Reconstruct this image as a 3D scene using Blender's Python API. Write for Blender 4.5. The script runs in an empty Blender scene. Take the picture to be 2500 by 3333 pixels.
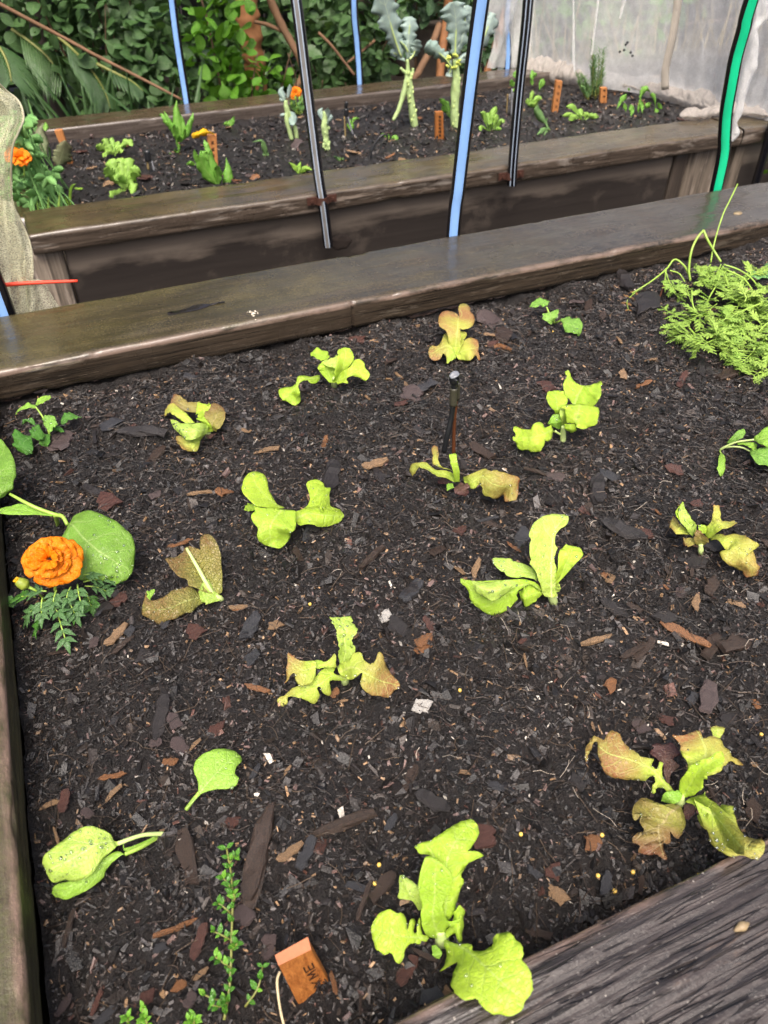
import bpy, math, random
import numpy as np

random.seed(7)
rng = np.random.default_rng(7)
SC = bpy.context.scene
COL = SC.collection
R = math.radians

# ------------------------------------------------------------------ camera
CAM_H, PITCH, YAW = 0.76, R(42.05), R(23.06)     # height over the near soil, tilt down, turn to the right
cam_d = bpy.data.cameras.new('camera'); cam = bpy.data.objects.new('camera', cam_d); COL.objects.link(cam)
cam.location = (0, 0, CAM_H); cam.rotation_euler = (math.pi / 2 - PITCH, 0, -YAW)
cam_d.sensor_fit = 'VERTICAL'; cam_d.sensor_height = 36.0; cam_d.lens = 36.0 * 2507.0 / 3333.0
cam_d.clip_start = 0.02; cam_d.clip_end = 400.0
cam_d.dof.use_dof = True; cam_d.dof.focus_distance = 1.05; cam_d.dof.aperture_fstop = 8.0
SC.camera = cam

# ------------------------------------------------------------------ light: bright overcast
SUN_EL, SUN_AZ = R(62), R(205)
world = bpy.data.worlds.new('World'); SC.world = world; world.use_nodes = True
wn = world.node_tree.nodes; wl = world.node_tree.links
for n in list(wn): wn.remove(n)
sky = wn.new('ShaderNodeTexSky'); sky.sky_type = 'NISHITA'; sky.sun_disc = False
sky.sun_elevation = SUN_EL; sky.sun_rotation = SUN_AZ
sky.air_density = 0.8; sky.dust_density = 8.0; sky.ozone_density = 0.3
wb = wn.new('ShaderNodeBackground'); wb.inputs['Strength'].default_value = 0.13
wo = wn.new('ShaderNodeOutputWorld')
wl.new(sky.outputs[0], wb.inputs[0]); wl.new(wb.outputs[0], wo.inputs[0])
sun_d = bpy.data.lights.new('sun', 'SUN'); sun_d.energy = 1.5; sun_d.angle = R(35); sun_d.color = (1.0, 0.97, 0.93)
sun = bpy.data.objects.new('sun', sun_d); COL.objects.link(sun)
sun.rotation_euler = (math.pi / 2 - SUN_EL, 0, math.pi - SUN_AZ)
SC.view_settings.view_transform = 'Standard'; SC.view_settings.look = 'None'
SC.view_settings.exposure = 1.0; SC.view_settings.gamma = 1.0
SC.view_settings.use_curve_mapping = False
SC.cycles.max_bounces = 8; SC.cycles.transparent_max_bounces = 24
SC.cycles.use_denoising = True
SC.cycles.caustics_reflective = False; SC.cycles.caustics_refractive = False

# ------------------------------------------------------------------ measuring: photograph point -> place in the garden
F, CX, CY = 2507.0, 1250.0, 1666.5
r_ = np.array([math.cos(YAW), -math.sin(YAW), 0]); h_ = np.array([math.sin(YAW), math.cos(YAW), 0]); u_ = np.array([0, 0, 1.0])
f_ = math.cos(PITCH) * h_ - math.sin(PITCH) * u_; d_ = -(math.sin(PITCH) * h_ + math.cos(PITCH) * u_)
C0 = np.array([0, 0, CAM_H])
FR = {'A1': (0, 1250, .5425), 'A2': (700, 1400, .48222), 'A3': (1300, 1400, .42194), 'A4': (1800, 1500, .42194),
      'A5': (1800, 2200, .42194), 'A6': (0, 2300, .5425), 'A7': (800, 2500, .60277),
      'B1': (0, 0, .5425), 'B2': (800, 0, .5425), 'B3': (1600, 0, .5425), 'B4': (0, 600, .5425), 'B5': (800, 600, .5425), 'B6': (1600, 600, .5425),
      'Q1': (1640, 1180, .24111), 'Q2': (2300, 1350, .12056), 'Q3': (0, 1650, .27125), 'Q4': (2000, 650, .30139), 'Q5': (1350, 1180, .14472),
      'Q6': (350, 2950, .36166), 'Q7': (0, 250, .36145), 'Q8': (2200, 0, .22607), 'Q9': (850, 3000, .18083),
      'F1': (0, 300, .27125), 'F2': (420, 280, .27125), 'F3': (850, 230, .30139), 'F4': (1150, 0, .30139), 'F5': (1500, 200, .24111),
      'F6': (1830, 100, .42017), 'F7': (700, 0, .52521), 'F8': (0, 0, .63025), 'S': (0, 0, 1.0)}
def src(fr, u, v):
    o = FR[fr]; return o[0] + u * o[2], o[1] + v * o[2]
def ray(fr, u, v):
    a, b = src(fr, u, v); return f_ + (a - CX) / F * r_ + (b - CY) / F * d_
def atz(fr, u, v, z):
    d = ray(fr, u, v); return C0 + d * ((z - CAM_H) / d[2])
def aty(fr, u, v, y):
    d = ray(fr, u, v); return C0 + d * (y / d[1])

# ------------------------------------------------------------------ numpy noise
def _h(ix, iy, iz, s):
    n = (ix * 374761393 + iy * 668265263 + iz * 2147483647 + s * 974634777) & 0xffffffff
    n = ((n ^ (n >> 13)) * 1274126177) & 0xffffffff
    return ((n ^ (n >> 16)) & 0xffff) / 32767.5 - 1.0
def noise(x, y=0, z=0, s=0):
    x, y, z = np.broadcast_arrays(np.asarray(x, float), np.asarray(y, float), np.asarray(z, float))
    ix, iy, iz = np.floor(x).astype(np.int64), np.floor(y).astype(np.int64), np.floor(z).astype(np.int64)
    fx, fy, fz = x - ix, y - iy, z - iz
    fx, fy, fz = [t * t * (3 - 2 * t) for t in (fx, fy, fz)]
    o = 0
    for a in (0, 1):
        for b in (0, 1):
            for c in (0, 1):
                w = (fx if a else 1 - fx) * (fy if b else 1 - fy) * (fz if c else 1 - fz)
                o = o + w * _h(ix + a, iy + b, iz + c, s)
    return o
def fbm(x, y=0, z=0, s=0, o=4):
    t = 0; a = .5; k = 1.0
    for i in range(o):
        t = t + a * noise(np.asarray(x) * k, np.asarray(y) * k, np.asarray(z) * k, s + i); a *= .5; k *= 2.03
    return t

# ------------------------------------------------------------------ object helpers
def tag(o, label=None, cat=None, group=None, kind=None):
    if label: o['label'] = label
    if cat: o['category'] = cat
    if group: o['group'] = group
    if kind: o['kind'] = kind
    return o
def empty(name, loc, label=None, cat=None, group=None):
    o = bpy.data.objects.new(name, None); o.empty_display_size = .02; COL.objects.link(o); o.location = [float(t) for t in loc]
    return tag(o, label, cat, group)
def link(name, me, mat=None, parent=None, smooth=True):
    if mat is not None:
        for m in (mat if isinstance(mat, (list, tuple)) else [mat]): me.materials.append(m)
    me.polygons.foreach_set('use_smooth', [bool(smooth)] * len(me.polygons))
    o = bpy.data.objects.new(name, me); COL.objects.link(o)
    if parent is not None:
        o.parent = parent
        p = parent; off = np.zeros(3)
        while p is not None:
            off += np.array(p.location); p = p.parent
        o.location = [float(-t) for t in off]      # meshes are given in garden coordinates
    return o
def mesh(name, V, Fc, uv=None, col=None, wear=None):
    me = bpy.data.meshes.new(name)
    V = np.asarray(V, np.float32); me.vertices.add(len(V)); me.vertices.foreach_set('co', V.ravel())
    if isinstance(Fc, np.ndarray):
        k = Fc.shape[1]; n = len(Fc); flat = Fc.ravel().astype(np.int32); st = np.arange(n, dtype=np.int32) * k
    else:
        flat = np.array([i for f in Fc for i in f], np.int32); ln = np.array([len(f) for f in Fc]); st = np.concatenate([[0], np.cumsum(ln)[:-1]]).astype(np.int32); n = len(Fc)
    me.loops.add(len(flat)); me.loops.foreach_set('vertex_index', flat)
    me.polygons.add(n); me.polygons.foreach_set('loop_start', st)
    me.update(calc_edges=True)
    if uv is not None:
        l = me.uv_layers.new(name='UVMap'); l.data.foreach_set('uv', np.asarray(uv, np.float32)[flat].ravel())
    if col is not None:
        a = me.attributes.new('Col', 'FLOAT_COLOR', 'POINT'); c = np.ones((len(V), 4), np.float32); c[:, :3] = col; a.data.foreach_set('color', c.ravel())
    if wear is not None:
        a = me.attributes.new('wear', 'FLOAT', 'POINT'); a.data.foreach_set('value', np.asarray(wear, np.float32))
    return me
def grid_faces(nv, nu, wrap=False):
    i = np.arange(nv - 1)[:, None]; j = np.arange(nu if wrap else nu - 1)[None, :]
    a = i * nu + j; b = i * nu + (j + 1) % nu
    return np.stack([a, b, b + nu, a + nu], -1).reshape(-1, 4)
class MB:
    """collects shapes into one mesh"""
    def __init__(s): s.V = []; s.F = []; s.n = 0
    def add(s, V, Fc):
        V = np.asarray(V, float); s.V.append(V); s.F += [tuple(int(i) + s.n for i in f) for f in Fc]; s.n += len(V)
    def box(s, x0, x1, y0, y1, z0, z1):
        s.add([(x0, y0, z0), (x1, y0, z0), (x1, y1, z0), (x0, y1, z0), (x0, y0, z1), (x1, y0, z1), (x1, y1, z1), (x0, y1, z1)],
              [(0, 3, 2, 1), (4, 5, 6, 7), (0, 1, 5, 4), (1, 2, 6, 5), (2, 3, 7, 6), (3, 0, 4, 7)])
    def build(s, name, mat, parent=None, smooth=True):
        return link(name, mesh(name, np.concatenate(s.V), s.F), mat, parent, smooth)
def catmull(P, n):
    """resample control rows P (k, ...) to n rows"""
    P = np.asarray(P, float); k = len(P)
    if k == 2:
        t = np.linspace(0, 1, n).reshape((-1,) + (1,) * (P.ndim - 1)); return P[0] * (1 - t) + P[1] * t
    E = np.concatenate([[2 * P[0] - P[1]], P, [2 * P[-1] - P[-2]]])
    t = np.linspace(0, k - 1 - 1e-9, n); i = t.astype(int); f = (t - i).reshape((-1,) + (1,) * (P.ndim - 1))
    a, b, c, d = E[i], E[i + 1], E[i + 2], E[i + 3]
    return .5 * (2 * b + (c - a) * f + (2 * a - 5 * b + 4 * c - d) * f ** 2 + (3 * b - a - 3 * c + d) * f ** 3)
def frames(P):
    T = np.gradient(P, axis=0); T /= np.linalg.norm(T, axis=1)[:, None] + 1e-12
    N = np.zeros_like(T); ref = np.array([0, 0, 1.0]) if abs(T[0][2]) < .9 else np.array([1.0, 0, 0])
    n = np.cross(T[0], ref); n /= np.linalg.norm(n); N[0] = n
    for i in range(1, len(P)):
        n = N[i - 1] - T[i] * (N[i - 1] @ T[i]); N[i] = n / (np.linalg.norm(n) + 1e-12)
    return T, N, np.cross(T, N)
def tube_geo(path, rad, n=24, seg=8, bump=0.0, seed=0, cap=True):
    P = catmull(path, n); T, N, B = frames(P)
    rad = np.atleast_1d(np.asarray(rad, float)); rr = np.interp(np.linspace(0, 1, n), np.linspace(0, 1, len(rad)), rad) if len(rad) > 1 else np.full(n, rad[0])
    a = np.arange(seg) * 2 * math.pi / seg
    k = rr[:, None]
    if bump: k = k * (1 + bump * fbm(np.arange(n)[:, None] * .35, np.cos(a)[None] * 1.5 + 7, np.sin(a)[None] * 1.5, seed))
    V = P[:, None] + k[..., None] * (np.cos(a)[None, :, None] * N[:, None] + np.sin(a)[None, :, None] * B[:, None])
    Fc = [tuple(f) for f in grid_faces(n, seg, True)]
    if cap: Fc += [tuple(range(seg))[::-1], tuple((n - 1) * seg + i for i in range(seg))]
    return V.reshape(-1, 3), Fc
def tube(name, path, rad, mat, parent=None, n=24, seg=8, bump=0.0, seed=0):
    V, Fc = tube_geo(path, rad, n, seg, bump, seed)
    return link(name, mesh(name, V, Fc), mat, parent)

# ------------------------------------------------------------------ material helpers
class NT:
    def __init__(s, name):
        s.m = bpy.data.materials.new(name); s.m.use_nodes = True; s.t = s.m.node_tree; s.N = s.t.nodes; s.L = s.t.links
        for n in list(s.N): s.N.remove(n)
        s.out = s.N.new('ShaderNodeOutputMaterial')
    def n(s, typ, **kw):
        o = s.N.new('ShaderNode' + typ)
        for k, v in kw.items():
            if hasattr(o, k) and k not in o.inputs: setattr(o, k, v)
            else: s.set(o.inputs[k], v)
        return o
    def set(s, sock, v):
        if isinstance(v, bpy.types.NodeSocket): s.L.new(v, sock)
        else:
            if sock.type == 'RGBA' and not isinstance(v, (int, float)): v = tuple(v) + ((1.0,) if len(v) == 3 else ())
            sock.default_value = v
    def math(s, op, a, b=0.0, c=0.0, clamp=False):
        o = s.N.new('ShaderNodeMath'); o.operation = op; o.use_clamp = clamp
        for i, v in enumerate((a, b, c)): s.set(o.inputs[i], v)
        return o.outputs[0]
    def mix(s, f, a, b, blend='MIX'):
        o = s.N.new('ShaderNodeMix'); o.data_type = 'RGBA'; o.blend_type = blend
        s.set(o.inputs[0], f); s.set(o.inputs[6], a); s.set(o.inputs[7], b); return o.outputs[2]
    def ramp(s, f, stops, interp='LINEAR'):
        o = s.N.new('ShaderNodeValToRGB'); s.set(o.inputs[0], f); e = o.color_ramp.elements; o.color_ramp.interpolation = interp
        while len(e) < len(stops): e.new(.5)
        for i, (p, c) in enumerate(stops):
            e[i].position = p; e[i].color = tuple(c) + (1,) if isinstance(c, (tuple, list)) else (c, c, c, 1)
        return o.outputs[0]
    def coords(s, scale=(1, 1, 1), kind='Object', loc=(0, 0, 0)):
        tc = s.N.new('ShaderNodeTexCoord'); mp = s.N.new('ShaderNodeMapping'); s.L.new(tc.outputs[kind], mp.inputs[0])
        mp.inputs['Scale'].default_value = scale; mp.inputs['Location'].default_value = loc; return mp.outputs[0]
    def noise(s, vec, scale=5.0, detail=4.0, rough=.55, dist=0.0):
        o = s.N.new('ShaderNodeTexNoise'); s.L.new(vec, o.inputs['Vector'])
        o.inputs['Scale'].default_value = scale; o.inputs['Detail'].default_value = detail; o.inputs['Roughness'].default_value = rough; o.inputs['Distortion'].default_value = dist
        return o.outputs[0]
    def bump(s, h, strength=.3, dist=.002, normal=None):
        o = s.N.new('ShaderNodeBump'); s.set(o.inputs['Height'], h); o.inputs['Strength'].default_value = strength; o.inputs['Distance'].default_value = dist
        if normal is not None: s.L.new(normal, o.inputs['Normal'])
        return o.outputs[0]
    def bsdf(s, col, rough=.5, normal=None, spec=.5, **kw):
        o = s.N.new('ShaderNodeBsdfPrincipled'); s.set(o.inputs['Base Color'], col); s.set(o.inputs['Roughness'], rough); s.set(o.inputs['Specular IOR Level'], spec)
        if normal is not None: s.L.new(normal, o.inputs['Normal'])
        for k, v in kw.items(): s.set(o.inputs[k.replace('_', ' ')], v)
        return o.outputs[0]
    def done(s, sh): s.L.new(sh, s.out.inputs[0]); return s.m
def plain(name, col, rough=.5, spec=.5, var=.25, scale=60.0, **kw):
    """one colour with a little natural unevenness"""
    t = NT(name); n = t.noise(t.coords(), scale, 3)
    c = t.mix(n, [x * (1 - var) for x in col], [min(1, x * (1 + var)) for x in col])
    return t.done(t.bsdf(c, rough, t.bump(n, .15, .001), spec, **kw))

# ================================================================== MATERIALS
def wood(name, dark, light, moss=None, moss_amt=.5, grey=None, grain=(2.2, 60, 60), rough=(.22, .5), wearcol=(.26, .17, .13), bump=.5, speck=0.0, along=0, side=None, sheen_fade=False, cracks=0.0, wet=0.0):
    """weathered wet timber; grain runs along the board"""
    t = NT(name)
    sc = grain if along == 0 else ((grain[1], grain[0], grain[2]) if along == 1 else (grain[1], grain[2], grain[0]))
    v = t.coords(sc); iso = t.coords()
    g = t.noise(v, 1.0, 6, .62, .6); g2 = t.noise(v, 3.1, 4, .6)
    c = t.mix(t.ramp(g, [(.32, 0.), (.68, 1.)]), dark, light)
    c = t.mix(t.math('MULTIPLY', t.ramp(g2, [(.45, 0.), (.75, 1.)]), .5), c, [x * .45 for x in dark])
    if moss:
        st = t.coords((1.3, 6, 6) if along == 0 else (6, 1.3, 6))
        mn = t.noise(st, 2.2, 7, .62, .3)
        mk = t.ramp(mn, [(.40, 0.), (.60, 1.)])
        c = t.mix(t.math('MULTIPLY', mk, moss_amt), c, moss)
        dk = t.ramp(t.noise(iso, 9.0, 5, .6), [(.44, 0.), (.66, 1.)])
        c = t.mix(t.math('MULTIPLY', dk, .62), c, [x * .35 for x in dark])
        fine = t.ramp(t.noise(iso, 230.0, 3, .7), [(.35, 0.), (.68, 1.)])
        c = t.mix(t.math('MULTIPLY', fine, .32), c, [min(1, x * 1.9) for x in moss])
    gz = t.n('SeparateXYZ', Vector=t.n('NewGeometry').outputs['True Normal']).outputs['Z']
    vert = t.math('SUBTRACT', 1.0, t.math('SMOOTH_MIN', t.math('ABSOLUTE', gz), 1.0, .05), clamp=True)
    if sheen_fade:                                       # moss gives way to grey at the right end, painting in sky sheen
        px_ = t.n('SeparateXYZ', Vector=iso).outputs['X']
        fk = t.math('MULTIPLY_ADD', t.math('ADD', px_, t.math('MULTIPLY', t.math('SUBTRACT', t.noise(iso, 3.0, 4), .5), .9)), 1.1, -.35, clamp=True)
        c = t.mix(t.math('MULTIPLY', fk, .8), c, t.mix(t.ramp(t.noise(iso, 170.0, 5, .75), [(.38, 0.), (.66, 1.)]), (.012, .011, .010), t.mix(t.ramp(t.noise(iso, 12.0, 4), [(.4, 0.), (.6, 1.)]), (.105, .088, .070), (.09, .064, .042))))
    if side:
        sg = t.noise(t.coords((5, 150, 210) if along == 0 else (150, 5, 210)), 1.0, 5, .7, .3); fib = t.noise(t.coords((26, 500, 700) if along == 0 else (500, 26, 700)), 1.0, 3, .7)
        sc_ = t.mix(t.ramp(sg, [(.34, 0.), (.66, 1.)]), side[0], side[1])
        sc_ = t.mix(t.math('MULTIPLY', t.ramp(fib, [(.63, 0.), (.74, 1.)]), .55), sc_, side[2])
        sc_ = t.mix(t.math('MULTIPLY', t.ramp(t.noise(t.coords((3, 20, 20)), 2.0, 5, .65), [(.58, 0.), (.64, 1.)]), side[3]), sc_, side[2])
        c = t.mix(t.ramp(vert, [(.35, 0.), (.7, 1.)]), c, sc_)
    if grey:
        gk = t.ramp(t.noise(t.coords((2.2, 9, 16) if along == 0 else (9, 2.2, 16) if along == 1 else (16, 16, 2.2)), 2.6, 6, .7, .5), [(.56, 0.), (.66, 1.)])
        c = t.mix(t.math('MULTIPLY', t.math('MULTIPLY', gk, .8), t.ramp(vert, [(.3, 0.), (.6, 1.)]) if side else 1.0), c, grey)
    if speck:
        vo = t.n('TexVoronoi', Vector=iso, Scale=150.0).outputs[0]
        sk = t.math('MULTIPLY', t.math('LESS_THAN', vo, .17), t.ramp(t.noise(iso, 40.0, 3), [(.5, 0.), (.62, 1.)]))
        c = t.mix(t.math('MULTIPLY', sk, speck), c, (.42, .38, .33))
    w = t.n('Attribute', attribute_name='wear').outputs['Fac']
    wk = t.math('MULTIPLY', w, t.ramp(t.noise(t.coords((9, 26, 26) if along == 0 else (26, 9, 26)), 1.7, 5, .65), [(.38, 0.), (.58, 1.)]), clamp=True)
    c = t.mix(wk, c, wearcol)
    rn = t.noise(iso, 14.0, 5, .6)
    ro = t.math('MULTIPLY_ADD', rn, rough[1] - rough[0], rough[0])
    ck = None
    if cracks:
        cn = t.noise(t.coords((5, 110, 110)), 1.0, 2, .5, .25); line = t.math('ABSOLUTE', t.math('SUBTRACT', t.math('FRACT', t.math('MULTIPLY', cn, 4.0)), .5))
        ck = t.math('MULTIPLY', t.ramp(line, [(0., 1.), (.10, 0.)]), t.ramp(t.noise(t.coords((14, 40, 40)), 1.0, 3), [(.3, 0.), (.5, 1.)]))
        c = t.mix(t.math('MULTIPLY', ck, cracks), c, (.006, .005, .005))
    hb = t.math('ADD', t.math('MULTIPLY', g, .8), t.math('MULTIPLY', t.noise(iso, 260.0, 3, .7), .35))
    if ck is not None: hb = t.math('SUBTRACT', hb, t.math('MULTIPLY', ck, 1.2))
    return t.done(t.bsdf(c, ro, t.bump(hb, bump, .003), .5, Coat_Weight=wet, Coat_Roughness=.14))
M = {}
M['board_top'] = wood('mossy_wet_timber', (.014, .011, .008), (.058, .043, .026), (.085, .070, .027), .62, None, rough=(.12, .38), bump=.5, wearcol=(.19, .135, .105), side=((.010, .008, .006), (.060, .044, .030), (.30, .25, .19), .22), sheen_fade=True, wet=.3)
M['board_far'] = wood('mossy_far_timber', (.022, .014, .009), (.085, .056, .03), (.092, .072, .030), .65, (.25, .22, .19), rough=(.16, .42), bump=.4, wearcol=(.11, .085, .065), side=((.016, .012, .009), (.095, .072, .055), (.34, .28, .23), .45), wet=.5)
M['board_back'] = wood('brown_wet_timber', (.03, .019, .012), (.085, .058, .04), (.075, .055, .03), .4, None, rough=(.12, .4), bump=.35, wearcol=(.10, .08, .065), side=((.03, .022, .018), (.11, .088, .074), (.26, .22, .19), .3), wet=.6)
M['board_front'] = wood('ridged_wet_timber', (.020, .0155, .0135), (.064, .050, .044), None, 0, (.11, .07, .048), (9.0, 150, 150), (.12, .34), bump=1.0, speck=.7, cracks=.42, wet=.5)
M['board_side'] = wood('weathered_side_timber', (.03, .021, .012), (.15, .115, .08), (.05, .06, .012), .25, None, (3, 60, 60), (.35, .6), bump=.8, along=1, side=((.014, .012, .006), (.070, .060, .026), (.19, .16, .09), .15))
M['post'] = wood('weathered_post', (.05, .038, .028), (.30, .245, .19), None, 0, (.36, .30, .25), (2.2, 50, 50), (.6, .85), bump=.9, along=2)
M['post_dark'] = wood('dark_wet_post', (.02, .015, .012), (.075, .058, .045), None, 0, None, (2.2, 50, 50), (.4, .7), bump=.9, along=2)
def wetwall():
    t = NT('wet_wall_plank'); g = t.noise(t.coords((2, 45, 45)), 1.0, 6, .6, .4); iso = t.coords()
    dry = t.mix(g, (.10, .080, .062), (.19, .155, .125)); wet = t.mix(g, (.020, .017, .016), (.044, .037, .033))
    z = t.n('SeparateXYZ', Vector=iso).outputs['Z']
    line = t.math('ADD', z, t.math('MULTIPLY', t.math('SUBTRACT', t.noise(t.coords((1.6, 1, 5)), 2.3, 6, .6, .2), .5), .17))
    k = t.ramp(t.math('ADD', t.math('MULTIPLY_ADD', line, 7.0, 2.0), t.math('MULTIPLY', g, .25)), [(.46, 0.), (.74, 1.)])
    pk = t.ramp(t.noise(iso, 7.0, 5, .65), [(.57, 0.), (.66, 1.)])
    c = t.mix(k, wet, dry); c = t.mix(t.math('MULTIPLY', pk, .22), c, (.17, .14, .115))
    return t.done(t.bsdf(c, t.math('MULTIPLY_ADD', k, .4, .28), t.bump(g, .5, .003), .5))
M['wall'] = wetwall()
def soilmat():
    t = NT('wet_potting_soil'); c = t.coords(); n = t.noise(c, 90.0, 6, .7); n2 = t.noise(c, 420.0, 3, .7); b = t.noise(c, 9.0, 3)
    col = t.mix(t.ramp(n, [(.3, 0.), (.7, 1.)]), (.004, .0035, .0033), (.022, .018, .0165))
    col = t.mix(t.math('MULTIPLY', t.ramp(b, [(.4, 0.), (.65, 1.)]), .4), col, (.018, .0145, .013))
    return t.done(t.bsdf(col, t.math('MULTIPLY_ADD', n2, .3, .22), t.bump(t.math('ADD', n, t.math('MULTIPLY', n2, .6)), 1.0, .006), .5))
M['soil'] = soilmat()
def chipmat():
    t = NT('mulch'); a = t.n('Attribute', attribute_name='Col').outputs['Color']; iso = t.coords()
    g = t.noise(iso, 500.0, 3, .65); p = t.noise(iso, 130.0, 3, .6)
    c = t.mix(t.ramp(g, [(.3, 0.), (.7, 1.)]), t.mix(1.0, a, (.5, .48, .46), 'MULTIPLY'), t.mix(1.0, a, (1.25, 1.2, 1.15), 'MULTIPLY'))
    return t.done(t.bsdf(c, t.math('MULTIPLY_ADD', p, .5, .14), t.bump(g, .9, .0012), .6))
M['mulch'] = chipmat()
def chunk(name, a, b, rough=(.25, .6), fib=True):
    t = NT(name); g = t.noise(t.coords((12, 160, 160) if fib else (90, 90, 90)), 1.5, 5, .65); iso = t.coords(); d = t.noise(iso, 55.0, 4, .6)
    c = t.mix(t.ramp(g, [(.3, 0.), (.7, 1.)]), a, b); c = t.mix(t.math('MULTIPLY', t.ramp(d, [(.46, 0.), (.62, 1.)]), .85), c, (.012, .010, .009))
    return t.done(t.bsdf(c, t.math('MULTIPLY_ADD', d, rough[1] - rough[0], rough[0]), t.bump(g, .8, .0015), .5))
CH = [chunk('chip_black', (.010, .008, .008), (.034, .028, .027)), chunk('chip_dark_brown', (.02, .012, .008), (.075, .045, .03)),
      chunk('chip_tan', (.16, .085, .04), (.40, .26, .14)), chunk('chip_red', (.045, .018, .012), (.14, .055, .04)),
      chunk('chip_slate', (.022, .022, .025), (.062, .063, .070), fib=False), chunk('chip_orange', (.15, .06, .02), (.33, .15, .06)),
      chunk('chip_white', (.45, .42, .38), (.75, .72, .66), fib=False), chunk('chip_pink', (.045, .032, .030), (.13, .09, .085), fib=False)]
def leafmat(name, base, vein, red=None, red_amt=.6, rough=(.28, .5), trans=.35, tcol=None, veins=7.0, bump=.55, edge=0.0, spots=.0, speckle=.12):
    """thin plant tissue: midrib and side veins follow the leaf, light passes through"""
    t = NT(name); uvn = t.N.new('ShaderNodeUVMap'); uvn.uv_map = 'UVMap'
    sep = t.n('SeparateXYZ', Vector=uvn.outputs[0]); u, v = sep.outputs[0], sep.outputs[1]
    iso = t.coords(); n = t.noise(iso, 45.0, 4, .6); nb = t.noise(iso, 160.0, 3, .6); big = t.noise(iso, 16.0, 4, .6)
    s = t.math('ABSOLUTE', t.math('MULTIPLY_ADD', u, 2.0, -1.0))
    wv = t.math('MULTIPLY_ADD', v, -.055, .07)
    rib = t.math('SUBTRACT', 1.0, t.math('DIVIDE', s, wv), clamp=True)
    ph = t.math('MULTIPLY_ADD', t.math('SUBTRACT', v, t.math('MULTIPLY', s, .22)), veins, t.math('MULTIPLY', n, .5))
    side = t.math('ABSOLUTE', t.math('MULTIPLY_ADD', t.math('FRACT', ph), 2.0, -1.0))
    sv = t.math('MULTIPLY', t.ramp(side, [(.86, 0.), (1.0, 1.)]), t.math('SUBTRACT', 1.0, s, clamp=True))
    net = t.ramp(t.n('TexVoronoi', feature='DISTANCE_TO_EDGE', Vector=iso, Scale=240.0).outputs[0], [(0., 1.), (.12, 0.)])
    c = t.mix(t.ramp(n, [(.3, 0.), (.7, 1.)]), [x * .86 for x in base], [min(1, x * 1.12) for x in base])
    c = t.mix(t.math('MULTIPLY', t.ramp(t.noise(iso, 28.0, 3, .5), [(.4, 0.), (.65, 1.)]), .30), c, [min(1, base[0] * 1.25), min(1, base[1] * 1.12), base[2] * 1.3])
    if red:
        k = t.math('ADD', t.math('MULTIPLY', big, 1.5), t.math('ADD', t.math('MULTIPLY', v, .75), t.math('MULTIPLY', s, .2)))
        k = t.math('MULTIPLY', t.ramp(t.math('MULTIPLY', k, .5), [(.44, 0.), (.80, 1.)]), red_amt)
        k = t.math('MULTIPLY', k, t.math('MULTIPLY_ADD', rib, -.6, 1.0))
        c = t.mix(k, c, t.mix(t.ramp(s, [(.6, 0.), (1., 1.)]), t.mix(n, [min(1, x * 1.15) for x in red], [x * .8 for x in red]), [red[0] * .75, red[1] * .45, red[2] * .55]))
    rnd_ = t.n('ObjectInfo').outputs['Random']; c = t.mix(rnd_, t.mix(1.0, c, (.90, .95, .90), 'MULTIPLY'), t.mix(1.0, c, (1.10, 1.04, 1.05), 'MULTIPLY'))
    if edge: c = t.mix(t.math('MULTIPLY', t.ramp(s, [(.72, 0.), (1., 1.)]), edge), c, vein)
    c = t.mix(t.math('MULTIPLY', t.math('MAXIMUM', rib, t.math('MULTIPLY', sv, .75)), .85), c, vein)
    c = t.mix(t.math('MULTIPLY', net, .26), c, vein)
    if speckle:
        vo = t.n('TexVoronoi', Vector=iso, Scale=260.0); dots = t.math('LESS_THAN', vo.outputs[0], .12)
        dots = t.math('MULTIPLY', dots, t.ramp(t.noise(iso, 33.0, 2), [(.66, 0.), (.69, 1.)]))
        c = t.mix(t.math('MULTIPLY', dots, .7), c, (.02, .015, .01))
    hh = t.math('SUBTRACT', t.math('MULTIPLY', nb, .5), t.math('ADD', t.math('MULTIPLY', sv, .6), t.math('MULTIPLY', net, .3)))
    nm = t.bump(t.math('ADD', hh, t.math('MULTIPLY', t.noise(iso, 85.0, 3, .55), 1.1)), bump, .0028)
    p = t.bsdf(c, t.math('MULTIPLY_ADD', n, rough[1] - rough[0], rough[0]), nm, .45)
    tr = t.n('BsdfTranslucent', Color=t.mix(1.0, c, tcol or (1.15, 1.1, .55), 'MULTIPLY')).outputs[0]
    mx = t.n('MixShader'); mx.inputs[0].default_value = trans; t.L.new(p, mx.inputs[1]); t.L.new(tr, mx.inputs[2])
    return t.done(mx.outputs[0])
LIME = (.44, .65, .055)
M['lime'] = leafmat('lime_lettuce', LIME, (.55, .72, .18))
M['lime_far'] = leafmat('garden_lettuce', (.27, .49, .075), (.5, .68, .25), trans=.28, speckle=0)
M['lime_pale'] = leafmat('pale_lettuce', (.44, .62, .10), (.66, .78, .32), trans=.3)
M['bronze'] = leafmat('bronze_lettuce', (.46, .60, .08), (.60, .66, .2), (.37, .165, .075), .95, trans=.3, tcol=(1.15, 1.0, .5))
M['bronze_dark'] = leafmat('dark_bronze_lettuce', (.32, .31, .06), (.45, .36, .18), (.21, .085, .05), 1.0, trans=.25, tcol=(1.2, .9, .5))
M['bronze_green'] = leafmat('tinged_lettuce', (.45, .64, .07), (.62, .72, .22), (.40, .23, .085), .7, trans=.32)
M['purple'] = leafmat('purple_lettuce', (.10, .055, .04), (.22, .12, .1), (.075, .028, .03), .9, trans=.2, tcol=(1.2, .8, .6))
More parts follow.
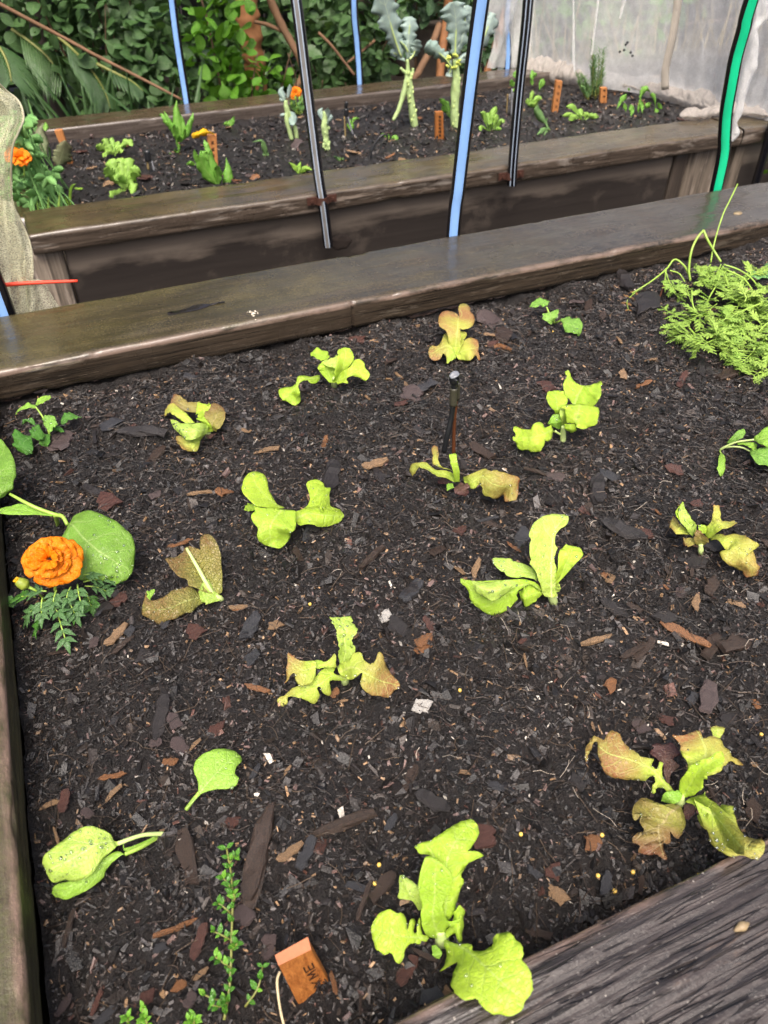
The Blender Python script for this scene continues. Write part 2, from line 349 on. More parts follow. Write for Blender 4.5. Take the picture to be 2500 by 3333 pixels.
M['mustard'] = leafmat('red_mustard', (.25, .27, .055), (.40, .44, .14), (.18, .095, .04), .85, rough=(.25, .45), trans=.15, veins=9, bump=1.0, edge=.35)
M['eggplant'] = leafmat('broad_leaf', (.16, .33, .035), (.36, .50, .16), trans=.25, veins=5, tcol=(1.1, 1.1, .5))
M['spinach'] = leafmat('smooth_leaf', (.27, .50, .055), (.45, .64, .18), trans=.28, veins=5)
M['seedling'] = leafmat('seedling_leaf', (.20, .42, .06), (.4, .58, .18), trans=.28, veins=5)
M['dark_leaf'] = leafmat('dark_green_leaf', (.065, .20, .025), (.16, .32, .08), trans=.2, veins=5)
M['marigold_leaf'] = leafmat('marigold_leaf', (.07, .17, .05), (.2, .33, .14), trans=.2, veins=6)
M['carrot'] = leafmat('feathery_leaf', (.36, .56, .10), (.38, .56, .12), trans=.3, veins=4, speckle=0)
M['thyme'] = leafmat('small_glossy_leaf', (.065, .21, .02), (.18, .38, .06), trans=.2, rough=(.15, .35), veins=3, speckle=0)
M['thyme_lime'] = leafmat('young_glossy_leaf', (.16, .40, .03), (.28, .5, .1), trans=.25, rough=(.2, .4), veins=3, speckle=0)
M['mustard_far'] = leafmat('faded_mustard', (.19, .23, .11), (.34, .40, .22), (.15, .11, .08), .6, trans=.2, veins=7, speckle=0)
M['brassica'] = leafmat('grey_green_leaf', (.32, .44, .41), (.66, .76, .52), trans=.2, veins=7, rough=(.4, .6), tcol=(1, 1.1, .8))
M['celery'] = leafmat('celery_leaf', (.22, .47, .14), (.25, .45, .16), trans=.28, veins=4, speckle=0)
M['chard'] = leafmat('chard_leaf', (.16, .40, .05), (.38, .55, .14), trans=.25, veins=6, rough=(.15, .35))
M['herb'] = leafmat('herb_leaf', (.13, .27, .08), (.3, .45, .2), trans=.2, veins=3, speckle=0)
M['shrub'] = leafmat('shrub_leaf', (.058, .125, .040), (.15, .25, .09), trans=.18, rough=(.10, .30), veins=5, speckle=0)
M['shrub_bright'] = leafmat('bright_shrub_leaf', (.09, .25, .018), (.22, .4, .07), trans=.25, rough=(.15, .38), veins=5, speckle=0)
M['shrub_grey'] = leafmat('grey_shrub_leaf', (.05, .11, .045), (.16, .25, .12), trans=.15, rough=(.15, .4), veins=5, speckle=0)
M['palm'] = leafmat('palm_leaf', (.038, .10, .032), (.14, .24, .06), trans=.2, rough=(.2, .4), veins=1, speckle=0)
M['dry_grass'] = leafmat('dry_grass', (.30, .23, .10), (.42, .34, .17), trans=.2, veins=1, speckle=0)
M['brown_leaf'] = leafmat('withered_leaf', (.26, .14, .045), (.36, .24, .1), trans=.2, veins=2, speckle=0)
M['petal'] = leafmat('orange_petal', (.95, .30, .002), (.95, .38, .005), (.90, .23, .001), .5, rough=(.4, .6), trans=.3, tcol=(1.2, .9, .3), veins=3, speckle=0)
M['petal_yellow'] = leafmat('yellow_petal', (.82, .50, .01), (.85, .6, .03), trans=.3, veins=3, speckle=0, tcol=(1.1, 1, .4))
M['stem'] = plain('green_stem', (.30, .46, .07), .35)
M['stem_pale'] = plain('pale_stem', (.48, .60, .22), .4)
M['stem_dark'] = plain('brown_green_stem', (.20, .21, .05), .45)
M['stem_broc'] = plain('broccoli_stalk', (.40, .53, .22), .6, var=.45, scale=70)
M['twig'] = plain('twig', (.11, .065, .035), .7, var=.4, scale=40)
M['bark'] = plain('bark', (.15, .08, .04), .8, var=.5, scale=25)
M['bark_orange'] = plain('orange_bark', (.21, .088, .030), .8, var=.5, scale=25)
M['bark_grey'] = plain('grey_bark', (.07, .055, .045), .85, var=.5, scale=20)
M['black'] = plain('black_poly', (.006, .006, .008), .16, .6, var=.1)
M['blue'] = plain('blue_stripe', (.24, .44, .82), .25, .5, var=.16, scale=22)
M['greenp'] = plain('green_stripe', (.01, .58, .27), .25, .5, var=.14, scale=22)
M['sky_streak'] = plain('painted_sky_streak', (.15, .145, .14), .3, .6, var=.4, scale=25)  # pale band painting the sky's reflection onto the black pipe
M['line'] = plain('pale_line', (.35, .42, .52), .3, .5, var=.05)
M['rust'] = plain('rusty_saddle', (.055, .02, .012), .6, var=.5)
M['drip'] = plain('black_plastic', (.012, .013, .015), .35, .5, var=.2)
M['olive'] = plain('olive_plastic', (.045, .043, .028), .45, .5, var=.2)
M['brown_stick'] = plain('brown_stick', (.11, .035, .012), .5, .5, var=.3)
M['steel'] = plain('grey_wire', (.25, .26, .28), .35, .6)
M['cord'] = plain('red_cord', (.75, .06, .025), .5, var=.1)
M['cut'] = plain('pink_sawn_end', (.44, .16, .075), .75, var=.2, scale=220)
M['ink'] = plain('marker_ink', (.012, .008, .008), .5, .4, var=.1)
M['stake'] = wood('cedar_marker', (.22, .065, .012), (.44, .17, .04), None, 0, None, (220, 220, 5), (.4, .65), bump=.7)
M['stake_far'] = wood('pale_cedar_marker', (.36, .13, .035), (.55, .24, .08), None, 0, None, (220, 220, 5), (.45, .7), bump=.5)
M['fence'] = wood('grey_fence', (.035, .034, .034), (.10, .10, .105), None, 0, None, (60, 60, 2), (.6, .85), bump=.6, along=2)
M['ground'] = chunk('leaf_litter', (.02, .014, .009), (.075, .05, .03), (.6, .9), False)
t = NT('water_drop'); fr_ = t.n('Fresnel', IOR=1.33).outputs[0]; mx_ = t.n('MixShader')
t.L.new(t.math('MULTIPLY_ADD', fr_, 1.6, .06, clamp=True), mx_.inputs[0]); t.L.new(t.n('BsdfTransparent', Color=(.97, 1, .94)).outputs[0], mx_.inputs[1]); t.L.new(t.n('BsdfGlossy', Roughness=.04).outputs[0], mx_.inputs[2])
M['drop'] = t.done(mx_.outputs[0])
def netmat(name, col, op, scale, con=.35):
    t = NT(name); uvn = t.N.new('ShaderNodeUVMap'); uvn.uv_map = 'UVMap'
    n = t.noise(t.coords(), 30.0, 4, .6); mesh_ = t.noise(t.coords((1, 1, 1.6)), scale, 2, .5)
    k = t.math('MULTIPLY', t.math('MULTIPLY_ADD', n, .35, op - .17), t.math('MULTIPLY_ADD', t.ramp(mesh_, [(.4, 0.), (.6, 1.)]), con * 2, 1 - con), clamp=True)
    c = t.mix(n, [x * .85 for x in col], col)
    d = t.n('BsdfDiffuse', Color=c).outputs[0]; tl = t.n('BsdfTranslucent', Color=c).outputs[0]
    m1 = t.n('MixShader'); m1.inputs[0].default_value = .45; t.L.new(d, m1.inputs[1]); t.L.new(tl, m1.inputs[2])
    tr = t.n('BsdfTransparent').outputs[0]; m2 = t.n('MixShader'); t.L.new(k, m2.inputs[0]); t.L.new(tr, m2.inputs[1]); t.L.new(m1.outputs[0], m2.inputs[2])
    return t.done(m2.outputs[0])
M['net_yellow'] = netmat('yellowed_net', (.97, .95, .70), .44, 300.0, .45)
M['net_white'] = netmat('white_net', (.97, .97, .95), .66, 330.0, .12)
M['net_cloth'] = netmat('gathered_net', (.62, .57, .52), .80, 200.0, .12)
M['net_hem'] = plain('bunched_net', (.36, .31, .27), .8, var=.35, scale=35)
M['net_tape'] = plain('cream_tape', (.50, .45, .38), .7, var=.12, scale=30)

# ================================================================== SETTING: ground and soil
def sheet(name, x0, x1, y0, y1, nx, ny, fz, mat, parent=None):
    X, Y = np.meshgrid(np.linspace(x0, x1, nx), np.linspace(y0, y1, ny)); Z = fz(X, Y)
    return link(name, mesh(name, np.stack([X, Y, Z], -1).reshape(-1, 3), grid_faces(ny, nx)), mat, parent)
g = sheet('ground', -60, 60, -60, 120, 121, 181, lambda X, Y: -.62 + .02 * fbm(X * .7, Y * .7), M['ground']); tag(g, kind='structure')
def near_z(X, Y):
    z = .018 * fbm(X * 6, Y * 6, 0, 3) + .017 * fbm(X * 18, Y * 18, 0, 5, 3) + .0075 * np.abs(fbm(X * 60, Y * 60, 0, 18, 3)) + .005 * fbm(X * 120, Y * 120, 0, 8, 3)
    z = z - .020 * np.exp(-((Y - .17) / .09) ** 2) - .010 * np.exp(-((X + .187) / .05) ** 2)
    z = z + .010 * np.exp(-((Y - 1.29) / .05) ** 2) * (noise(X * 9, 3.3, 0, 2))
    for cx, cy, k in HOLLOWS: z = z - k * np.exp(-((X - cx) ** 2 + (Y - cy) ** 2) / .0018)
    return z
HOLLOWS = []
for fr, u, v, k in (('A7', 1040, 930, .016), ('A5', 960, 960, .02), ('A3', 1190, 1370, .012), ('A2', 860, 1690, .010), ('A2', 480, 640, .010), ('A1', 1270, 300, .010), ('A4', 1120, 700, .014), ('B5', 530, 1200, .012), ('Q1', 800, 1040, .012), ('A3', 470, 440, .010)):
    p = atz(fr, u, v, 0); HOLLOWS.append((p[0], p[1], k))
def far_z(X, Y):
    return -.135 + .012 * fbm(X * 6, Y * 6, 0, 13) + .006 * fbm(X * 30, Y * 30, 0, 15, 3) - .012 * np.exp(-((Y - 2.47) / .06) ** 2)
soil = sheet('garden_soil', -.189, 2.6, .12, 1.33, 700, 330, near_z, M['soil']); tag(soil, kind='structure')
soil2 = sheet('garden_soil', -.09, 3.2, 2.45, 3.30, 420, 120, far_z, M['soil']); tag(soil2, kind='structure')

PAL = np.array([(.010, .0085, .008), (.023, .019, .0175), (.048, .038, .032), (.072, .067, .067), (.10, .048, .036), (.29, .185, .10), (.55, .52, .46), (.17, .115, .105)])
def chips(name, n, region, fz, lmin, lmax, parent, seed, probs, lift=.0015, flat=.5, wr=(.12, .5), tr=(.2, .6)):
    g = np.random.default_rng(seed)
    x = g.uniform(region[0], region[1], n); y = g.uniform(region[2], region[3], n)
    L = np.exp(g.uniform(math.log(lmin), math.log(lmax), n)); W = L * g.uniform(wr[0], wr[1], n); T = np.minimum(W, L * .4) * g.uniform(tr[0], tr[1], n)
    k = g.choice(len(PAL), n, p=probs); col = PAL[k] * g.uniform(.6, 1.5, (n, 1)) * (.85 + .75 * fbm(x * 8, y * 8, 0, 60, 3))[:, None].clip(.4, 1.4)
    base = np.array([(sx, sy, sz) for sz in (-.5, .5) for sy in (-.5, .5) for sx in (-.5, .5)], float)
    V = base[None] * np.stack([L, W, T], -1)[:, None]
    V *= 1 + g.uniform(-.55, .30, V.shape)
    a = g.uniform(0, 2 * math.pi, n); p = g.normal(0, flat, n); q = g.normal(0, flat, n)
    ca, sa, cp, sp, cq, sq = np.cos(a), np.sin(a), np.cos(p), np.sin(p), np.cos(q), np.sin(q)
    X, Y, Z = V[..., 0], V[..., 1], V[..., 2]
    Y, Z = Y * cq[:, None] - Z * sq[:, None], Y * sq[:, None] + Z * cq[:, None]
    X, Z = X * cp[:, None] + Z * sp[:, None], -X * sp[:, None] + Z * cp[:, None]
    X, Y = X * ca[:, None] - Y * sa[:, None], X * sa[:, None] + Y * ca[:, None]
    z0 = fz(x, y) + lift + T * .3
    V = np.stack([X + x[:, None], Y + y[:, None], Z + z0[:, None]], -1).reshape(-1, 3)
    q6 = np.array([(0, 2, 3, 1), (4, 5, 7, 6), (0, 1, 5, 4), (2, 6, 7, 3), (0, 4, 6, 2), (1, 3, 7, 5)])
    Fc = (np.arange(n)[:, None, None] * 8 + q6[None]).reshape(-1, 4)
    o = link(name, mesh(name, V, Fc, col=np.repeat(col, 8, 0)), M['mulch'], parent, smooth=False)
    o['kind'] = 'stuff'; return o
PR = np.array([.28, .29, .22, .10, .022, .042, .008, .038]); PR /= PR.sum()
chips('mulch_crumbs', 110000, (-.185, 1.5, .16, 1.29), near_z, .0022, .0068, soil, 21, PR, wr=(.15, .6))
chips('mulch_clods', 3200, (-.185, 1.6, .16, 1.29), near_z, .008, .020, soil, 24, np.array([.50, .34, .12, .02, .01, .005, 0, .005]), .0, .5, wr=(.35, .75), tr=(.4, .8))
chips('mulch_flakes', 9000, (-.185, 1.9, .16, 1.29), near_z, .005, .014, soil, 22, PR, .002, .45, wr=(.10, .55))
chips('mulch_flakes', 9000, (-.06, 3.1, 2.47, 3.27), far_z, .006, .022, soil2, 23, PR, .002, .5)
# thin root fibres and bark slivers
def slivers(name, n, region, fz, lmin, lmax, parent, seed, r, colours):
    g = np.random.default_rng(seed); x, y = g.uniform(region[0], region[1], n)[:, None], g.uniform(region[2], region[3], n)[:, None]; a = g.uniform(0, 6.28, n)[:, None]; l = g.uniform(lmin, lmax, n)[:, None]; c = g.normal(0, .5, n)[:, None]
    s = np.linspace(-.5, .5, 4)[None]; px = x + l * s * np.cos(a) - c * l * s * s * np.sin(a); py = y + l * s * np.sin(a) + c * l * s * s * np.cos(a)
    pz = fz(px, py) + .004 + np.abs(g.normal(0, .002, n))[:, None]; P = np.stack([px, py, pz], -1); rr = (r * g.uniform(.5, 1.4, n))[:, None, None]
    t = np.stack([-np.sin(a), np.cos(a), a * 0], -1) * rr; up = np.array([0, 0, 1.3]) * rr
    V = np.stack([P + t, P - t, P + up], 2).reshape(-1, 3); col = np.array(colours)[g.integers(len(colours), size=n)] * g.uniform(.6, 1.3, (n, 1))
    f = np.array([(j * 3 + k, j * 3 + (k + 1) % 3, j * 3 + 3 + (k + 1) % 3, j * 3 + 3 + k) for j in range(3) for k in range(3)])
    o = link(name, mesh(name, V, (np.arange(n)[:, None, None] * 12 + f[None]).reshape(-1, 4), col=np.repeat(col, 12, 0)), M['mulch'], parent, False); o['kind'] = 'stuff'
slivers('bark_fibres', 10000, (-.18, 1.6, .17, 1.28), near_z, .008, .035, soil, 31, .0004, [(.03, .022, .018), (.05, .037, .03), (.02, .016, .015), (.03, .026, .024), (.09, .065, .045)])
slivers('white_roots', 60, (.2, .75, .2, .75), near_z, .01, .03, soil, 32, .00028, [(.5, .45, .38)])

# the chips that can be picked out singly, sharing a few meshes
def chip_mesh(i, seed, kind):
    g = np.random.default_rng(seed); n, m = 7, 8
    s = np.linspace(-.5, .5, n); V = []
    hw = g.uniform(.10, .17) if kind == 0 else g.uniform(.26, .42) if kind == 1 else g.uniform(.05, .08)
    bend = g.normal(0, .012 if kind else .022)
    e0, e1 = g.uniform(.45, .9, 2); sk0, sk1 = g.normal(0, .12, 2)
    for k, t in enumerate(s):
        w = hw * (1 + .22 * noise(k * .9, 0, 0, seed)) * (e0 if k == 0 else e1 if k == n - 1 else 1)
        h = hw * (.38 if kind == 0 else .2 if kind == 1 else .8) * (1 + .3 * noise(k * .8, 5, 0, seed))
        for j in range(m):
            a = (j + .5) * 2 * math.pi / m; c, d = math.cos(a), math.sin(a)
            q = lambda v: math.copysign(abs(v) ** .55, v)
            jj = 1 + .34 * noise(k * 1.3, j * 1.7, 3, seed)
            x = t + .05 * noise(k * 2.1, j * 2.3, 7, seed) + (sk0 * c * hw * 3 if k == 0 else sk1 * c * hw * 3 if k == n - 1 else 0)
            V.append((x, q(c) * w * jj + bend * (1 - 4 * t * t), q(d) * h * jj + .02 * math.sin(t * 5 + seed)))
    Fc = [tuple(f) for f in grid_faces(n, m, True)] + [tuple(range(m))[::-1], tuple((n - 1) * m + j for j in range(m))]
    me = mesh('wood_chip', V, Fc); me.materials.append(CH[i]); me.polygons.foreach_set('use_smooth', [False] * len(me.polygons)); return me
CHM = {(i, k, q): chip_mesh(i, i * 31 + k * 7 + q, k) for i in range(len(CH)) for k in range(3) for q in range(2)}
def place_chip(p, ln, ang, ci, kind, par, fz, name='wood_chip', tilt=.18, q=None):
    o = bpy.data.objects.new(name, CHM[(ci, kind, random.randrange(2) if q is None else q)]); COL.objects.link(o); o.parent = par
    s = ln * random.uniform(.9, 1.1)
    o.scale = (s, s * random.uniform(.85, 1.2), s)
    o.rotation_euler = (random.gauss(0, tilt), random.gauss(0, tilt), ang)
    o.location = (p[0], p[1], float(fz(p[0], p[1])) + .0045 + ln * .03); return o
def chip_at(fr, u, v, ln_px, ang_deg, ci, kind, name='wood_chip'):
    """a chip seen at (u, v), ln_px long, lying at ang_deg on screen"""
    a = R(ang_deg); du, dv = math.cos(a) * ln_px / 2, -math.sin(a) * ln_px / 2
    p0, p1 = atz(fr, u - du, v - dv, .003), atz(fr, u + du, v + dv, .003); d = p1 - p0
    place_chip((p0 + p1) / 2, float(np.linalg.norm(d)), math.atan2(d[1], d[0]), ci, kind, soil, near_z, name, .1)
B, D, T, RD, SL, OR, WH, PK = range(8)
for a in [('A1', 870, 335, 250, 0, B, 0), ('A1', 930, 430, 160, 45, D, 0), ('A1', 665, 440, 120, 5, B, 0), ('A1', 705, 1525, 160, 45, T, 0), ('A1', 725, 1320, 110, 30, RD, 1), ('A1', 1500, 1440, 170, 60, SL, 0),
          ('A1', 1180, 1510, 90, 120, RD, 1), ('A1', 365, 350, 120, 60, PK, 1), ('A1', 670, 290, 120, 30, SL, 1), ('A1', 1080, 965, 130, 15, OR, 0), ('A1', 1330, 630, 70, 160, OR, 1), ('A1', 930, 660, 80, 20, PK, 1),
          ('A1', 655, 720, 80, 110, RD, 1), ('A1', 570, 650, 140, 150, B, 0), ('A1', 580, 350, 100, 95, B, 2), ('A1', 750, 1600, 160, 40, D, 0), ('A1', 1440, 1360, 90, 10, OR, 0), ('A1', 565, 1550, 70, 80, PK, 1), ('A1', 790, 1510, 70, 60, SL, 1),
          ('A1', 330, 1590, 110, 10, D, 0), ('A1', 1470, 295, 60, 150, T, 0), ('A1', 600, 280, 90, 10, D, 0), ('A1', 1200, 655, 150, 0, T, 2),
          ('A2', 1080, 265, 170, 15, T, 0), ('A2', 350, 145, 170, 10, T, 0), ('A2', 735, 65, 100, 75, OR, 0), ('A2', 1410, 1460, 150, 35, OR, 1), ('A2', 260, 1570, 120, 50, SL, 1), ('A2', 230, 1320, 200, 65, SL, 0), ('A2', 400, 1295, 90, 25, T, 1),
          ('A2', 1150, 1260, 80, 40, WH, 1, 'shell_fragment'), ('A2', 1395, 1900, 120, 0, WH, 1, 'shell_fragment'), ('A2', 160, 1210, 120, 5, T, 0), ('A2', 1310, 1115, 170, 45, B, 0), ('A2', 1240, 1340, 130, 150, B, 1), ('A2', 860, 1840, 80, 10, T, 0),
          ('A2', 620, 700, 120, 80, SL, 0), ('A2', 1110, 330, 130, 120, B, 0), ('A2', 790, 350, 200, 80, B, 0), ('A2', 810, 1795, 70, 50, OR, 1), ('A2', 295, 1785, 140, 170, OR, 0), ('A2', 560, 830, 100, 115, D, 0), ('A2', 1060, 910, 220, 45, D, 2),
          ('A3', 640, 130, 220, 145, D, 0), ('A3', 1200, 390, 130, 0, PK, 1), ('A3', 1050, 310, 170, 160, D, 2), ('A3', 1530, 470, 190, 100, B, 0), ('A3', 1440, 610, 100, 165, RD, 1), ('A3', 590, 1120, 130, 70, T, 0), ('A3', 940, 820, 180, 80, SL, 0), ('A3', 680, 690, 150, 5, SL, 2),
          ('A3', 880, 920, 120, 150, OR, 0), ('A3', 1620, 760, 160, 155, SL, 0), ('A3', 720, 730, 120, 160, D, 1), ('A3', 90, 1260, 200, 45, SL, 0), ('A3', 470, 805, 90, 20, RD, 1), ('A3', 190, 1640, 130, 20, OR, 1), ('A3', 1610, 1120, 90, 140, OR, 1),
          ('A4', 540, 560, 360, 155, B, 0), ('A4', 340, 230, 190, 85, B, 0), ('A4', 470, 1150, 260, 145, B, 0), ('A4', 260, 380, 100, 160, RD, 1), ('A4', 1105, 335, 80, 170, RD, 1), ('A4', 715, 570, 90, 130, RD, 1), ('A4', 1020, 1330, 400, 155, OR, 0), ('A4', 1420, 1400, 300, 25, D, 0),
          ('A4', 1225, 960, 120, 60, D, 1), ('A4', 1420, 1090, 140, 170, T, 0), ('A4', 1105, 1110, 120, 85, T, 0), ('A4', 430, 880, 110, 140, T, 1), ('A4', 330, 1410, 220, 15, T, 2), ('A4', 860, 955, 90, 140, OR, 0), ('A4', 1000, 990, 80, 60, PK, 1), ('A4', 620, 1160, 120, 150, D, 0),
          ('A4', 860, 1210, 150, 10, B, 1), ('A4', 690, 1460, 220, 45, D, 0), ('A4', 1240, 1410, 200, 60, D, 0), ('A4', 600, 1510, 200, 30, D, 0), ('A4', 450, 110, 160, 160, SL, 1), ('A4', 1100, 760, 130, 20, B, 1), ('A4', 1230, 660, 120, 10, B, 1),
          ('A5', 445, 70, 90, 60, OR, 1), ('A5', 1200, 150, 230, 80, PK, 0), ('A5', 1090, 145, 90, 60, SL, 1), ('A5', 680, 380, 130, 120, PK, 1), ('A5', 890, 300, 120, 150, RD, 1), ('A5', 1350, 310, 150, 50, B, 1), ('A5', 310, 1280, 120, 20, OR, 1), ('A5', 20, 1490, 110, 45, RD, 1), ('A5', 410, 1580, 170, 80, SL, 0), ('A5', 1560, 1010, 150, 80, D, 1),
          ('A5', 1590, 180, 70, 120, OR, 1), ('A5', 200, 800, 130, 140, B, 1), ('A5', 700, 1580, 150, 85, D, 0), ('A5', 550, 1440, 120, 130, B, 0),
          ('A6', 970, 90, 260, 75, B, 0), ('A6', 1130, 910, 310, 100, D, 0), ('A6', 670, 405, 140, 10, OR, 0), ('A6', 680, 515, 140, 45, T, 0), ('A6', 390, 580, 130, 80, RD, 0), ('A6', 310, 590, 140, 20, T, 0), ('A6', 1080, 240, 110, 120, PK, 1), ('A6', 1175, 240, 100, 45, T, 0), ('A6', 940, 230, 70, 10, PK, 1),
          ('A6', 1055, 110, 90, 110, PK, 1), ('A6', 1560, 930, 520, 78, D, 0), ('A6', 1200, 1430, 210, 70, RD, 0), ('A6', 1470, 1265, 120, 140, PK, 1), ('A6', 960, 1450, 80, 20, SL, 1), ('A6', 1200, 1595, 110, 40, T, 0), ('A6', 1080, 1670, 80, 10, OR, 1), ('A6', 560, 1730, 180, 65, RD, 0), ('A6', 610, 1810, 220, 45, SL, 0), ('A6', 1140, 1760, 110, 60, PK, 1),
          ('A6', 1400, 690, 90, 15, RD, 1), ('A6', 320, 750, 110, 105, T, 2), ('A6', 880, 1740, 80, 10, RD, 1), ('A6', 1310, 140, 90, 30, RD, 1), ('A6', 520, 630, 70, 140, PK, 1), ('A6', 1030, 355, 90, 0, OR, 1), ('A6', 400, 1310, 240, 75, D, 2), ('A6', 1060, 1340, 300, 25, OR, 2), ('A6', 340, 1745, 160, 60, PK, 0), ('A6', 1530, 400, 110, 60, SL, 0),
          ('A7', 245, 480, 170, 35, T, 0), ('A7', 330, 490, 180, 65, SL, 0), ('A7', 70, 520, 460, 75, D, 0), ('A7', 510, 340, 420, 18, D, 2), ('A7', 870, 1060, 190, 60, RD, 0), ('A7', 1280, 385, 110, 100, RD, 1), ('A7', 600, 645, 120, 170, SL, 0), ('A7', 1565, 560, 90, 150, SL, 1), ('A7', 1000, 1200, 110, 20, SL, 1), ('A7', 1090, 1190, 70, 60, T, 1), ('A7', 780, 300, 110, 60, SL, 0),
          ('A7', 1590, 855, 150, 165, D, 0), ('A7', 970, 980, 140, 155, D, 0), ('A7', 890, 55, 160, 60, D, 0), ('A7', 1330, 75, 130, 160, SL, 0), ('A7', 470, 1150, 130, 105, OR, 0), ('A7', 640, 720, 240, 70, D, 2), ('A7', 125, 1000, 90, 40, PK, 1), ('A7', 1010, 200, 200, 150, B, 0), ('A7', 740, 640, 180, 50, D, 0),
          ('B6', 515, 685, 90, 5, PK, 0), ('B6', 950, 1072, 80, 0, T, 0), ('B6', 910, 1190, 110, 20, OR, 0), ('B6', 1260, 1110, 100, 95, B, 0), ('B6', 1310, 1110, 110, 140, B, 0), ('B6', 1420, 1130, 120, 25, D, 0), ('B6', 590, 720, 100, 85, D, 0), ('B6', 330, 1215, 80, 140, RD, 1), ('B6', 45, 1000, 70, 150, OR, 1), ('B6', 1140, 1190, 90, 60, RD, 0), ('B6', 760, 940, 70, 130, T, 2), ('B6', 930, 730, 100, 70, B, 1), ('B6', 800, 590, 120, 120, B, 0),
          ('B5', 1465, 955, 80, 170, T, 0), ('B5', 670, 920, 80, 165, RD, 1), ('B5', 1470, 800, 130, 150, PK, 1), ('B5', 870, 1065, 80, 20, D, 1), ('B5', 1000, 1240, 80, 60, PK, 1), ('B5', 1080, 1200, 120, 10, SL, 1), ('B5', 935, 1305, 90, 20, RD, 0), ('B5', 915, 1115, 70, 140, T, 2), ('B5', 1540, 950, 80, 70, D, 1)]:
    chip_at(*a)
nh = len([o for o in soil.children if o.name.startswith('wood_chip')])
for i in range(296 - nh):
    p = (random.uniform(-.17, 1.5), random.uniform(.2, 1.27)); kd = random.choices((0, 1, 2), (6, 3, 2))[0]
    place_chip(p, random.uniform(.011, .024), random.uniform(0, 6.28), random.choices(range(8), (7, 7, 2.4, 1.2, 2, 1.6, .1, 1.0))[0], kd, soil, near_z)
for i in range(150):
    p = (random.uniform(-.02, 2.9), random.uniform(2.5, 3.25)); kd = random.choices((0, 1, 2), (6, 3, 2))[0]
    place_chip(p, random.uniform(.018, .045), random.uniform(0, 6.28), random.choices(range(8), (6, 6, 4, 2, 1, 2, .2, 2))[0], kd, soil2, far_z)
# yellow fertiliser pellets
pm = plain('yellow_pellet', (.72, .48, .10), .4)
for fr, u, v in (('A7', 697, 623), ('A7', 1490, 340), ('A7', 720, 520), ('A5', 358, 1518), ('A5', 640, 1470), ('A5', 487, 1635), ('A5', 380, 1225), ('A5', 1635, 405), ('A2', 640, 1165), ('A2', 1650, 1780), ('A5', 1140, 1515), ('B6', 370, 880)):
    p = atz(fr, u, v, .003); V, Fc = tube_geo([p + (0, 0, -.0022), p + (0, 0, -.0014), p + (0, 0, .0014), p + (0, 0, .0022)], [.0003, .0021, .0021, .0003], 7, 8)
    V[:, 2] += float(near_z(p[0], p[1])); link('fertiliser_pellet', mesh('fertiliser_pellet', V, Fc), pm, soil)

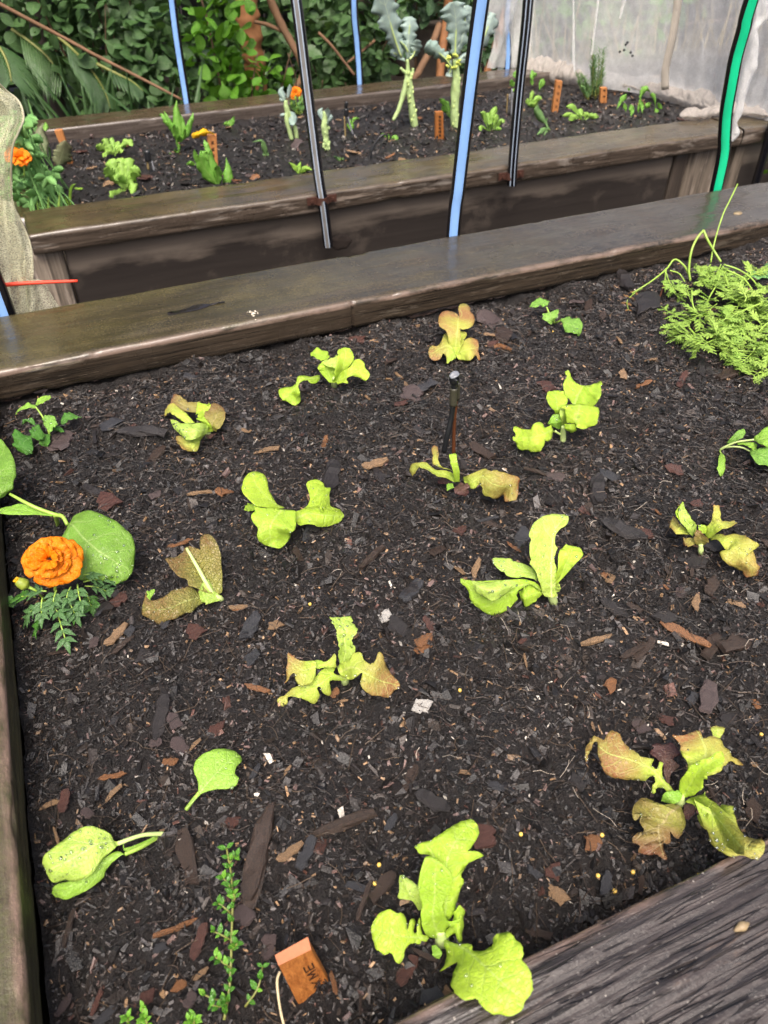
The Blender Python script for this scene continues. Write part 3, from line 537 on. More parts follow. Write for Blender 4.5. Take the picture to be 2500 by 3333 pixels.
# ================================================================== THE TWO RAISED BEDS
def board(name, axis, a0, a1, b0, b1, z0, z1, mat, parent, n=220, rnd=.009, amp=.0018, ridge=.0006, seed=0, wear_side=-1, sag=0.0, notch=(), kt=34, rf=7.0):
    """a sawn timber: rounded edges, wavy faces, raised grain; runs along X (axis 0) or Y (axis 1)"""
    pts = []; tags = []
    def arc(cb, cz, s, e, k):
        for i in range(k + 1):
            a = s + (e - s) * i / k; pts.append((cb + rnd * math.cos(a), cz + rnd * math.sin(a))); tags.append(1)
    def side(p, q, k):
        for i in range(1, k): f = i / k; pts.append((p[0] + (q[0] - p[0]) * f, p[1] + (q[1] - p[1]) * f)); tags.append(0)
    hp = math.pi / 2; kf = 14
    arc(b0 + rnd, z1 - rnd, math.pi, hp, 5); m1 = len(pts); side(pts[-1], (b1 - rnd, z1), kt)
    arc(b1 - rnd, z1 - rnd, hp, 0, 4); side(pts[-1], (b1, z0 + rnd), kf)
    arc(b1 - rnd, z0 + rnd, 0, -hp, 3); side(pts[-1], (b0 + rnd, z0), 8)
    arc(b0 + rnd, z0 + rnd, -hp, -math.pi, 3); side(pts[-1], (b0, z1 - rnd), kf)
    P = np.array(pts); m = len(P); cen = np.array([(b0 + b1) / 2, (z0 + z1) / 2])
    S = np.linspace(a0, a1, n)
    nb = P - np.array([np.clip(P[:, 0], b0 + rnd, b1 - rnd), np.clip(P[:, 1], z0 + rnd, z1 - rnd)]).T
    ln = np.linalg.norm(nb, axis=1); out = np.where(ln[:, None] > 1e-6, nb / (ln[:, None] + 1e-9), 0)
    fl = ln < rnd * .5
    for i in np.where(fl)[0]:
        dd = [abs(P[i, 0] - b0), abs(P[i, 0] - b1), abs(P[i, 1] - z0), abs(P[i, 1] - z1)]; out[i] = [(-1, 0), (1, 0), (0, -1), (0, 1)][int(np.argmin(dd))]
    A = S[:, None]; Bq = P[None, :, 0]; Zq = P[None, :, 1]
    dsp = amp * 1.6 * fbm(A * 3.0, Bq * 9, Zq * 9, seed) + amp * fbm(A * 9, Bq * 30, Zq * 30, seed + 4) + ridge * fbm(A * rf, Bq * 170, Zq * 170, seed + 9, 3)
    edge = np.array(tags)[None] * np.clip(fbm(A * 14, Bq * 3, Zq * 3, seed + 17) * 2 - .25, 0, 1)
    dsp = dsp - .006 * edge
    for (x, w, d) in notch: dsp = dsp - np.where(np.abs(Zq - (z0 + z1) / 2) < (z1 - z0) * .5, d * np.exp(-((A - x) / w) ** 2), 0) * (out[None, :, 0] * wear_side > .4)
    Bn = Bq + out[None, :, 0] * dsp; Zn = Zq + out[None, :, 1] * dsp + sag * fbm(A * 1.3, 0, 0, seed + 40)
    Av = np.repeat(A, m, 1)
    wobble = .004 * fbm(np.stack([Bq[0] * 40, Zq[0] * 40], -1)[:, 0], Zq[0] * 40, 0, seed + 3)
    Av[0] += wobble; Av[-1] += wobble
    V = np.stack([Av, Bn, Zn] if axis == 0 else [Bn, Av, Zn], -1).reshape(-1, 3)
    wr = np.zeros(m)
    for i in range(m):
        if P[i, 1] > z1 - rnd * 1.2:
            dn = abs(P[i, 0] - (b0 if wear_side < 0 else b1)); wr[i] = max(0, 1 - dn / .011)
    Fc = [tuple(f) for f in grid_faces(n, m, True)]
    if axis == 1: Fc = [f[::-1] for f in Fc]
    Fc += [tuple(range(m)), tuple((n - 1) * m + i for i in range(m))[::-1]]
    return link(name, mesh(name, V, Fc, wear=np.tile(wr, n)), mat, parent)

bed = empty('raised_bed', (1.2, .72, -.60), 'dark wet timber garden bed in the foreground planted with lettuce', 'raised bed')
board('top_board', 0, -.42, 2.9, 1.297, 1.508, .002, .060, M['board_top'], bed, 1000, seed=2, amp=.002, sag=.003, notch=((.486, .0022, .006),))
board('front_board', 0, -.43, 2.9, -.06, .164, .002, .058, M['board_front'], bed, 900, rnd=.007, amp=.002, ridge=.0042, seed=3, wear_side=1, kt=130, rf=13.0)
board('side_board', 1, .166, 1.294, -.40, -.187, .002, .060, M['board_side'], bed, 260, seed=4, ridge=.0016, wear_side=1)
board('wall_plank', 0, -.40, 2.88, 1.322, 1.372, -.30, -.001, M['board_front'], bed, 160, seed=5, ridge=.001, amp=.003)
board('wall_plank', 0, -.40, 2.88, 1.322, 1.372, -.60, -.303, M['wall'], bed, 80, seed=6)
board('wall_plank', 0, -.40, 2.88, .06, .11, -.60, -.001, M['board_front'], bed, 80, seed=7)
board('wall_plank', 1, .115, 1.318, -.29, -.225, -.60, -.001, M['board_side'], bed, 80, seed=8)
# knots on the board tops
km = plain('knot', (.27, .2, .11), .5, var=.4, scale=150)
for fr, u, v, s in (('B5', 1040, 537, .011), ('B5', 168, 535, .008), ('B6', 1480, 172, .011), ('A5', 0, 0, 0)):
    if not s: continue
    p = atz(fr, u, v, .0605); a = np.linspace(0, 2 * math.pi, 15)[:-1]
    ring = [(p[0] + s * (1 + .12 * math.sin(3 * t)) * math.cos(t), p[1] + s * .72 * math.sin(t), .0612) for t in a]
    low = [(x, y, .056) for x, y, z in ring]; V = ring + low + [(p[0], p[1], .0618)]; n = len(a)
    link('knot', mesh('knot', V, [(i, (i + 1) % n, 2 * n) for i in range(n)] + [(i, n + i, n + (i + 1) % n, (i + 1) % n) for i in range(n)]), km, bed)
p = atz('A5', 0, 0, 0); p = atz('S', 2415, 3016, .059)
V, Fc = tube_geo([p + (-.008, 0, -.001), p + (0, 0, .001), p + (.008, 0, -.001)], [.001, .0045, .001], 8, 8); link('knot', mesh('knot', V, Fc), km, bed)

# split knot and a pale dropping on the mossy board
p = atz('B4', 1170, 750, .0605); xs = np.linspace(-.052, .060, 15); wv = .011 * np.sin(np.linspace(.05, math.pi, 15)) ** .7 * (1 + .3 * fbm(xs * 60, 0, 0, 4)); wv[-5:] *= .5
top = [(p[0] + x, p[1] + w + .006 * x / .05, .0622) for x, w in zip(xs, wv)]; bot = [(p[0] + x, p[1] - w * .6 + .006 * x / .05, .0618) for x, w in zip(xs, wv)]; mid = [(p[0] + x, p[1] + .003, .0632 + .0010 * math.sin(i * 1.7)) for i, x in enumerate(xs)]
link('split_knot', mesh('split_knot', top + mid + bot, [(i, i + 1, 16 + i, 15 + i) for i in range(14)] + [(15 + i, 16 + i, 31 + i, 30 + i) for i in range(14)]), plain('wet_hollow', (.016, .013, .012), .12, .6, var=.5, scale=80), bed)
mb = MB()
for i in range(22):
    q = atz('B4', 1512 + random.gauss(0, 18), 778 + random.gauss(0, 10), .0606); r0 = random.uniform(.0008, .0028); n = 7
    mb.add([(q[0] + r0 * (1 + random.uniform(-.4, .4)) * math.cos(a), q[1] + r0 * .8 * (1 + random.uniform(-.4, .4)) * math.sin(a), .0618) for a in np.arange(n) * 2 * math.pi / n] + [(q[0], q[1], .0634)], [(k, (k + 1) % n, n) for k in range(n)])
o = mb.build('pale_flecks', plain('pale_fleck', (.62, .55, .44), .8), bed); o['kind'] = 'stuff'

bed2 = empty('raised_bed', (1.5, 2.85, -.60), 'mossy timber garden bed behind, with plant markers and net', 'raised bed')
board('top_board', 0, -.085, 2.40, 2.272, 2.462, -.146, -.090, M['board_far'], bed2, 330, seed=11, amp=.003, sag=.006)
board('top_board', 0, 2.403, 3.4, 2.274, 2.460, -.148, -.093, M['board_far'], bed2, 130, seed=12, amp=.003, sag=.006)
board('back_board', 0, .005, 3.4, 3.275, 3.425, -.150, -.090, M['board_back'], bed2, 260, seed=13, amp=.002)
board('side_board', 1, 2.464, 3.42, -.11, .002, -.20, -.105, M['board_far'], bed2, 80, seed=14)
board('wall_plank', 0, -.005, 2.135, 2.312, 2.352, -.62, -.1475, M['wall'], bed2, 260, rnd=.005, seed=15)
board('wall_plank', 0, 2.46, 3.35, 2.312, 2.352, -.62, -.1505, M['wall'], bed2, 60, rnd=.005, seed=16)
board('wall_plank', 0, .01, 3.38, 3.30, 3.35, -.62, -.1515, M['wall'], bed2, 60, rnd=.005, seed=17)
def postmesh(name, x0, x1, y0, y1, z0, z1, mat, parent, seed, rnd=.012):
    n, m = 26, 36; a = np.arange(m) * 2 * math.pi / m; hx, hy = (x1 - x0) / 2, (y1 - y0) / 2
    q = lambda v, e: np.sign(v) * np.abs(v) ** e
    zz = np.linspace(z0, z1, n); V = []
    for i, z in enumerate(zz):
        d = 1 + .10 * fbm(np.cos(a) * 5 + 9, np.sin(a) * 5, z * 3, seed) + .05 * fbm(np.cos(a) * 22, np.sin(a) * 22, z * 4, seed + 3)
        V += [((x0 + x1) / 2 + hx * q(math.cos(t), .5) * d[j], (y0 + y1) / 2 + hy * q(math.sin(t), .5) * d[j], z) for j, t in enumerate(a)]
    return link(name, mesh(name, V, [tuple(f) for f in grid_faces(n, m, True)] + [tuple((n - 1) * m + j for j in range(m))]), mat, parent)
postmesh('corner_post', -.105, -.008, 2.30, 2.36, -.62, -.148, M['post'], bed2, 3)
postmesh('post', 2.14, 2.20, 2.30, 2.35, -.62, -.149, M['post_dark'], bed2, 4)
postmesh('post', 2.215, 2.415, 2.305, 2.40, -.62, -.149, M['post'], bed2, 5)
postmesh('post', 2.425, 2.475, 2.30, 2.36, -.62, -.150, M['post'], bed2, 6)
# rotten knot hole in the wall plank
kh = MB()
p = aty('B5', 570, 345, 2.3115); a = np.linspace(0, 2 * math.pi, 19)[:-1]; rr = .028 * (1 + .35 * fbm(np.cos(a) * 2, np.sin(a) * 2, 0, 5)); n = len(a)
rim = [(p[0] + rr[i] * 1.25 * math.cos(t), p[1] - .0012, p[2] + rr[i] * .9 * math.sin(t)) for i, t in enumerate(a)]
inn = [(p[0] + .62 * (x - p[0]), p[1] - .004 - .004 * random.random(), p[2] + .62 * (z - p[2])) for x, y, z in rim]
kh.add(rim + inn + [tuple(p)], [(i, (i + 1) % n, n + (i + 1) % n, n + i) for i in range(n)] + [(n + i, n + (i + 1) % n, 2 * n) for i in range(n)])
kh.build('knot_hole', plain('rotten_wood', (.018, .011, .008), .85, var=.7, scale=120), bed2)

# ================================================================== HOOPS
def hoop(path, label, inner, outer_lines, rad=.0158, n=90, sky_streak=False):
    """an arch of poly pipe with a coloured stripe along its inner side"""
    base = np.array(path[0]); P = catmull(np.array(path), n); T, _, _ = frames(P)
    cen = np.array([P[:, 0].mean(), (P[0, 1] + P[-1, 1]) / 2, P[:, 2].min() + .3])
    seg = 40; a = np.arange(seg) * 2 * math.pi / seg; V = []
    for i in range(n):
        inw = np.array([0, cen[1] - P[i, 1], cen[2] - P[i, 2] if P[i, 2] > cen[2] else 0]); inw = np.array([math.sin(-.47) * -inw[1], math.cos(-.47) * inw[1], inw[2]]); inw -= T[i] * (inw @ T[i]); inw /= np.linalg.norm(inw) + 1e-9
        sd = np.cross(T[i], inw); V.append(P[i] + rad * (np.cos(a)[:, None] * inw + np.sin(a)[:, None] * sd))
    V = np.array(V).reshape(-1, 3); Fc = grid_faces(n, seg, True); mid = ((np.arange(seg) + .5) * 360 / seg + 180) % 360 - 180
    e = empty('hoop', (base[0], base[1], base[2]), label, 'garden hoop', 'pipe hoops over the beds')
    me = mesh('pipe', V, Fc); me.materials.append(M['black']); me.materials.append(inner); me.materials.append(M['line']); me.materials.append(M['sky_streak'])
    idx = np.zeros(len(Fc), np.int32); jj = np.tile(np.arange(seg), n - 1)
    idx[np.abs(mid[jj]) < 40] = 1
    if sky_streak: idx[np.abs(mid[jj]) > 163] = 3
    if outer_lines: idx[(np.abs(np.abs(mid[jj]) - 157) < 5)] = 2
    me.polygons.foreach_set('material_index', idx)
    link('pipe', me, None, e); return e
def arch(b, pts, far, apex):
    """leg points up one side, then over to the other leg"""
    x0, y0, _ = pts[-1]; x1, y1, z1 = far[0]
    top = [(x0 + (x1 - x0) * t, y0 + (y1 - y0) * t, pts[-1][2] + (apex - pts[-1][2]) * math.sin(math.pi * s)) for t, s in ((.06, .25), (.22, .42), (.5, .5), (.78, .42), (.94, .25))]
    return [tuple(b)] + pts + top + far
hoop(arch((.822, 1.5365, -.45), [(.826, 1.5355, .05), (.828, 1.528, .164), (.832, 1.515, .349), (.838, 1.503, .508), (.838, 1.47, .68)], [(.84, -.05, .68), (.84, -.10, .05), (.84, -.10, -.45)], 1.25), 'tall pipe hoop with a pale blue stripe behind the near board, near the spray stake', M['blue'], False)
hoop(arch((1.63, 1.5365, -.45), [(1.590, 1.5365, .0), (1.578, 1.5365, .13), (1.5655, 1.538, .18), (1.552, 1.54, .235), (1.540, 1.537, .297), (1.533, 1.537, .354), (1.527, 1.53, .41), (1.521, 1.525, .462), (1.51, 1.49, .68)], [(1.52, -.05, .68), (1.54, -.10, .05), (1.54, -.10, -.45)], 1.2), 'bright green striped pipe hoop bending up behind the near board', M['greenp'], False)
hoop(arch((-.135, 1.5365, -.45), [(-.136, 1.536, .06), (-.14, 1.53, .2), (-.145, 1.51, .5), (-.15, 1.47, .68)], [(-.15, -.05, .68), (-.16, -.12, .05), (-.16, -.12, -.45)], 1.2), 'blue striped pipe hoop wrapped in the yellowed net', M['blue'], False)
f1 = hoop(arch((.768, 2.2535, -.247), [(.758, 2.2535, -.12), (.752, 2.268, -.03), (.748, 2.31, .185), (.742, 2.345, .40), (.735, 2.40, .60)], [(.62, 3.41, .60), (.607, 3.435, .255), (.604, 3.442, .106), (.605, 3.446, -.093), (.60, 3.446, -.5)], .95), 'glossy black pipe hoop with a dusty streak, its foot against the rotten knot', M['blue'], True, sky_streak=True)
f2 = hoop(arch((1.421, 2.2535, -.147), [(1.416, 2.2535, -.06), (1.414, 2.258, .131), (1.413, 2.26, .37), (1.41, 2.30, .60)], [(1.33, 3.40, .60), (1.33, 3.432, .214), (1.345, 3.446, .07), (1.354, 3.447, -.088), (1.36, 3.447, -.5)], .95), 'black pipe hoop with two thin pale lines, held by a rusty saddle', M['blue'], True)
f3 = hoop(arch((2.52, 2.25, -.45), [(2.51, 2.252, -.1), (2.48, 2.26, .2), (2.45, 2.30, .55)], [(2.08, 3.41, .55), (2.055, 3.446, .17), (2.081, 3.447, -.072), (2.09, 3.447, -.5)], .9), 'pipe hoop inside the white net', M['blue'], False)
def saddle(x, z, par, tilt=0):
    mb = MB(); n = 12; a = np.linspace(0, math.pi, n); r0, r1 = .0168, .0205; y0 = 2.2695
    for s0, s1 in ((-.011, .011),):
        ring = [(x + r * math.cos(t), y0 - .010 - r * math.sin(t) * 1.0, z + s) for t in a for r in (r0, r1) for s in (s0, s1)]
        Fc = []
        for i in range(n - 1):
            b = i * 4
            Fc += [(b, b + 1, b + 5, b + 4), (b + 2, b + 6, b + 7, b + 3), (b, b + 4, b + 6, b + 2), (b + 1, b + 3, b + 7, b + 5)]
        mb.add(ring, Fc)
    mb.box(x - .047, x - .0165, y0 - .0115, y0 - .006, z - .011, z + .011); mb.box(x + .0165, x + .047, y0 - .0115, y0 - .006, z - .011, z + .011)
    mb.box(x - .037, x - .029, y0 - .016, y0 - .0117, z - .004, z + .004); mb.box(x + .029, x + .037, y0 - .016, y0 - .0117, z - .004, z + .004)
    mb.build('saddle_clip', M['rust'], par, False)
saddle(.757, -.104, f1); saddle(1.419, -.118, f2)

# ================================================================== FENCE FAR BEHIND
fence = empty('paling_fence', (2.5, 6.3, -.6), 'dark grey paling fence behind the shrubs', 'fence')
fm = []
for i in range(3):
    mb = MB(); mb.box(-.07, .07, -.009, .009, 0, 1.9); me = mesh('paling', np.concatenate(mb.V), mb.F); me.materials.append(M['fence']); fm.append(me)
for i in range(58):
    o = bpy.data.objects.new('paling', fm[i % 3]); COL.objects.link(o); o.parent = fence; o.location = (-3.6 + i * .146, random.uniform(-.006, .006), random.uniform(-.03, .03)); o.rotation_euler = (0, random.gauss(0, .004), random.gauss(0, .02))

# ================================================================== PLANTS: leaf surfaces
_seed = [100]
def smooth_patch(rows, nv, nu):
    A = catmull(rows, nv)                                     # (nv, K, 3)
    return np.swapaxes(catmull(np.swapaxes(A, 0, 1), nu), 0, 1)
def leaf_geo(rows, nv=46, nu=15, lobe=.10, lfreq=6.5, frill=.0042, ffreq=6.0, blister=.0016, teeth=0.0, tfreq=26.0, rib=.0010, notches=2, seed=None):
    if seed is None: _seed[0] += 1; seed = _seed[0]
    G = smooth_patch(rows, nv, nu); s = np.linspace(-1, 1, nu)[None, :]; v = np.linspace(0, 1, nv)[:, None]
    mid = G[:, nu // 2][:, None]; ev = G - mid
    if lobe or teeth:
        k = np.where(s < 0, fbm(v * lfreq, 1.3, 0, seed, 3), fbm(v * lfreq, 8.7, 0, seed + 1, 3)) * lobe * 2.2
        if teeth: k = k + teeth * (np.abs(((v * tfreq + .35 * noise(v * 9, 0, 0, seed)) % 1.0) - .5) * 2 - .5)
        gg = np.random.default_rng(seed)
        for sd in (-1, 1):
            for _ in range(gg.integers(0, notches + 1) if lobe > .03 else 0):
                k = k - np.where(s * sd > 0, gg.uniform(.08, .26) * np.exp(-((v - gg.uniform(.25, .95)) / gg.uniform(.014, .035)) ** 2), 0)
        G = G + ev * k[..., None] * (np.abs(s) ** 2.5)[..., None]
    du = np.gradient(G, axis=1); dv = np.gradient(G, axis=0); N = np.cross(dv, du); N /= np.linalg.norm(N, axis=-1)[..., None] + 1e-9
    flip = np.where(N[..., 2:3].mean() < 0, -1, 1); N = N * flip
    w = np.linalg.norm(G[:, -1] - G[:, 0], axis=-1)[:, None]; wf = np.clip(w / .03, .15, 1.2)
    off = frill * np.abs(s) ** 2.2 * np.where(s < 0, fbm(v * ffreq, 3.1, 0, seed + 5, 2), fbm(v * ffreq, 6.4, 0, seed + 6, 2)) * 2 * wf
    off = off + blister * (fbm(G[..., 0] * 160, G[..., 1] * 160, G[..., 2] * 160, seed, 2) + 1.6 * fbm(G[..., 0] * 60, G[..., 1] * 60, G[..., 2] * 60, seed + 3, 2)) * wf - rib * np.exp(-(s / .13) ** 2) * wf
    G = G + N * off[..., None]
    uv = np.stack([np.repeat((s + 1) / 2, nv, 0), np.repeat(v, nu, 1)], -1)
    return G, N, uv
def solid(name, G, uv, mat, parent, th=.0005):
    nv, nu = G.shape[:2]
    me = mesh(name, G.reshape(-1, 3), grid_faces(nv, nu), uv.reshape(-1, 2)); o = link(name, me, mat, parent)
    m = o.modifiers.new('thickness', 'SOLIDIFY'); m.thickness = th; m.offset = 0
    return o
def rows_z(fr, rows, dz=0.0):
    out = []
    for r in rows:
        if len(r) == 5: a, b, c, d, z = r; L, Mi, Rr = (a, b, z), ((a + c) / 2, (b + d) / 2, z), (c, d, z)
        elif len(r) == 7: a, b, c, d, z1, z2, z3 = r; L, Mi, Rr = (a, b, z1), ((a + c) / 2, (b + d) / 2, z2), (c, d, z3)
        else: a, b, m1, m2, c, d, z1, z2, z3 = r; L, Mi, Rr = (a, b, z1), (m1, m2, z2), (c, d, z3)
        out.append([atz(fr, p[0], p[1], p[2] / 1000 + dz) for p in (L, Mi, Rr)])
    return np.array(out)
DROPS = {}
def drops_on(G, N, n, plant, rmin=.0008, rmax=.0022, seed=0):
    g = np.random.default_rng(seed + 77); nv, nu = G.shape[:2]
    for _ in range(n):
        i, j = g.integers(int(nv * .3), nv - 1), g.integers(1, nu - 1); r = rmin + (rmax - rmin) * g.random() ** 2.5
        DROPS.setdefault(plant, []).append((G[i, j], N[i, j], r))
_dome = None
def flush_drops():
    m, k = 8, 4; base = []; Fc = []
    for i in range(k):
        a = (math.pi / 2) * i / k
        base += [(math.cos(a) * math.cos(2 * math.pi * j / m), math.cos(a) * math.sin(2 * math.pi * j / m), math.sin(a) * .55) for j in range(m)]
    base.append((0, 0, .55)); base = np.array(base)
    for i in range(k - 1):
        for j in range(m): Fc.append((i * m + j, i * m + (j + 1) % m, (i + 1) * m + (j + 1) % m, (i + 1) * m + j))
    Fc += [((k - 1) * m + j, (k - 1) * m + (j + 1) % m, k * m) for j in range(m)] + [tuple(range(m))[::-1]]
    for plant, L in DROPS.items():
        mb = MB()
        for p, n, r in L:
            if n[2] < 0: n = -n
            t = np.cross(n, (1, 0, 0)); t /= np.linalg.norm(t) + 1e-9; b = np.cross(n, t)
            mb.add(p + n * .0003 + r * (base[:, :1] * t + base[:, 1:2] * b * 1.1 + base[:, 2:] * n), Fc)
        o = mb.build('water_drops', M['drop'], plant); o['kind'] = 'stuff'
def leaf(fr, rows, mat, plant, drops=0, name='leaf', dz=0.0, **kw):
    G, N, uv = leaf_geo(rows_z(fr, rows, dz), **kw)
    if drops: drops_on(G, N, drops, plant, seed=_seed[0])
    return solid(name, G, uv, M[mat], plant)

from mathutils import Vector
from mathutils.geometry import delaunay_2d_cdt
def inside(P, poly):
    x, y = P[:, 0], P[:, 1]; r = np.zeros(len(P), bool); a = poly; b = np.roll(poly, -1, 0)
    for (x0, y0), (x1, y1) in zip(a, b):
        c = ((y0 > y) != (y1 > y)) & (x < (x1 - x0) * (y - y0) / (y1 - y0 + 1e-12) + x0); r ^= c
    return r
def pleaf(fr, mat, plant, rib, outline, eneg=0.0, epos=0.0, drops=0, holes=(), crinkle=.0022, res=15, name='leaf'):
    """a leaf of any outline: its rib carries the height, both halves rise or droop away from it"""
    _seed[0] += 1; sd = _seed[0]; g = np.random.default_rng(sd)
    def ring(pts, k):
        P = np.array(pts, float); E = np.concatenate([P[-1:], P, P[:2]]); out = []
        for i in range(len(P)):
            a, b, c, d = E[i], E[i + 1], E[i + 2], E[i + 3]
            for t in np.arange(k) / k: out.append(.5 * (2 * b + (c - a) * t + (2 * a - 5 * b + 4 * c - d) * t * t + (3 * b - a - 3 * c + d) * t ** 3))
        return np.array(out)
    O = ring(outline, 3); size = math.sqrt((O[:, 0].max() - O[:, 0].min()) * (O[:, 1].max() - O[:, 1].min()))
    O = O + g.normal(0, size * .004, O.shape)
    Hs = [ring(h, 2) for h in holes]; st = size / res
    gx, gy = np.meshgrid(np.arange(O[:, 0].min(), O[:, 0].max(), st), np.arange(O[:, 1].min(), O[:, 1].max(), st)); gx = gx + (np.arange(gx.shape[0]) % 2)[:, None] * st / 2
    I = np.stack([gx.ravel(), gy.ravel()], -1) + g.normal(0, st * .08, (gx.size, 2)); ok = inside(I, O)
    for h in Hs: ok &= ~inside(I, h)
    I = I[ok]; B = np.concatenate([O] + Hs); I = I[np.array([np.min(np.sum((B - p) ** 2, 1)) for p in I]) > (st * .35) ** 2] if len(I) else I
    verts = [Vector(p) for p in np.concatenate([B, I])]; edges = []; o = 0
    for L in [O] + Hs: edges += [(o + i, o + (i + 1) % len(L)) for i in range(len(L))]; o += len(L)
    cv, ce, cf, _, _, _ = delaunay_2d_cdt(verts, edges, [], 3 if holes else 1, 1e-4)
    P = np.array([(v.x, v.y) for v in cv])
    Rb = catmull(np.array(rib, float), 40); D = np.linalg.norm(P[:, None] - Rb[None, :, :2], axis=-1); k = D.argmin(1); d = D[np.arange(len(P)), k]
    Tn = np.gradient(Rb[:, :2], axis=0); rel = P - Rb[k, :2]; sg = np.sign(Tn[k, 0] * rel[:, 1] - Tn[k, 1] * rel[:, 0])
    ln = np.linalg.norm(Tn[k], axis=1) + 1e-9; d = np.abs(Tn[k, 0] * rel[:, 1] - Tn[k, 1] * rel[:, 0]) / ln * .7 + d * .3
    m = d.max() + 1e-9; q = d / m; z = Rb[k, 2] + np.where(sg > 0, epos, eneg) * q ** 1.3
    pm = size * FR[fr][2] * .0005; A = P / size
    z = z + crinkle * 1000 * (fbm(A[:, 0] * 4.5, A[:, 1] * 4.5, 0, sd, 3) * (.35 + q) + .35 * fbm(A[:, 0] * 13, A[:, 1] * 13, 0, sd + 5, 2)) - 1.2 * np.exp(-(q / .06) ** 2)
    d3 = f_ + ((FR[fr][0] + P[:, 0] * FR[fr][2] - CX) / F)[:, None] * r_ + ((FR[fr][1] + P[:, 1] * FR[fr][2] - CY) / F)[:, None] * d_
    V = C0 + d3 * ((z / 1000 - CAM_H) / d3[:, 2])[:, None]
    uv = np.stack([.5 + .5 * sg * q, k / 39.0], -1)
    o = link(name, mesh(name, V, [tuple(f) for f in cf], uv), M[mat], plant); md = o.modifiers.new('thickness', 'SOLIDIFY'); md.thickness = .0005; md.offset = 0
    if drops:
        for i in g.integers(0, len(V), drops): DROPS.setdefault(plant, []).append((V[i], np.array([0, -.25, .97]), .0008 + .0013 * g.random() ** 2.5))
    return o
def path_z(fr, pts, dz=0.0): return [atz(fr, u, v, z / 1000 + dz) for u, v, z in pts]
def stem(fr, pts, rad, mat, plant, name='stem', n=20): return tube(name, path_z(fr, pts), rad, M[mat], plant, n, 8, .08, 3)
def plant_at(fr, u, v, name, label, cat, group=None, z=0.0): return empty(name, atz(fr, u, v, z), label, cat, group)
GL, RL = 'green lettuce seedlings', 'bronze lettuce seedlings'

# ---- large lime lettuce by the ridged front board
p = plant_at('A7', 1055, 930, 'lettuce', 'largest lime green lettuce, one leaf lying over the ridged front board', 'lettuce', GL)
pleaf('A7', 'lime', p, [(1000, 928, 8), (930, 915, 16), (850, 910, 24), (760, 890, 28), (690, 870, 24)], [(990, 905), (950, 895), (945, 820), (935, 812), (925, 860), (922, 890), (905, 880), (915, 830), (905, 812), (890, 818), (880, 850), (872, 875), (868, 820), (850, 790), (835, 782), (815, 785), (790, 768), (765, 765), (720, 785), (690, 830), (677, 870), (685, 920), (705, 980), (718, 985), (740, 1005), (765, 1005), (785, 1000), (810, 1045), (830, 1055), (850, 1030), (860, 985), (880, 955), (910, 945), (940, 950), (950, 935), (975, 935)], -6, 5, 3)
pleaf('A7', 'lime', p, [(1080, 940, 12), (1180, 975, 40), (1280, 1060, 68), (1400, 1170, 79), (1480, 1235, 76)], [(1070, 925), (1130, 945), (1220, 955), (1225, 985), (1290, 985), (1330, 960), (1340, 910), (1400, 888), (1440, 900), (1460, 930), (1490, 955), (1500, 1000), (1495, 1040), (1530, 1080), (1550, 1160), (1545, 1210), (1510, 1260), (1490, 1310), (1430, 1340), (1390, 1330), (1340, 1330), (1300, 1310), (1270, 1280), (1245, 1245), (1215, 1250), (1170, 1250), (1130, 1215), (1110, 1170), (1120, 1110), (1145, 1050), (1120, 1060), (1090, 1075), (1048, 1100), (1075, 1060), (1085, 1000), (1075, 960)], 9, -5, 5, res=18)
pleaf('A7', 'lime', p, [(1060, 890, 15), (1080, 760, 40), (1090, 620, 64), (1085, 510, 76), (1130, 400, 86), (1210, 300, 82)], [(1040, 890), (1050, 780), (1062, 680), (1060, 560), (1040, 520), (990, 470), (940, 462), (915, 430), (930, 410), (1000, 390), (1080, 335), (1140, 300), (1210, 275), (1250, 310), (1255, 370), (1215, 430), (1200, 450), (1240, 448), (1283, 475), (1220, 500), (1180, 540), (1165, 580), (1180, 610), (1160, 650), (1140, 720), (1125, 770), (1105, 810), (1080, 830), (1075, 890)], -6, -12, 4, res=18)
pleaf('A7', 'lime', p, [(1040, 915, 14), (1010, 800, 44), (1020, 700, 60), (1020, 600, 74), (1030, 500, 85)], [(1000, 915), (960, 880), (945, 790), (950, 740), (935, 670), (935, 600), (960, 500), (990, 475), (1040, 495), (1100, 560), (1115, 600), (1105, 650), (1090, 690), (1060, 740), (1075, 790), (1100, 830), (1155, 812), (1150, 840), (1120, 860), (1085, 865), (1060, 915)], 10, 8, 6, res=17)
leaf('A7', [(935, 770, 955, 760, 25), (900, 718, 945, 710, 40, 38, 40), (835, 705, 935, 650, 50, 48, 50), (825, 640, 900, 610, 55, 52, 52), (832, 580, 850, 578, 52)], 'lime_pale', p, 5)
leaf('A7', [(1075, 880, 1085, 920, 15), (1110, 850, 1130, 890, 25, 25, 20), (1120, 790, 1165, 935, 35, 30, 15), (1140, 750, 1185, 800, 45, 40, 30), (1160, 742, 1180, 765, 45, 44, 40)], 'lime', p)
leaf('A7', [(1005, 960, 1025, 955, 6), (1010, 1010, 1060, 995, 9), (1030, 1025, 1045, 1030, 5)], 'spinach', p)
stem('A7', [(1060, 935, -8), (1055, 910, 8), (1050, 880, 20)], [.007, .006, .004], 'stem_pale', p)

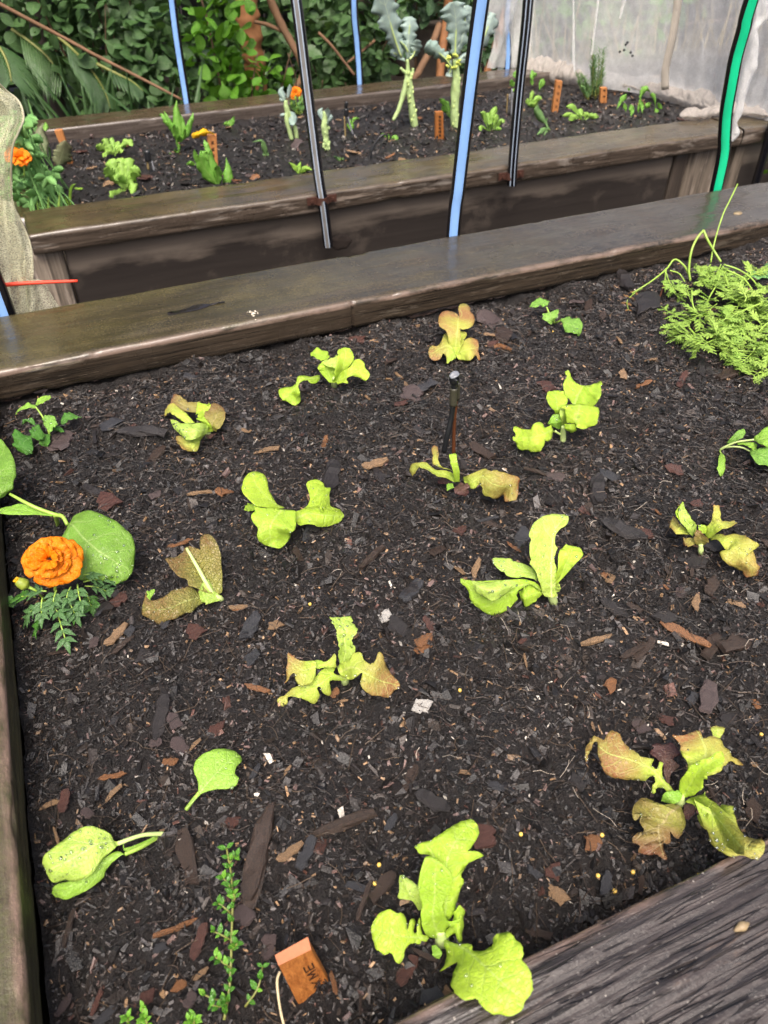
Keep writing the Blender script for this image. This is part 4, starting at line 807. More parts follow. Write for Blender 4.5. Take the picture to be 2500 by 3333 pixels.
# ---- big bronze lettuce
p = plant_at('A5', 960, 970, 'lettuce', 'large bronze and lime lettuce with a leaf tip touching the ridged board', 'lettuce', RL)
pleaf('A5', 'bronze', p, [(930, 905, 12), (850, 820, 28), (760, 720, 40), (600, 650, 50), (430, 600, 50), (340, 540, 46), (270, 600, 26)], [(935, 925), (890, 900), (850, 860), (800, 870), (790, 900), (765, 905), (765, 850), (790, 820), (780, 780), (745, 775), (715, 805), (660, 805), (620, 800), (560, 800), (500, 795), (430, 770), (390, 730), (370, 660), (345, 600), (345, 510), (310, 520), (295, 570), (275, 610), (270, 650), (250, 650), (250, 560), (275, 520), (310, 465), (345, 470), (390, 495), (420, 450), (445, 425), (490, 430), (520, 460), (530, 500), (580, 550), (640, 590), (690, 625), (775, 640), (760, 690), (800, 720), (820, 670), (848, 672), (840, 740), (860, 800), (900, 850), (935, 890)], -16, 6, 14, res=20)
leaf('A5', [(880, 830, 900, 830, 8), (850, 740, 910, 760, 16), (845, 700, 970, 690, 20), (800, 650, 930, 640, 24), (755, 590, 985, 600, 26), (760, 540, 950, 545, 26), (800, 525, 900, 530, 24)], 'purple', p, lobe=.12)
pleaf('A5', 'bronze', p, [(1080, 770, 40), (1130, 680, 52), (1180, 590, 60), (1150, 500, 64), (1120, 440, 62)], [(1040, 720), (1040, 680), (985, 590), (985, 540), (950, 490), (920, 458), (990, 460), (1060, 440), (1130, 420), (1150, 470), (1165, 480), (1230, 465), (1290, 490), (1320, 545), (1360, 570), (1380, 620), (1430, 650), (1468, 685), (1430, 690), (1370, 655), (1330, 690), (1310, 700), (1290, 740), (1200, 770), (1120, 790)], 6, -18, 8, res=18)
leaf('A5', [(1240, 475, 1290, 480, 50), (1215, 400, 1325, 410, 54), (1260, 388, 1310, 398, 52)], 'bronze_green', p)
pleaf('A5', 'lime', p, [(1005, 930, 14), (1050, 850, 32), (1110, 750, 56), (1200, 670, 72), (1300, 610, 75)], [(980, 930), (975, 860), (985, 800), (1020, 760), (1050, 700), (1110, 670), (1150, 645), (1210, 630), (1240, 600), (1280, 582), (1310, 595), (1322, 640), (1305, 690), (1270, 730), (1200, 750), (1180, 760), (1190, 795), (1160, 800), (1160, 850), (1150, 870), (1120, 890), (1090, 920), (1050, 930)], 6, 4, 5)
pleaf('A5', 'bronze_dark', p, [(970, 1005, 14), (900, 1060, 24), (820, 1150, 32), (820, 1260, 28), (850, 1380, 10)], [(985, 1010), (920, 985), (850, 995), (760, 960), (700, 938), (660, 960), (625, 1000), (610, 1050), (625, 1110), (660, 1100), (680, 1070), (670, 1130), (700, 1180), (690, 1205), (650, 1210), (615, 1250), (620, 1285), (670, 1310), (660, 1340), (665, 1365), (740, 1380), (800, 1375), (830, 1400), (870, 1420), (880, 1400), (850, 1330), (850, 1290), (890, 1298), (910, 1270), (905, 1200), (950, 1255), (990, 1230), (1000, 1190), (1020, 1170), (1020, 1110), (1005, 1060)], -14, -8, 4, [[(715, 1085), (745, 1085), (770, 1110), (740, 1105)], [(855, 1175), (882, 1172), (900, 1195), (896, 1228), (870, 1210)]], res=20)
pleaf('A5', 'bronze_green', p, [(1030, 955, 16), (1120, 960, 28), (1230, 1010, 44), (1300, 1120, 58), (1380, 1260, 70), (1480, 1330, 76), (1600, 1340, 76)], [(1025, 970), (1055, 945), (1100, 930), (1160, 915), (1175, 890), (1175, 930), (1220, 960), (1260, 985), (1290, 1010), (1300, 990), (1330, 1000), (1390, 1010), (1395, 1050), (1410, 1100), (1430, 1170), (1470, 1220), (1520, 1250), (1570, 1258), (1625, 1270), (1635, 1310), (1620, 1370), (1580, 1410), (1530, 1405), (1480, 1385), (1420, 1385), (1380, 1395), (1320, 1370), (1260, 1330), (1220, 1290), (1200, 1230), (1185, 1190), (1150, 1160), (1130, 1130), (1115, 1090), (1130, 1060), (1105, 1020), (1070, 985)], 5, -6, 22, [[(1185, 1060), (1203, 1066), (1199, 1108), (1186, 1100)]], res=21)
leaf('A5', [(835, 965, 870, 975, 10), (860, 910, 960, 980, 20), (950, 880, 995, 940, 22), (975, 885, 990, 900, 20)], 'spinach', p)
leaf('A5', [(1010, 1000, 1050, 985, 4), (1010, 1080, 1110, 1020, 6), (1040, 1110, 1090, 1060, 3)], 'purple', p)
stem('A5', [(970, 980, -10), (975, 960, 6), (985, 930, 16)], [.006, .006, .004], 'stem_pale', p)

# ---- upright lime lettuce right of the middle
p = plant_at('A3', 1180, 1300, 'lettuce', 'upright lime lettuce with a tall paddle leaf and a folded leaf', 'lettuce', GL)
pleaf('A3', 'lime_pale', p, [(1175, 1280, 16), (1170, 1150, 40), (1175, 1000, 60), (1180, 880, 74), (1200, 770, 86), (1270, 680, 88)], [(1120, 1280), (1085, 1180), (1070, 1150), (1060, 1100), (1030, 1060), (1005, 1030), (1015, 1000), (1005, 950), (1005, 880), (1015, 840), (1000, 805), (1030, 730), (1080, 680), (1150, 652), (1220, 648), (1290, 655), (1305, 680), (1290, 730), (1230, 770), (1205, 820), (1200, 880), (1220, 910), (1205, 950), (1195, 1000), (1215, 1080), (1210, 1150), (1200, 1230), (1220, 1280)], 12, 6, 22, res=20)
leaf('A3', [(1075, 1100, 1060, 1160, 36), (1010, 1050, 1000, 1140, 44, 42, 38), (900, 1015, 870, 1135, 50, 48, 42), (800, 990, 790, 1095, 52, 50, 46), (730, 985, 735, 1040, 50, 50, 48), (718, 995, 720, 1010, 50)], 'lime_pale', p, 16, lobe=0.057)
pleaf('A3', 'lime', p, [(1100, 1240, 24), (1000, 1190, 42), (860, 1220, 44), (720, 1280, 34), (600, 1230, 42), (490, 1165, 40)], [(1110, 1240), (1060, 1185), (1020, 1165), (940, 1150), (840, 1155), (720, 1162), (600, 1165), (545, 1160), (500, 1150), (470, 1148), (480, 1185), (520, 1215), (545, 1290), (575, 1345), (640, 1395), (700, 1430), (760, 1425), (830, 1390), (890, 1330), (915, 1300), (905, 1270), (925, 1235), (960, 1210), (1020, 1190), (1080, 1240)], -24, 14, 4, res=18)
leaf('A3', [(560, 1163, 560, 1180, 58), (640, 1160, 620, 1270, 62, 62, 52), (750, 1157, 740, 1312, 65, 64, 50), (850, 1158, 870, 1230, 62, 60, 54), (920, 1185, 915, 1195, 55)], 'lime_pale', p, 12, lobe=.02)
leaf('A3', [(1170, 1190, 1215, 1190, 30), (1210, 1120, 1290, 1110, 48, 44, 46), (1225, 1020, 1350, 1040, 62, 58, 58), (1240, 920, 1415, 970, 70, 68, 64), (1280, 890, 1405, 920, 68, 68, 66), (1320, 890, 1370, 900, 66)], 'lime', p, 2, lobe=.02)
leaf('A3', [(1120, 1240, 1110, 1260, 20), (1040, 1200, 1050, 1320, 28, 26, 14), (960, 1215, 980, 1355, 28, 26, 8), (925, 1250, 940, 1310, 22, 22, 14)], 'lime', p)
leaf('A3', [(1150, 1262, 1230, 1255, 15), (1140, 1200, 1240, 1210, 28, 24, 28), (1170, 1140, 1215, 1160, 34)], 'lime_pale', p, 3)
stem('A3', [(1190, 1330, -8), (1180, 1290, 6), (1160, 1230, 22)], [.006, .006, .004], 'stem_pale', p)

# ---- lime lettuce left of the middle, lying flat
p = plant_at('A2', 500, 590, 'lettuce', 'lime lettuce with soil specks on its three spread leaves, above the mustard', 'lettuce', GL)
pleaf('A2', 'lime', p, [(450, 530, 24), (370, 470, 40), (290, 390, 52), (255, 310, 56)], [(470, 525), (420, 500), (390, 450), (360, 400), (355, 350), (335, 305), (300, 285), (260, 280), (215, 300), (190, 350), (180, 400), (200, 440), (250, 490), (275, 510), (330, 520), (400, 530)], 6, -8, 10)
leaf('A2', [(270, 500, 270, 540, 26), (210, 500, 240, 545, 22), (195, 540, 215, 545, 16)], 'lime', p)
pleaf('A2', 'lime', p, [(440, 550, 42), (400, 600, 46), (370, 670, 38), (380, 780, 14)], [(262, 512), (320, 525), (400, 530), (470, 540), (545, 545), (548, 600), (540, 670), (515, 690), (505, 730), (480, 765), (440, 795), (400, 792), (340, 775), (295, 745), (283, 710), (290, 660), (270, 640), (245, 600), (250, 565), (270, 545)], -10, 4, 5)
pleaf('A2', 'lime', p, [(540, 600, 22), (620, 560, 36), (690, 500, 44), (760, 520, 34), (850, 570, 18)], [(545, 555), (590, 535), (625, 505), (640, 470), (635, 420), (615, 370), (640, 340), (690, 332), (730, 360), (740, 385), (780, 390), (770, 440), (775, 500), (790, 520), (840, 535), (870, 575), (855, 605), (820, 630), (760, 650), (700, 652), (670, 640), (620, 635), (560, 640)], 8, -18, 9, [[(708, 512), (726, 522), (732, 552), (716, 542)]])
stem('A2', [(520, 640, -8), (510, 590, 10), (490, 555, 26)], [.005, .005, .003], 'stem_pale', p)

# ---- lime lettuce near the board, one leaf hanging left
p = plant_at('B5', 530, 1190, 'lettuce', 'lime lettuce just below the mossy board, its left leaf hanging to the soil', 'lettuce', GL)
pleaf('B5', 'lime', p, [(440, 1160, 18), (380, 1165, 32), (335, 1165, 38), (310, 1205, 34), (270, 1250, 22), (285, 1315, 5)], [(445, 1150), (440, 1175), (415, 1195), (385, 1190), (370, 1175), (340, 1180), (315, 1205), (325, 1250), (328, 1300), (295, 1327), (250, 1305), (215, 1290), (195, 1240), (225, 1220), (270, 1215), (300, 1195), (315, 1150), (360, 1150), (400, 1155), (430, 1145)], -5, -5, 2, crinkle=.0015)
leaf('B5', [(500, 1040, 480, 1060, 40), (490, 1010, 450, 1060, 44), (430, 990, 400, 1035, 44), (390, 1010, 388, 1025, 40)], 'lime', p)
leaf('B5', [(520, 1190, 560, 1190, 14), (540, 1130, 610, 1110, 40, 34, 36), (548, 1040, 640, 1060, 58, 52, 52), (560, 990, 645, 1020, 64, 60, 58), (590, 978, 625, 985, 62)], 'lime', p, 2)
leaf('B5', [(500, 1190, 540, 1190, 14), (440, 1120, 545, 1120, 34, 32, 34), (435, 1090, 540, 1090, 42, 40, 42), (455, 1065, 545, 1040, 46, 46, 48)], 'lime', p, 3, teeth=.08)
pleaf('B5', 'lime', p, [(545, 1185, 14), (610, 1150, 32), (670, 1110, 42), (725, 1130, 38)], [(540, 1165), (560, 1140), (600, 1110), (630, 1090), (645, 1060), (680, 1048), (710, 1070), (715, 1100), (742, 1130), (738, 1160), (715, 1178), (680, 1160), (640, 1150), (605, 1165), (615, 1195), (580, 1190), (550, 1200)], 8, -12, 2)
leaf('B5', [(455, 1062, 460, 1075, 44), (500, 1050, 495, 1095, 50, 48, 46), (545, 1035, 540, 1095, 52, 52, 48), (552, 1030, 550, 1060, 54)], 'lime_pale', p, 3)
stem('B5', [(530, 1215, -8), (528, 1190, 8), (530, 1160, 24)], [.005, .005, .003], 'stem_pale', p)

# ---- lime lettuce by the spray stake
p = plant_at('Q1', 790, 960, 'lettuce', 'lime lettuce with notched upright leaf, right of the black spray stake', 'lettuce', GL)
pleaf('Q1', 'lime', p, [(960, 550, 44), (1000, 450, 54), (1050, 350, 60), (1080, 315, 64)], [(930, 560), (880, 490), (850, 470), (815, 390), (802, 300), (830, 230), (850, 180), (828, 145), (835, 115), (875, 105), (900, 160), (930, 230), (1000, 290), (1080, 312), (1160, 305), (1240, 280), (1305, 255), (1330, 290), (1310, 330), (1315, 440), (1280, 500), (1240, 560), (1200, 592), (1150, 590), (1060, 570)], 14, 8, 4)
leaf('Q1', [(690, 715, 740, 720, 36), (680, 650, 760, 640, 50), (600, 580, 850, 560, 60, 56, 54), (570, 470, 855, 480, 66, 62, 60), (600, 400, 810, 400, 66, 64, 62), (660, 378, 740, 380, 64)], 'lime', p, 4, lobe=.02)
pleaf('Q1', 'lime', p, [(1020, 570, 66), (1010, 650, 66), (985, 750, 58), (960, 840, 48)], [(755, 620), (770, 590), (830, 575), (1000, 562), (1130, 580), (1240, 600), (1280, 620), (1288, 680), (1270, 760), (1260, 820), (1220, 855), (1150, 870), (1100, 895), (1060, 895), (1000, 880), (975, 860), (970, 825), (900, 820), (845, 810), (838, 760), (830, 690), (825, 640), (800, 620)], -14, -6, 12)
leaf('Q1', [(820, 830, 970, 830, 46, 48, 46), (830, 900, 985, 915, 36, 38, 34), (900, 948, 940, 945, 26)], 'lime', p)
pleaf('Q1', 'lime', p, [(720, 940, 14), (640, 920, 28), (550, 960, 34), (440, 1000, 34), (300, 1020, 26), (160, 1010, 18)], [(740, 960), (680, 930), (655, 890), (640, 840), (610, 860), (560, 880), (545, 870), (520, 820), (480, 803), (430, 815), (385, 850), (368, 900), (300, 905), (240, 895), (190, 870), (140, 868), (125, 910), (150, 950), (155, 1000), (118, 1005), (120, 1040), (165, 1090), (185, 1150), (240, 1185), (320, 1180), (360, 1205), (430, 1208), (490, 1195), (530, 1140), (555, 1070), (550, 1030), (575, 1065), (620, 1050), (655, 1000), (662, 940), (700, 950)], -22, 8, 3, res=18)
leaf('Q1', [(740, 900, 790, 880, 16), (600, 830, 800, 780, 34), (650, 720, 740, 700, 42), (680, 700, 720, 705, 42)], 'spinach', p, 3)
leaf('Q1', [(790, 870, 850, 860, 20), (760, 740, 850, 720, 44), (750, 630, 830, 640, 54), (770, 590, 815, 590, 56)], 'lime_pale', p, 2)
stem('Q1', [(800, 1060, -6), (800, 960, 8), (800, 860, 26)], [.005, .005, .003], 'stem_pale', p)
stem('Q1', [(690, 925, 14), (745, 960, 8), (790, 975, 6)], [.002, .002, .002], 'stem_pale', p, 'petiole')

# ---- bronze lettuce touching the mossy board
p = plant_at('B5', 1260, 1050, 'lettuce', 'small bronze yellow lettuce closest to the mossy board', 'lettuce', RL)
pleaf('B5', 'bronze', p, [(1255, 1010, 16), (1265, 920, 42), (1272, 850, 54), (1275, 795, 57)], [(1235, 1010), (1215, 920), (1200, 880), (1165, 855), (1157, 820), (1165, 780), (1195, 760), (1240, 765), (1270, 780), (1280, 795), (1275, 745), (1290, 720), (1315, 716), (1345, 735), (1350, 765), (1370, 790), (1370, 830), (1350, 860), (1300, 872), (1285, 860), (1290, 910), (1280, 1005)], 4, -4, 2)
pleaf('B5', 'bronze', p, [(1250, 990, 26), (1200, 970, 30), (1110, 1020, 20)], [(1255, 900), (1220, 890), (1190, 900), (1175, 940), (1150, 970), (1110, 970), (1095, 1005), (1105, 1040), (1130, 1058), (1165, 1050), (1185, 1015), (1205, 1040), (1205, 1075), (1225, 1065), (1255, 1040), (1255, 1000), (1230, 960)], -18, 8, 3)
pleaf('B5', 'bronze', p, [(1270, 1015, 16), (1330, 990, 28), (1395, 980, 24)], [(1270, 985), (1300, 960), (1320, 930), (1355, 920), (1390, 935), (1398, 970), (1395, 1000), (1408, 1050), (1395, 1055), (1380, 1025), (1350, 1055), (1300, 1055), (1270, 1045), (1262, 1010)], 6, -14)
leaf('B5', [(1230, 1045, 1260, 1045, 10), (1225, 960, 1300, 960, 32, 28, 32), (1265, 890, 1325, 900, 44, 40, 40), (1290, 880, 1320, 885, 42)], 'bronze_green', p, 2)

# ---- compact bronze lettuce left
p = plant_at('A1', 1230, 300, 'lettuce', 'compact bronze lettuce with a pale dewy front leaf, by a long black chip', 'lettuce', RL)
leaf('A1', [(1200, 110, 1210, 170, 32, 30, 26), (1130, 100, 1110, 165, 40, 36, 30), (1070, 70, 1050, 140, 42, 40, 36), (1030, 80, 1020, 125, 38)], 'bronze_dark', p, 3)
leaf('A1', [(1260, 230, 1225, 240, 22), (1262, 130, 1180, 190, 34), (1250, 122, 1185, 115, 36)], 'lime', p)
leaf('A1', [(1170, 230, 1120, 240, 28), (1115, 175, 1060, 195, 38), (1040, 125, 1020, 172, 42), (990, 150, 985, 190, 34)], 'bronze_green', p, lobe=.08)
leaf('A1', [(1255, 250, 1245, 290, 22, 22, 18), (1190, 235, 1190, 322, 40, 38, 30), (1100, 232, 1120, 335, 48, 44, 30), (1045, 215, 1070, 300, 46, 44, 36), (1022, 212, 1030, 240, 42)], 'lime_pale', p, 24, lobe=0.057)
leaf('A1', [(1235, 300, 1210, 325, 12), (1150, 320, 1180, 400, 20, 18, 10), (1070, 320, 1130, 400, 18, 16, 8), (1060, 350, 1075, 365, 10)], 'bronze', p, 2)
leaf('A1', [(1270, 280, 1300, 285, 12), (1230, 220, 1310, 260, 26), (1250, 160, 1355, 210, 32), (1290, 130, 1350, 170, 32), (1320, 130, 1345, 145, 30)], 'bronze_dark', p, lobe=.14, lfreq=9)
leaf('A1', [(1240, 290, 1280, 285, 12), (1185, 210, 1260, 240, 30), (1195, 195, 1225, 200, 30)], 'lime', p, teeth=.1)
leaf('A1', [(1300, 295, 1310, 290, 4), (1240, 300, 1260, 325, 6), (1235, 320, 1240, 325, 4)], 'purple', p)
stem('A1', [(1250, 320, -6), (1250, 290, 8), (1240, 250, 20)], [.005, .004, .003], 'stem_pale', p)

# ---- bronze lettuce in the middle
p = plant_at('A2', 870, 1680, 'lettuce', 'bronze lettuce with one upright narrow pale leaf, in the middle of the bed', 'lettuce', RL)
leaf('A2', [(850, 1640, 890, 1640, 12), (842, 1540, 905, 1545, 32, 28, 32), (832, 1470, 935, 1480, 46, 40, 44), (828, 1400, 920, 1420, 56, 50, 52), (815, 1350, 958, 1360, 62, 58, 58), (785, 1295, 940, 1310, 62, 60, 58), (778, 1275, 918, 1258, 58, 58, 56)], 'lime_pale', p, 16, teeth=.12, tfreq=11)
pleaf('A2', 'bronze_green', p, [(885, 1680, 12), (790, 1660, 26), (700, 1720, 28), (580, 1780, 20), (450, 1830, 8)], [(890, 1690), (830, 1690), (780, 1690), (775, 1720), (785, 1760), (775, 1790), (750, 1790), (720, 1760), (715, 1735), (690, 1740), (705, 1790), (690, 1830), (665, 1848), (630, 1830), (580, 1810), (530, 1800), (490, 1805), (490, 1840), (460, 1875), (440, 1860), (420, 1825), (440, 1800), (480, 1785), (520, 1745), (580, 1720), (640, 1710), (690, 1650), (730, 1610), (770, 1590), (800, 1580), (810, 1610), (800, 1640), (850, 1655), (890, 1665)], -14, 8, 5, res=20)
pleaf('A2', 'bronze', p, [(670, 1600, 46), (590, 1620, 48), (500, 1560, 52)], [(680, 1560), (620, 1560), (560, 1550), (510, 1510), (490, 1505), (490, 1570), (480, 1620), (485, 1680), (468, 1710), (490, 1695), (510, 1655), (540, 1640), (545, 1690), (570, 1720), (610, 1725), (650, 1705), (675, 1670), (680, 1610)], -14, 4, 3)
pleaf('A2', 'bronze_green', p, [(700, 1590, 40), (760, 1575, 44), (810, 1530, 46)], [(670, 1560), (710, 1553), (740, 1565), (780, 1540), (805, 1508), (818, 1530), (815, 1575), (820, 1600), (790, 1605), (740, 1600), (690, 1612)], 2, -8)
pleaf('A2', 'bronze', p, [(850, 1630, 26), (930, 1600, 44), (1030, 1650, 46), (1110, 1690, 36), (1220, 1720, 22)], [(830, 1620), (830, 1590), (860, 1565), (900, 1555), (930, 1510), (960, 1500), (990, 1505), (1005, 1550), (1050, 1578), (1080, 1560), (1095, 1510), (1115, 1497), (1135, 1520), (1150, 1580), (1170, 1620), (1200, 1660), (1245, 1705), (1240, 1740), (1210, 1755), (1200, 1770), (1170, 1805), (1120, 1795), (1060, 1790), (1010, 1760), (980, 1710), (995, 1640), (960, 1660), (920, 1685), (880, 1675), (845, 1650)], 12, -18, 14, res=18)
stem('A2', [(880, 1710, -8), (875, 1680, 8), (865, 1630, 20)], [.005, .005, .003], 'stem_pale', p)

# ---- small bronze lettuce under the spray stake
p = plant_at('A3', 455, 420, 'lettuce', 'thin spreading bronze lettuce at the foot of the black spray stake', 'lettuce', RL)
leaf('A3', [(440, 360, 430, 400, 14), (370, 320, 350, 370, 28), (300, 310, 290, 360, 34), (240, 280, 250, 340, 40), (190, 240, 170, 295, 44), (140, 250, 150, 285, 44), (85, 270, 125, 330, 34), (75, 310, 100, 355, 26)], 'bronze_green', p, 5, lobe=.10, teeth=.1)
leaf('A3', [(380, 300, 410, 310, 30), (270, 270, 340, 290, 40), (255, 200, 300, 230, 44), (250, 140, 305, 180, 44), (270, 118, 295, 130, 42)], 'bronze', p, 3)
leaf('A3', [(430, 400, 465, 400, 14), (415, 320, 465, 320, 36), (395, 250, 450, 250, 50), (385, 195, 440, 190, 56), (395, 182, 430, 180, 54)], 'lime', p, 6, teeth=.12)
leaf('A3', [(490, 370, 500, 400, 12), (540, 350, 570, 450, 26, 24, 16), (650, 300, 610, 420, 38, 34, 24), (690, 300, 640, 440, 42, 36, 22), (760, 315, 650, 500, 42, 34, 10), (830, 340, 720, 525, 38, 30, 6), (915, 380, 800, 500, 32, 26, 8), (918, 450, 810, 550, 22, 16, 4), (900, 540, 830, 555, 8, 8, 4)], 'bronze', p, 12, lobe=0.114)
leaf('A3', [(430, 440, 470, 410, 10), (430, 480, 530, 420, 16), (480, 500, 535, 460, 12), (510, 510, 530, 495, 6)], 'purple', p)
leaf('A3', [(400, 390, 400, 410, 8), (330, 375, 340, 415, 10), (290, 390, 300, 415, 6)], 'purple', p)
leaf('A3', [(410, 405, 420, 450, 10), (370, 415, 370, 460, 14), (362, 430, 365, 445, 12)], 'spinach', p)

# ---- bronze lettuce at the right edge of the soil
p = plant_at('A4', 1145, 660, 'lettuce', 'bronze lettuce with a long drooping leaf, beside dark soil lumps', 'lettuce', RL)
leaf('A4', [(1070, 580, 1110, 540, 20), (1040, 540, 1110, 500, 36), (980, 460, 1070, 450, 50), (965, 400, 1020, 370, 56), (990, 330, 1012, 330, 56)], 'lime_pale', p, 6, teeth=.08)
leaf('A4', [(1050, 570, 1050, 540, 24), (960, 560, 990, 500, 34), (900, 510, 940, 430, 34), (905, 470, 920, 440, 32)], 'bronze', p, 3)
leaf('A4', [(975, 460, 992, 440, 50), (944, 400, 968, 370, 54), (1000, 315, 1010, 325, 56)], 'lime', p)
leaf('A4', [(1170, 570, 1200, 600, 18), (1200, 500, 1260, 560, 34), (1230, 450, 1310, 530, 44), (1290, 462, 1370, 512, 46), (1350, 465, 1415, 492, 42), (1400, 460, 1422, 480, 40)], 'bronze_green', p, 8)
leaf('A4', [(1220, 480, 1300, 470, 40), (1235, 400, 1290, 400, 50), (1235, 350, 1285, 350, 54), (1250, 343, 1275, 348, 54)], 'bronze', p)
leaf('A4', [(1210, 590, 1220, 615, 14), (1290, 560, 1270, 610, 26), (1320, 570, 1320, 660, 32), (1430, 550, 1345, 690, 40, 36, 26), (1500, 610, 1315, 720, 44, 38, 24), (1600, 650, 1360, 790, 42, 36, 18), (1545, 700, 1400, 830, 36, 30, 12), (1600, 800, 1450, 860, 26, 22, 8), (1580, 885, 1500, 900, 8, 8, 5)], 'bronze', p, 10, lobe=0.133)
leaf('A4', [(1110, 650, 1170, 650, 10), (1090, 600, 1200, 610, 24), (1100, 540, 1160, 570, 34), (1120, 535, 1140, 540, 34)], 'bronze_dark', p)
leaf('A4', [(1100, 640, 1090, 600, 12), (1030, 660, 1010, 590, 18), (1000, 640, 1005, 610, 14)], 'bronze_dark', p)
leaf('A4', [(1130, 560, 1180, 560, 24), (1120, 500, 1185, 510, 34), (1140, 492, 1170, 495, 34)], 'lime', p, 2)
stem('A4', [(1140, 710, -4), (1140, 690, 4), (1140, 645, 14)], [.004, .004, .003], 'stem_pale', p)

# ---- red mustard
p = plant_at('A1', 1325, 1300, 'mustard_plant', 'maroon mustard seedling with crinkled leaves and a pale chewed rib', 'mustard')
pleaf('A1', 'mustard', p, [(1300, 1262, 14), (1230, 1170, 28), (1180, 1090, 36), (1120, 990, 50)], [(1330, 1250), (1335, 1180), (1330, 1090), (1320, 1000), (1290, 935), (1260, 905), (1230, 900), (1205, 920), (1200, 965), (1205, 995), (1180, 985), (1150, 975), (1115, 980), (1095, 1010), (1050, 1040), (995, 1045), (1010, 1080), (1030, 1110), (1080, 1160), (1120, 1170), (1130, 1210), (1180, 1225), (1220, 1245), (1280, 1260)], 12, 16, crinkle=.005, res=20)
pleaf('A1', 'mustard', p, [(1240, 1285, 14), (1180, 1285, 22), (1100, 1310, 28), (1000, 1350, 28), (870, 1350, 24)], [(1240, 1300), (1225, 1265), (1195, 1250), (1165, 1230), (1130, 1215), (1100, 1225), (1040, 1235), (1000, 1265), (950, 1290), (915, 1300), (885, 1280), (880, 1240), (865, 1290), (850, 1370), (870, 1395), (920, 1420), (945, 1440), (970, 1442), (1000, 1420), (1060, 1405), (1110, 1375), (1150, 1370), (1190, 1330)], -18, 8, 4, crinkle=.005, res=20)
leaf('A1', [(928, 1232, 930, 1245, 34), (888, 1240, 897, 1290, 36), (880, 1275, 900, 1300, 34)], 'spinach', p)
leaf('A1', [(1320, 1300, 1335, 1275, 8), (1240, 1312, 1290, 1240, 18), (1195, 1260, 1250, 1180, 26), (1210, 1200, 1230, 1180, 28)], 'lime_pale', p, lobe=.16, teeth=.15, tfreq=14)
stem('A1', [(1335, 1305, -4), (1320, 1285, 8), (1280, 1262, 14), (1230, 1180, 30), (1180, 1090, 40), (1120, 985, 52)], [.0035, .0035, .003, .0026, .0018], 'stem_pale', p)

# ---- three-leaf seedling below the board
p = plant_at('B6', 385, 830, 'basil_seedling', 'fresh green seedling of three oval leaves near the carrot bunch', 'seedling', 'broad leaved seedlings')
leaf('B6', [(345, 705, 335, 730, 34), (300, 690, 290, 725, 38), (255, 700, 250, 735, 36), (228, 730, 230, 736, 32)], 'seedling', p, 2)
leaf('B6', [(305, 780, 405, 745, 28, 30, 34), (310, 810, 400, 790, 22, 24, 28), (340, 830, 375, 820, 16), (355, 840, 362, 838, 12)], 'seedling', p, 2)
leaf('B6', [(415, 810, 420, 825, 22), (450, 797, 435, 860, 26), (500, 795, 460, 890, 26), (535, 830, 510, 908, 20), (535, 890, 525, 910, 12)], 'seedling', p, 8, lobe=.02)
stem('B6', [(380, 835, 0), (352, 790, 18), (330, 735, 34)], [.002, .002, .0015], 'stem', p)
stem('B6', [(380, 835, 0), (400, 824, 14), (425, 812, 22)], [.002, .0018, .0014], 'stem', p)

# ---- seedling at the right edge
p = plant_at('Q2', 400, 920, 'spinach_seedling', 'pale green seedling with spoon leaves, cut by the right picture edge', 'seedling', 'broad leaved seedlings')
leaf('Q2', [(540, 770, 600, 785, 14), (640, 640, 800, 700, 24), (760, 500, 960, 620, 32), (900, 410, 1050, 500, 36), (1000, 382, 1030, 410, 36)], 'seedling', p, lobe=.02)
leaf('Q2', [(370, 1040, 400, 1030, 8), (330, 1150, 490, 1120, 16), (308, 1350, 515, 1250, 20), (320, 1530, 490, 1480, 14), (360, 1650, 430, 1620, 8), (390, 1690, 405, 1690, 4)], 'spinach', p, lobe=.02)
leaf('Q2', [(1150, 950, 1180, 1010, 22), (1370, 900, 1250, 1180, 30), (1659, 830, 1400, 1350, 34), (1900, 850, 1700, 1370, 30), (2050, 1000, 1950, 1300, 24), (2080, 1150, 2060, 1200, 20)], 'seedling', p, 3, lobe=.02)
leaf('Q2', [(1270, 650, 1290, 690, 34), (1370, 560, 1450, 790, 40), (1659, 390, 1659, 800, 46), (1900, 380, 1900, 700, 44), (2050, 480, 2050, 560, 40)], 'spinach', p, 6, lobe=.02)
leaf('Q2', [(830, 740, 830, 800, 20), (1100, 735, 1060, 830, 28), (1310, 735, 1150, 890, 30), (1350, 880, 1310, 1020, 24), (1360, 1080, 1345, 1090, 18)], 'spinach', p, lobe=.02)
stem('Q2', [(380, 940, 0), (500, 870, 8), (800, 740, 22), (1280, 670, 35)], [.0022, .002, .0015, .0014], 'stem_pale', p)
stem('Q2', [(480, 890, 5), (700, 865, 14), (950, 885, 20), (1170, 980, 22)], [.0016, .0015, .0013], 'stem_pale', p)
stem('Q2', [(380, 940, 0), (360, 980, 4), (385, 1040, 8)], [.0012, .001], 'stem', p)

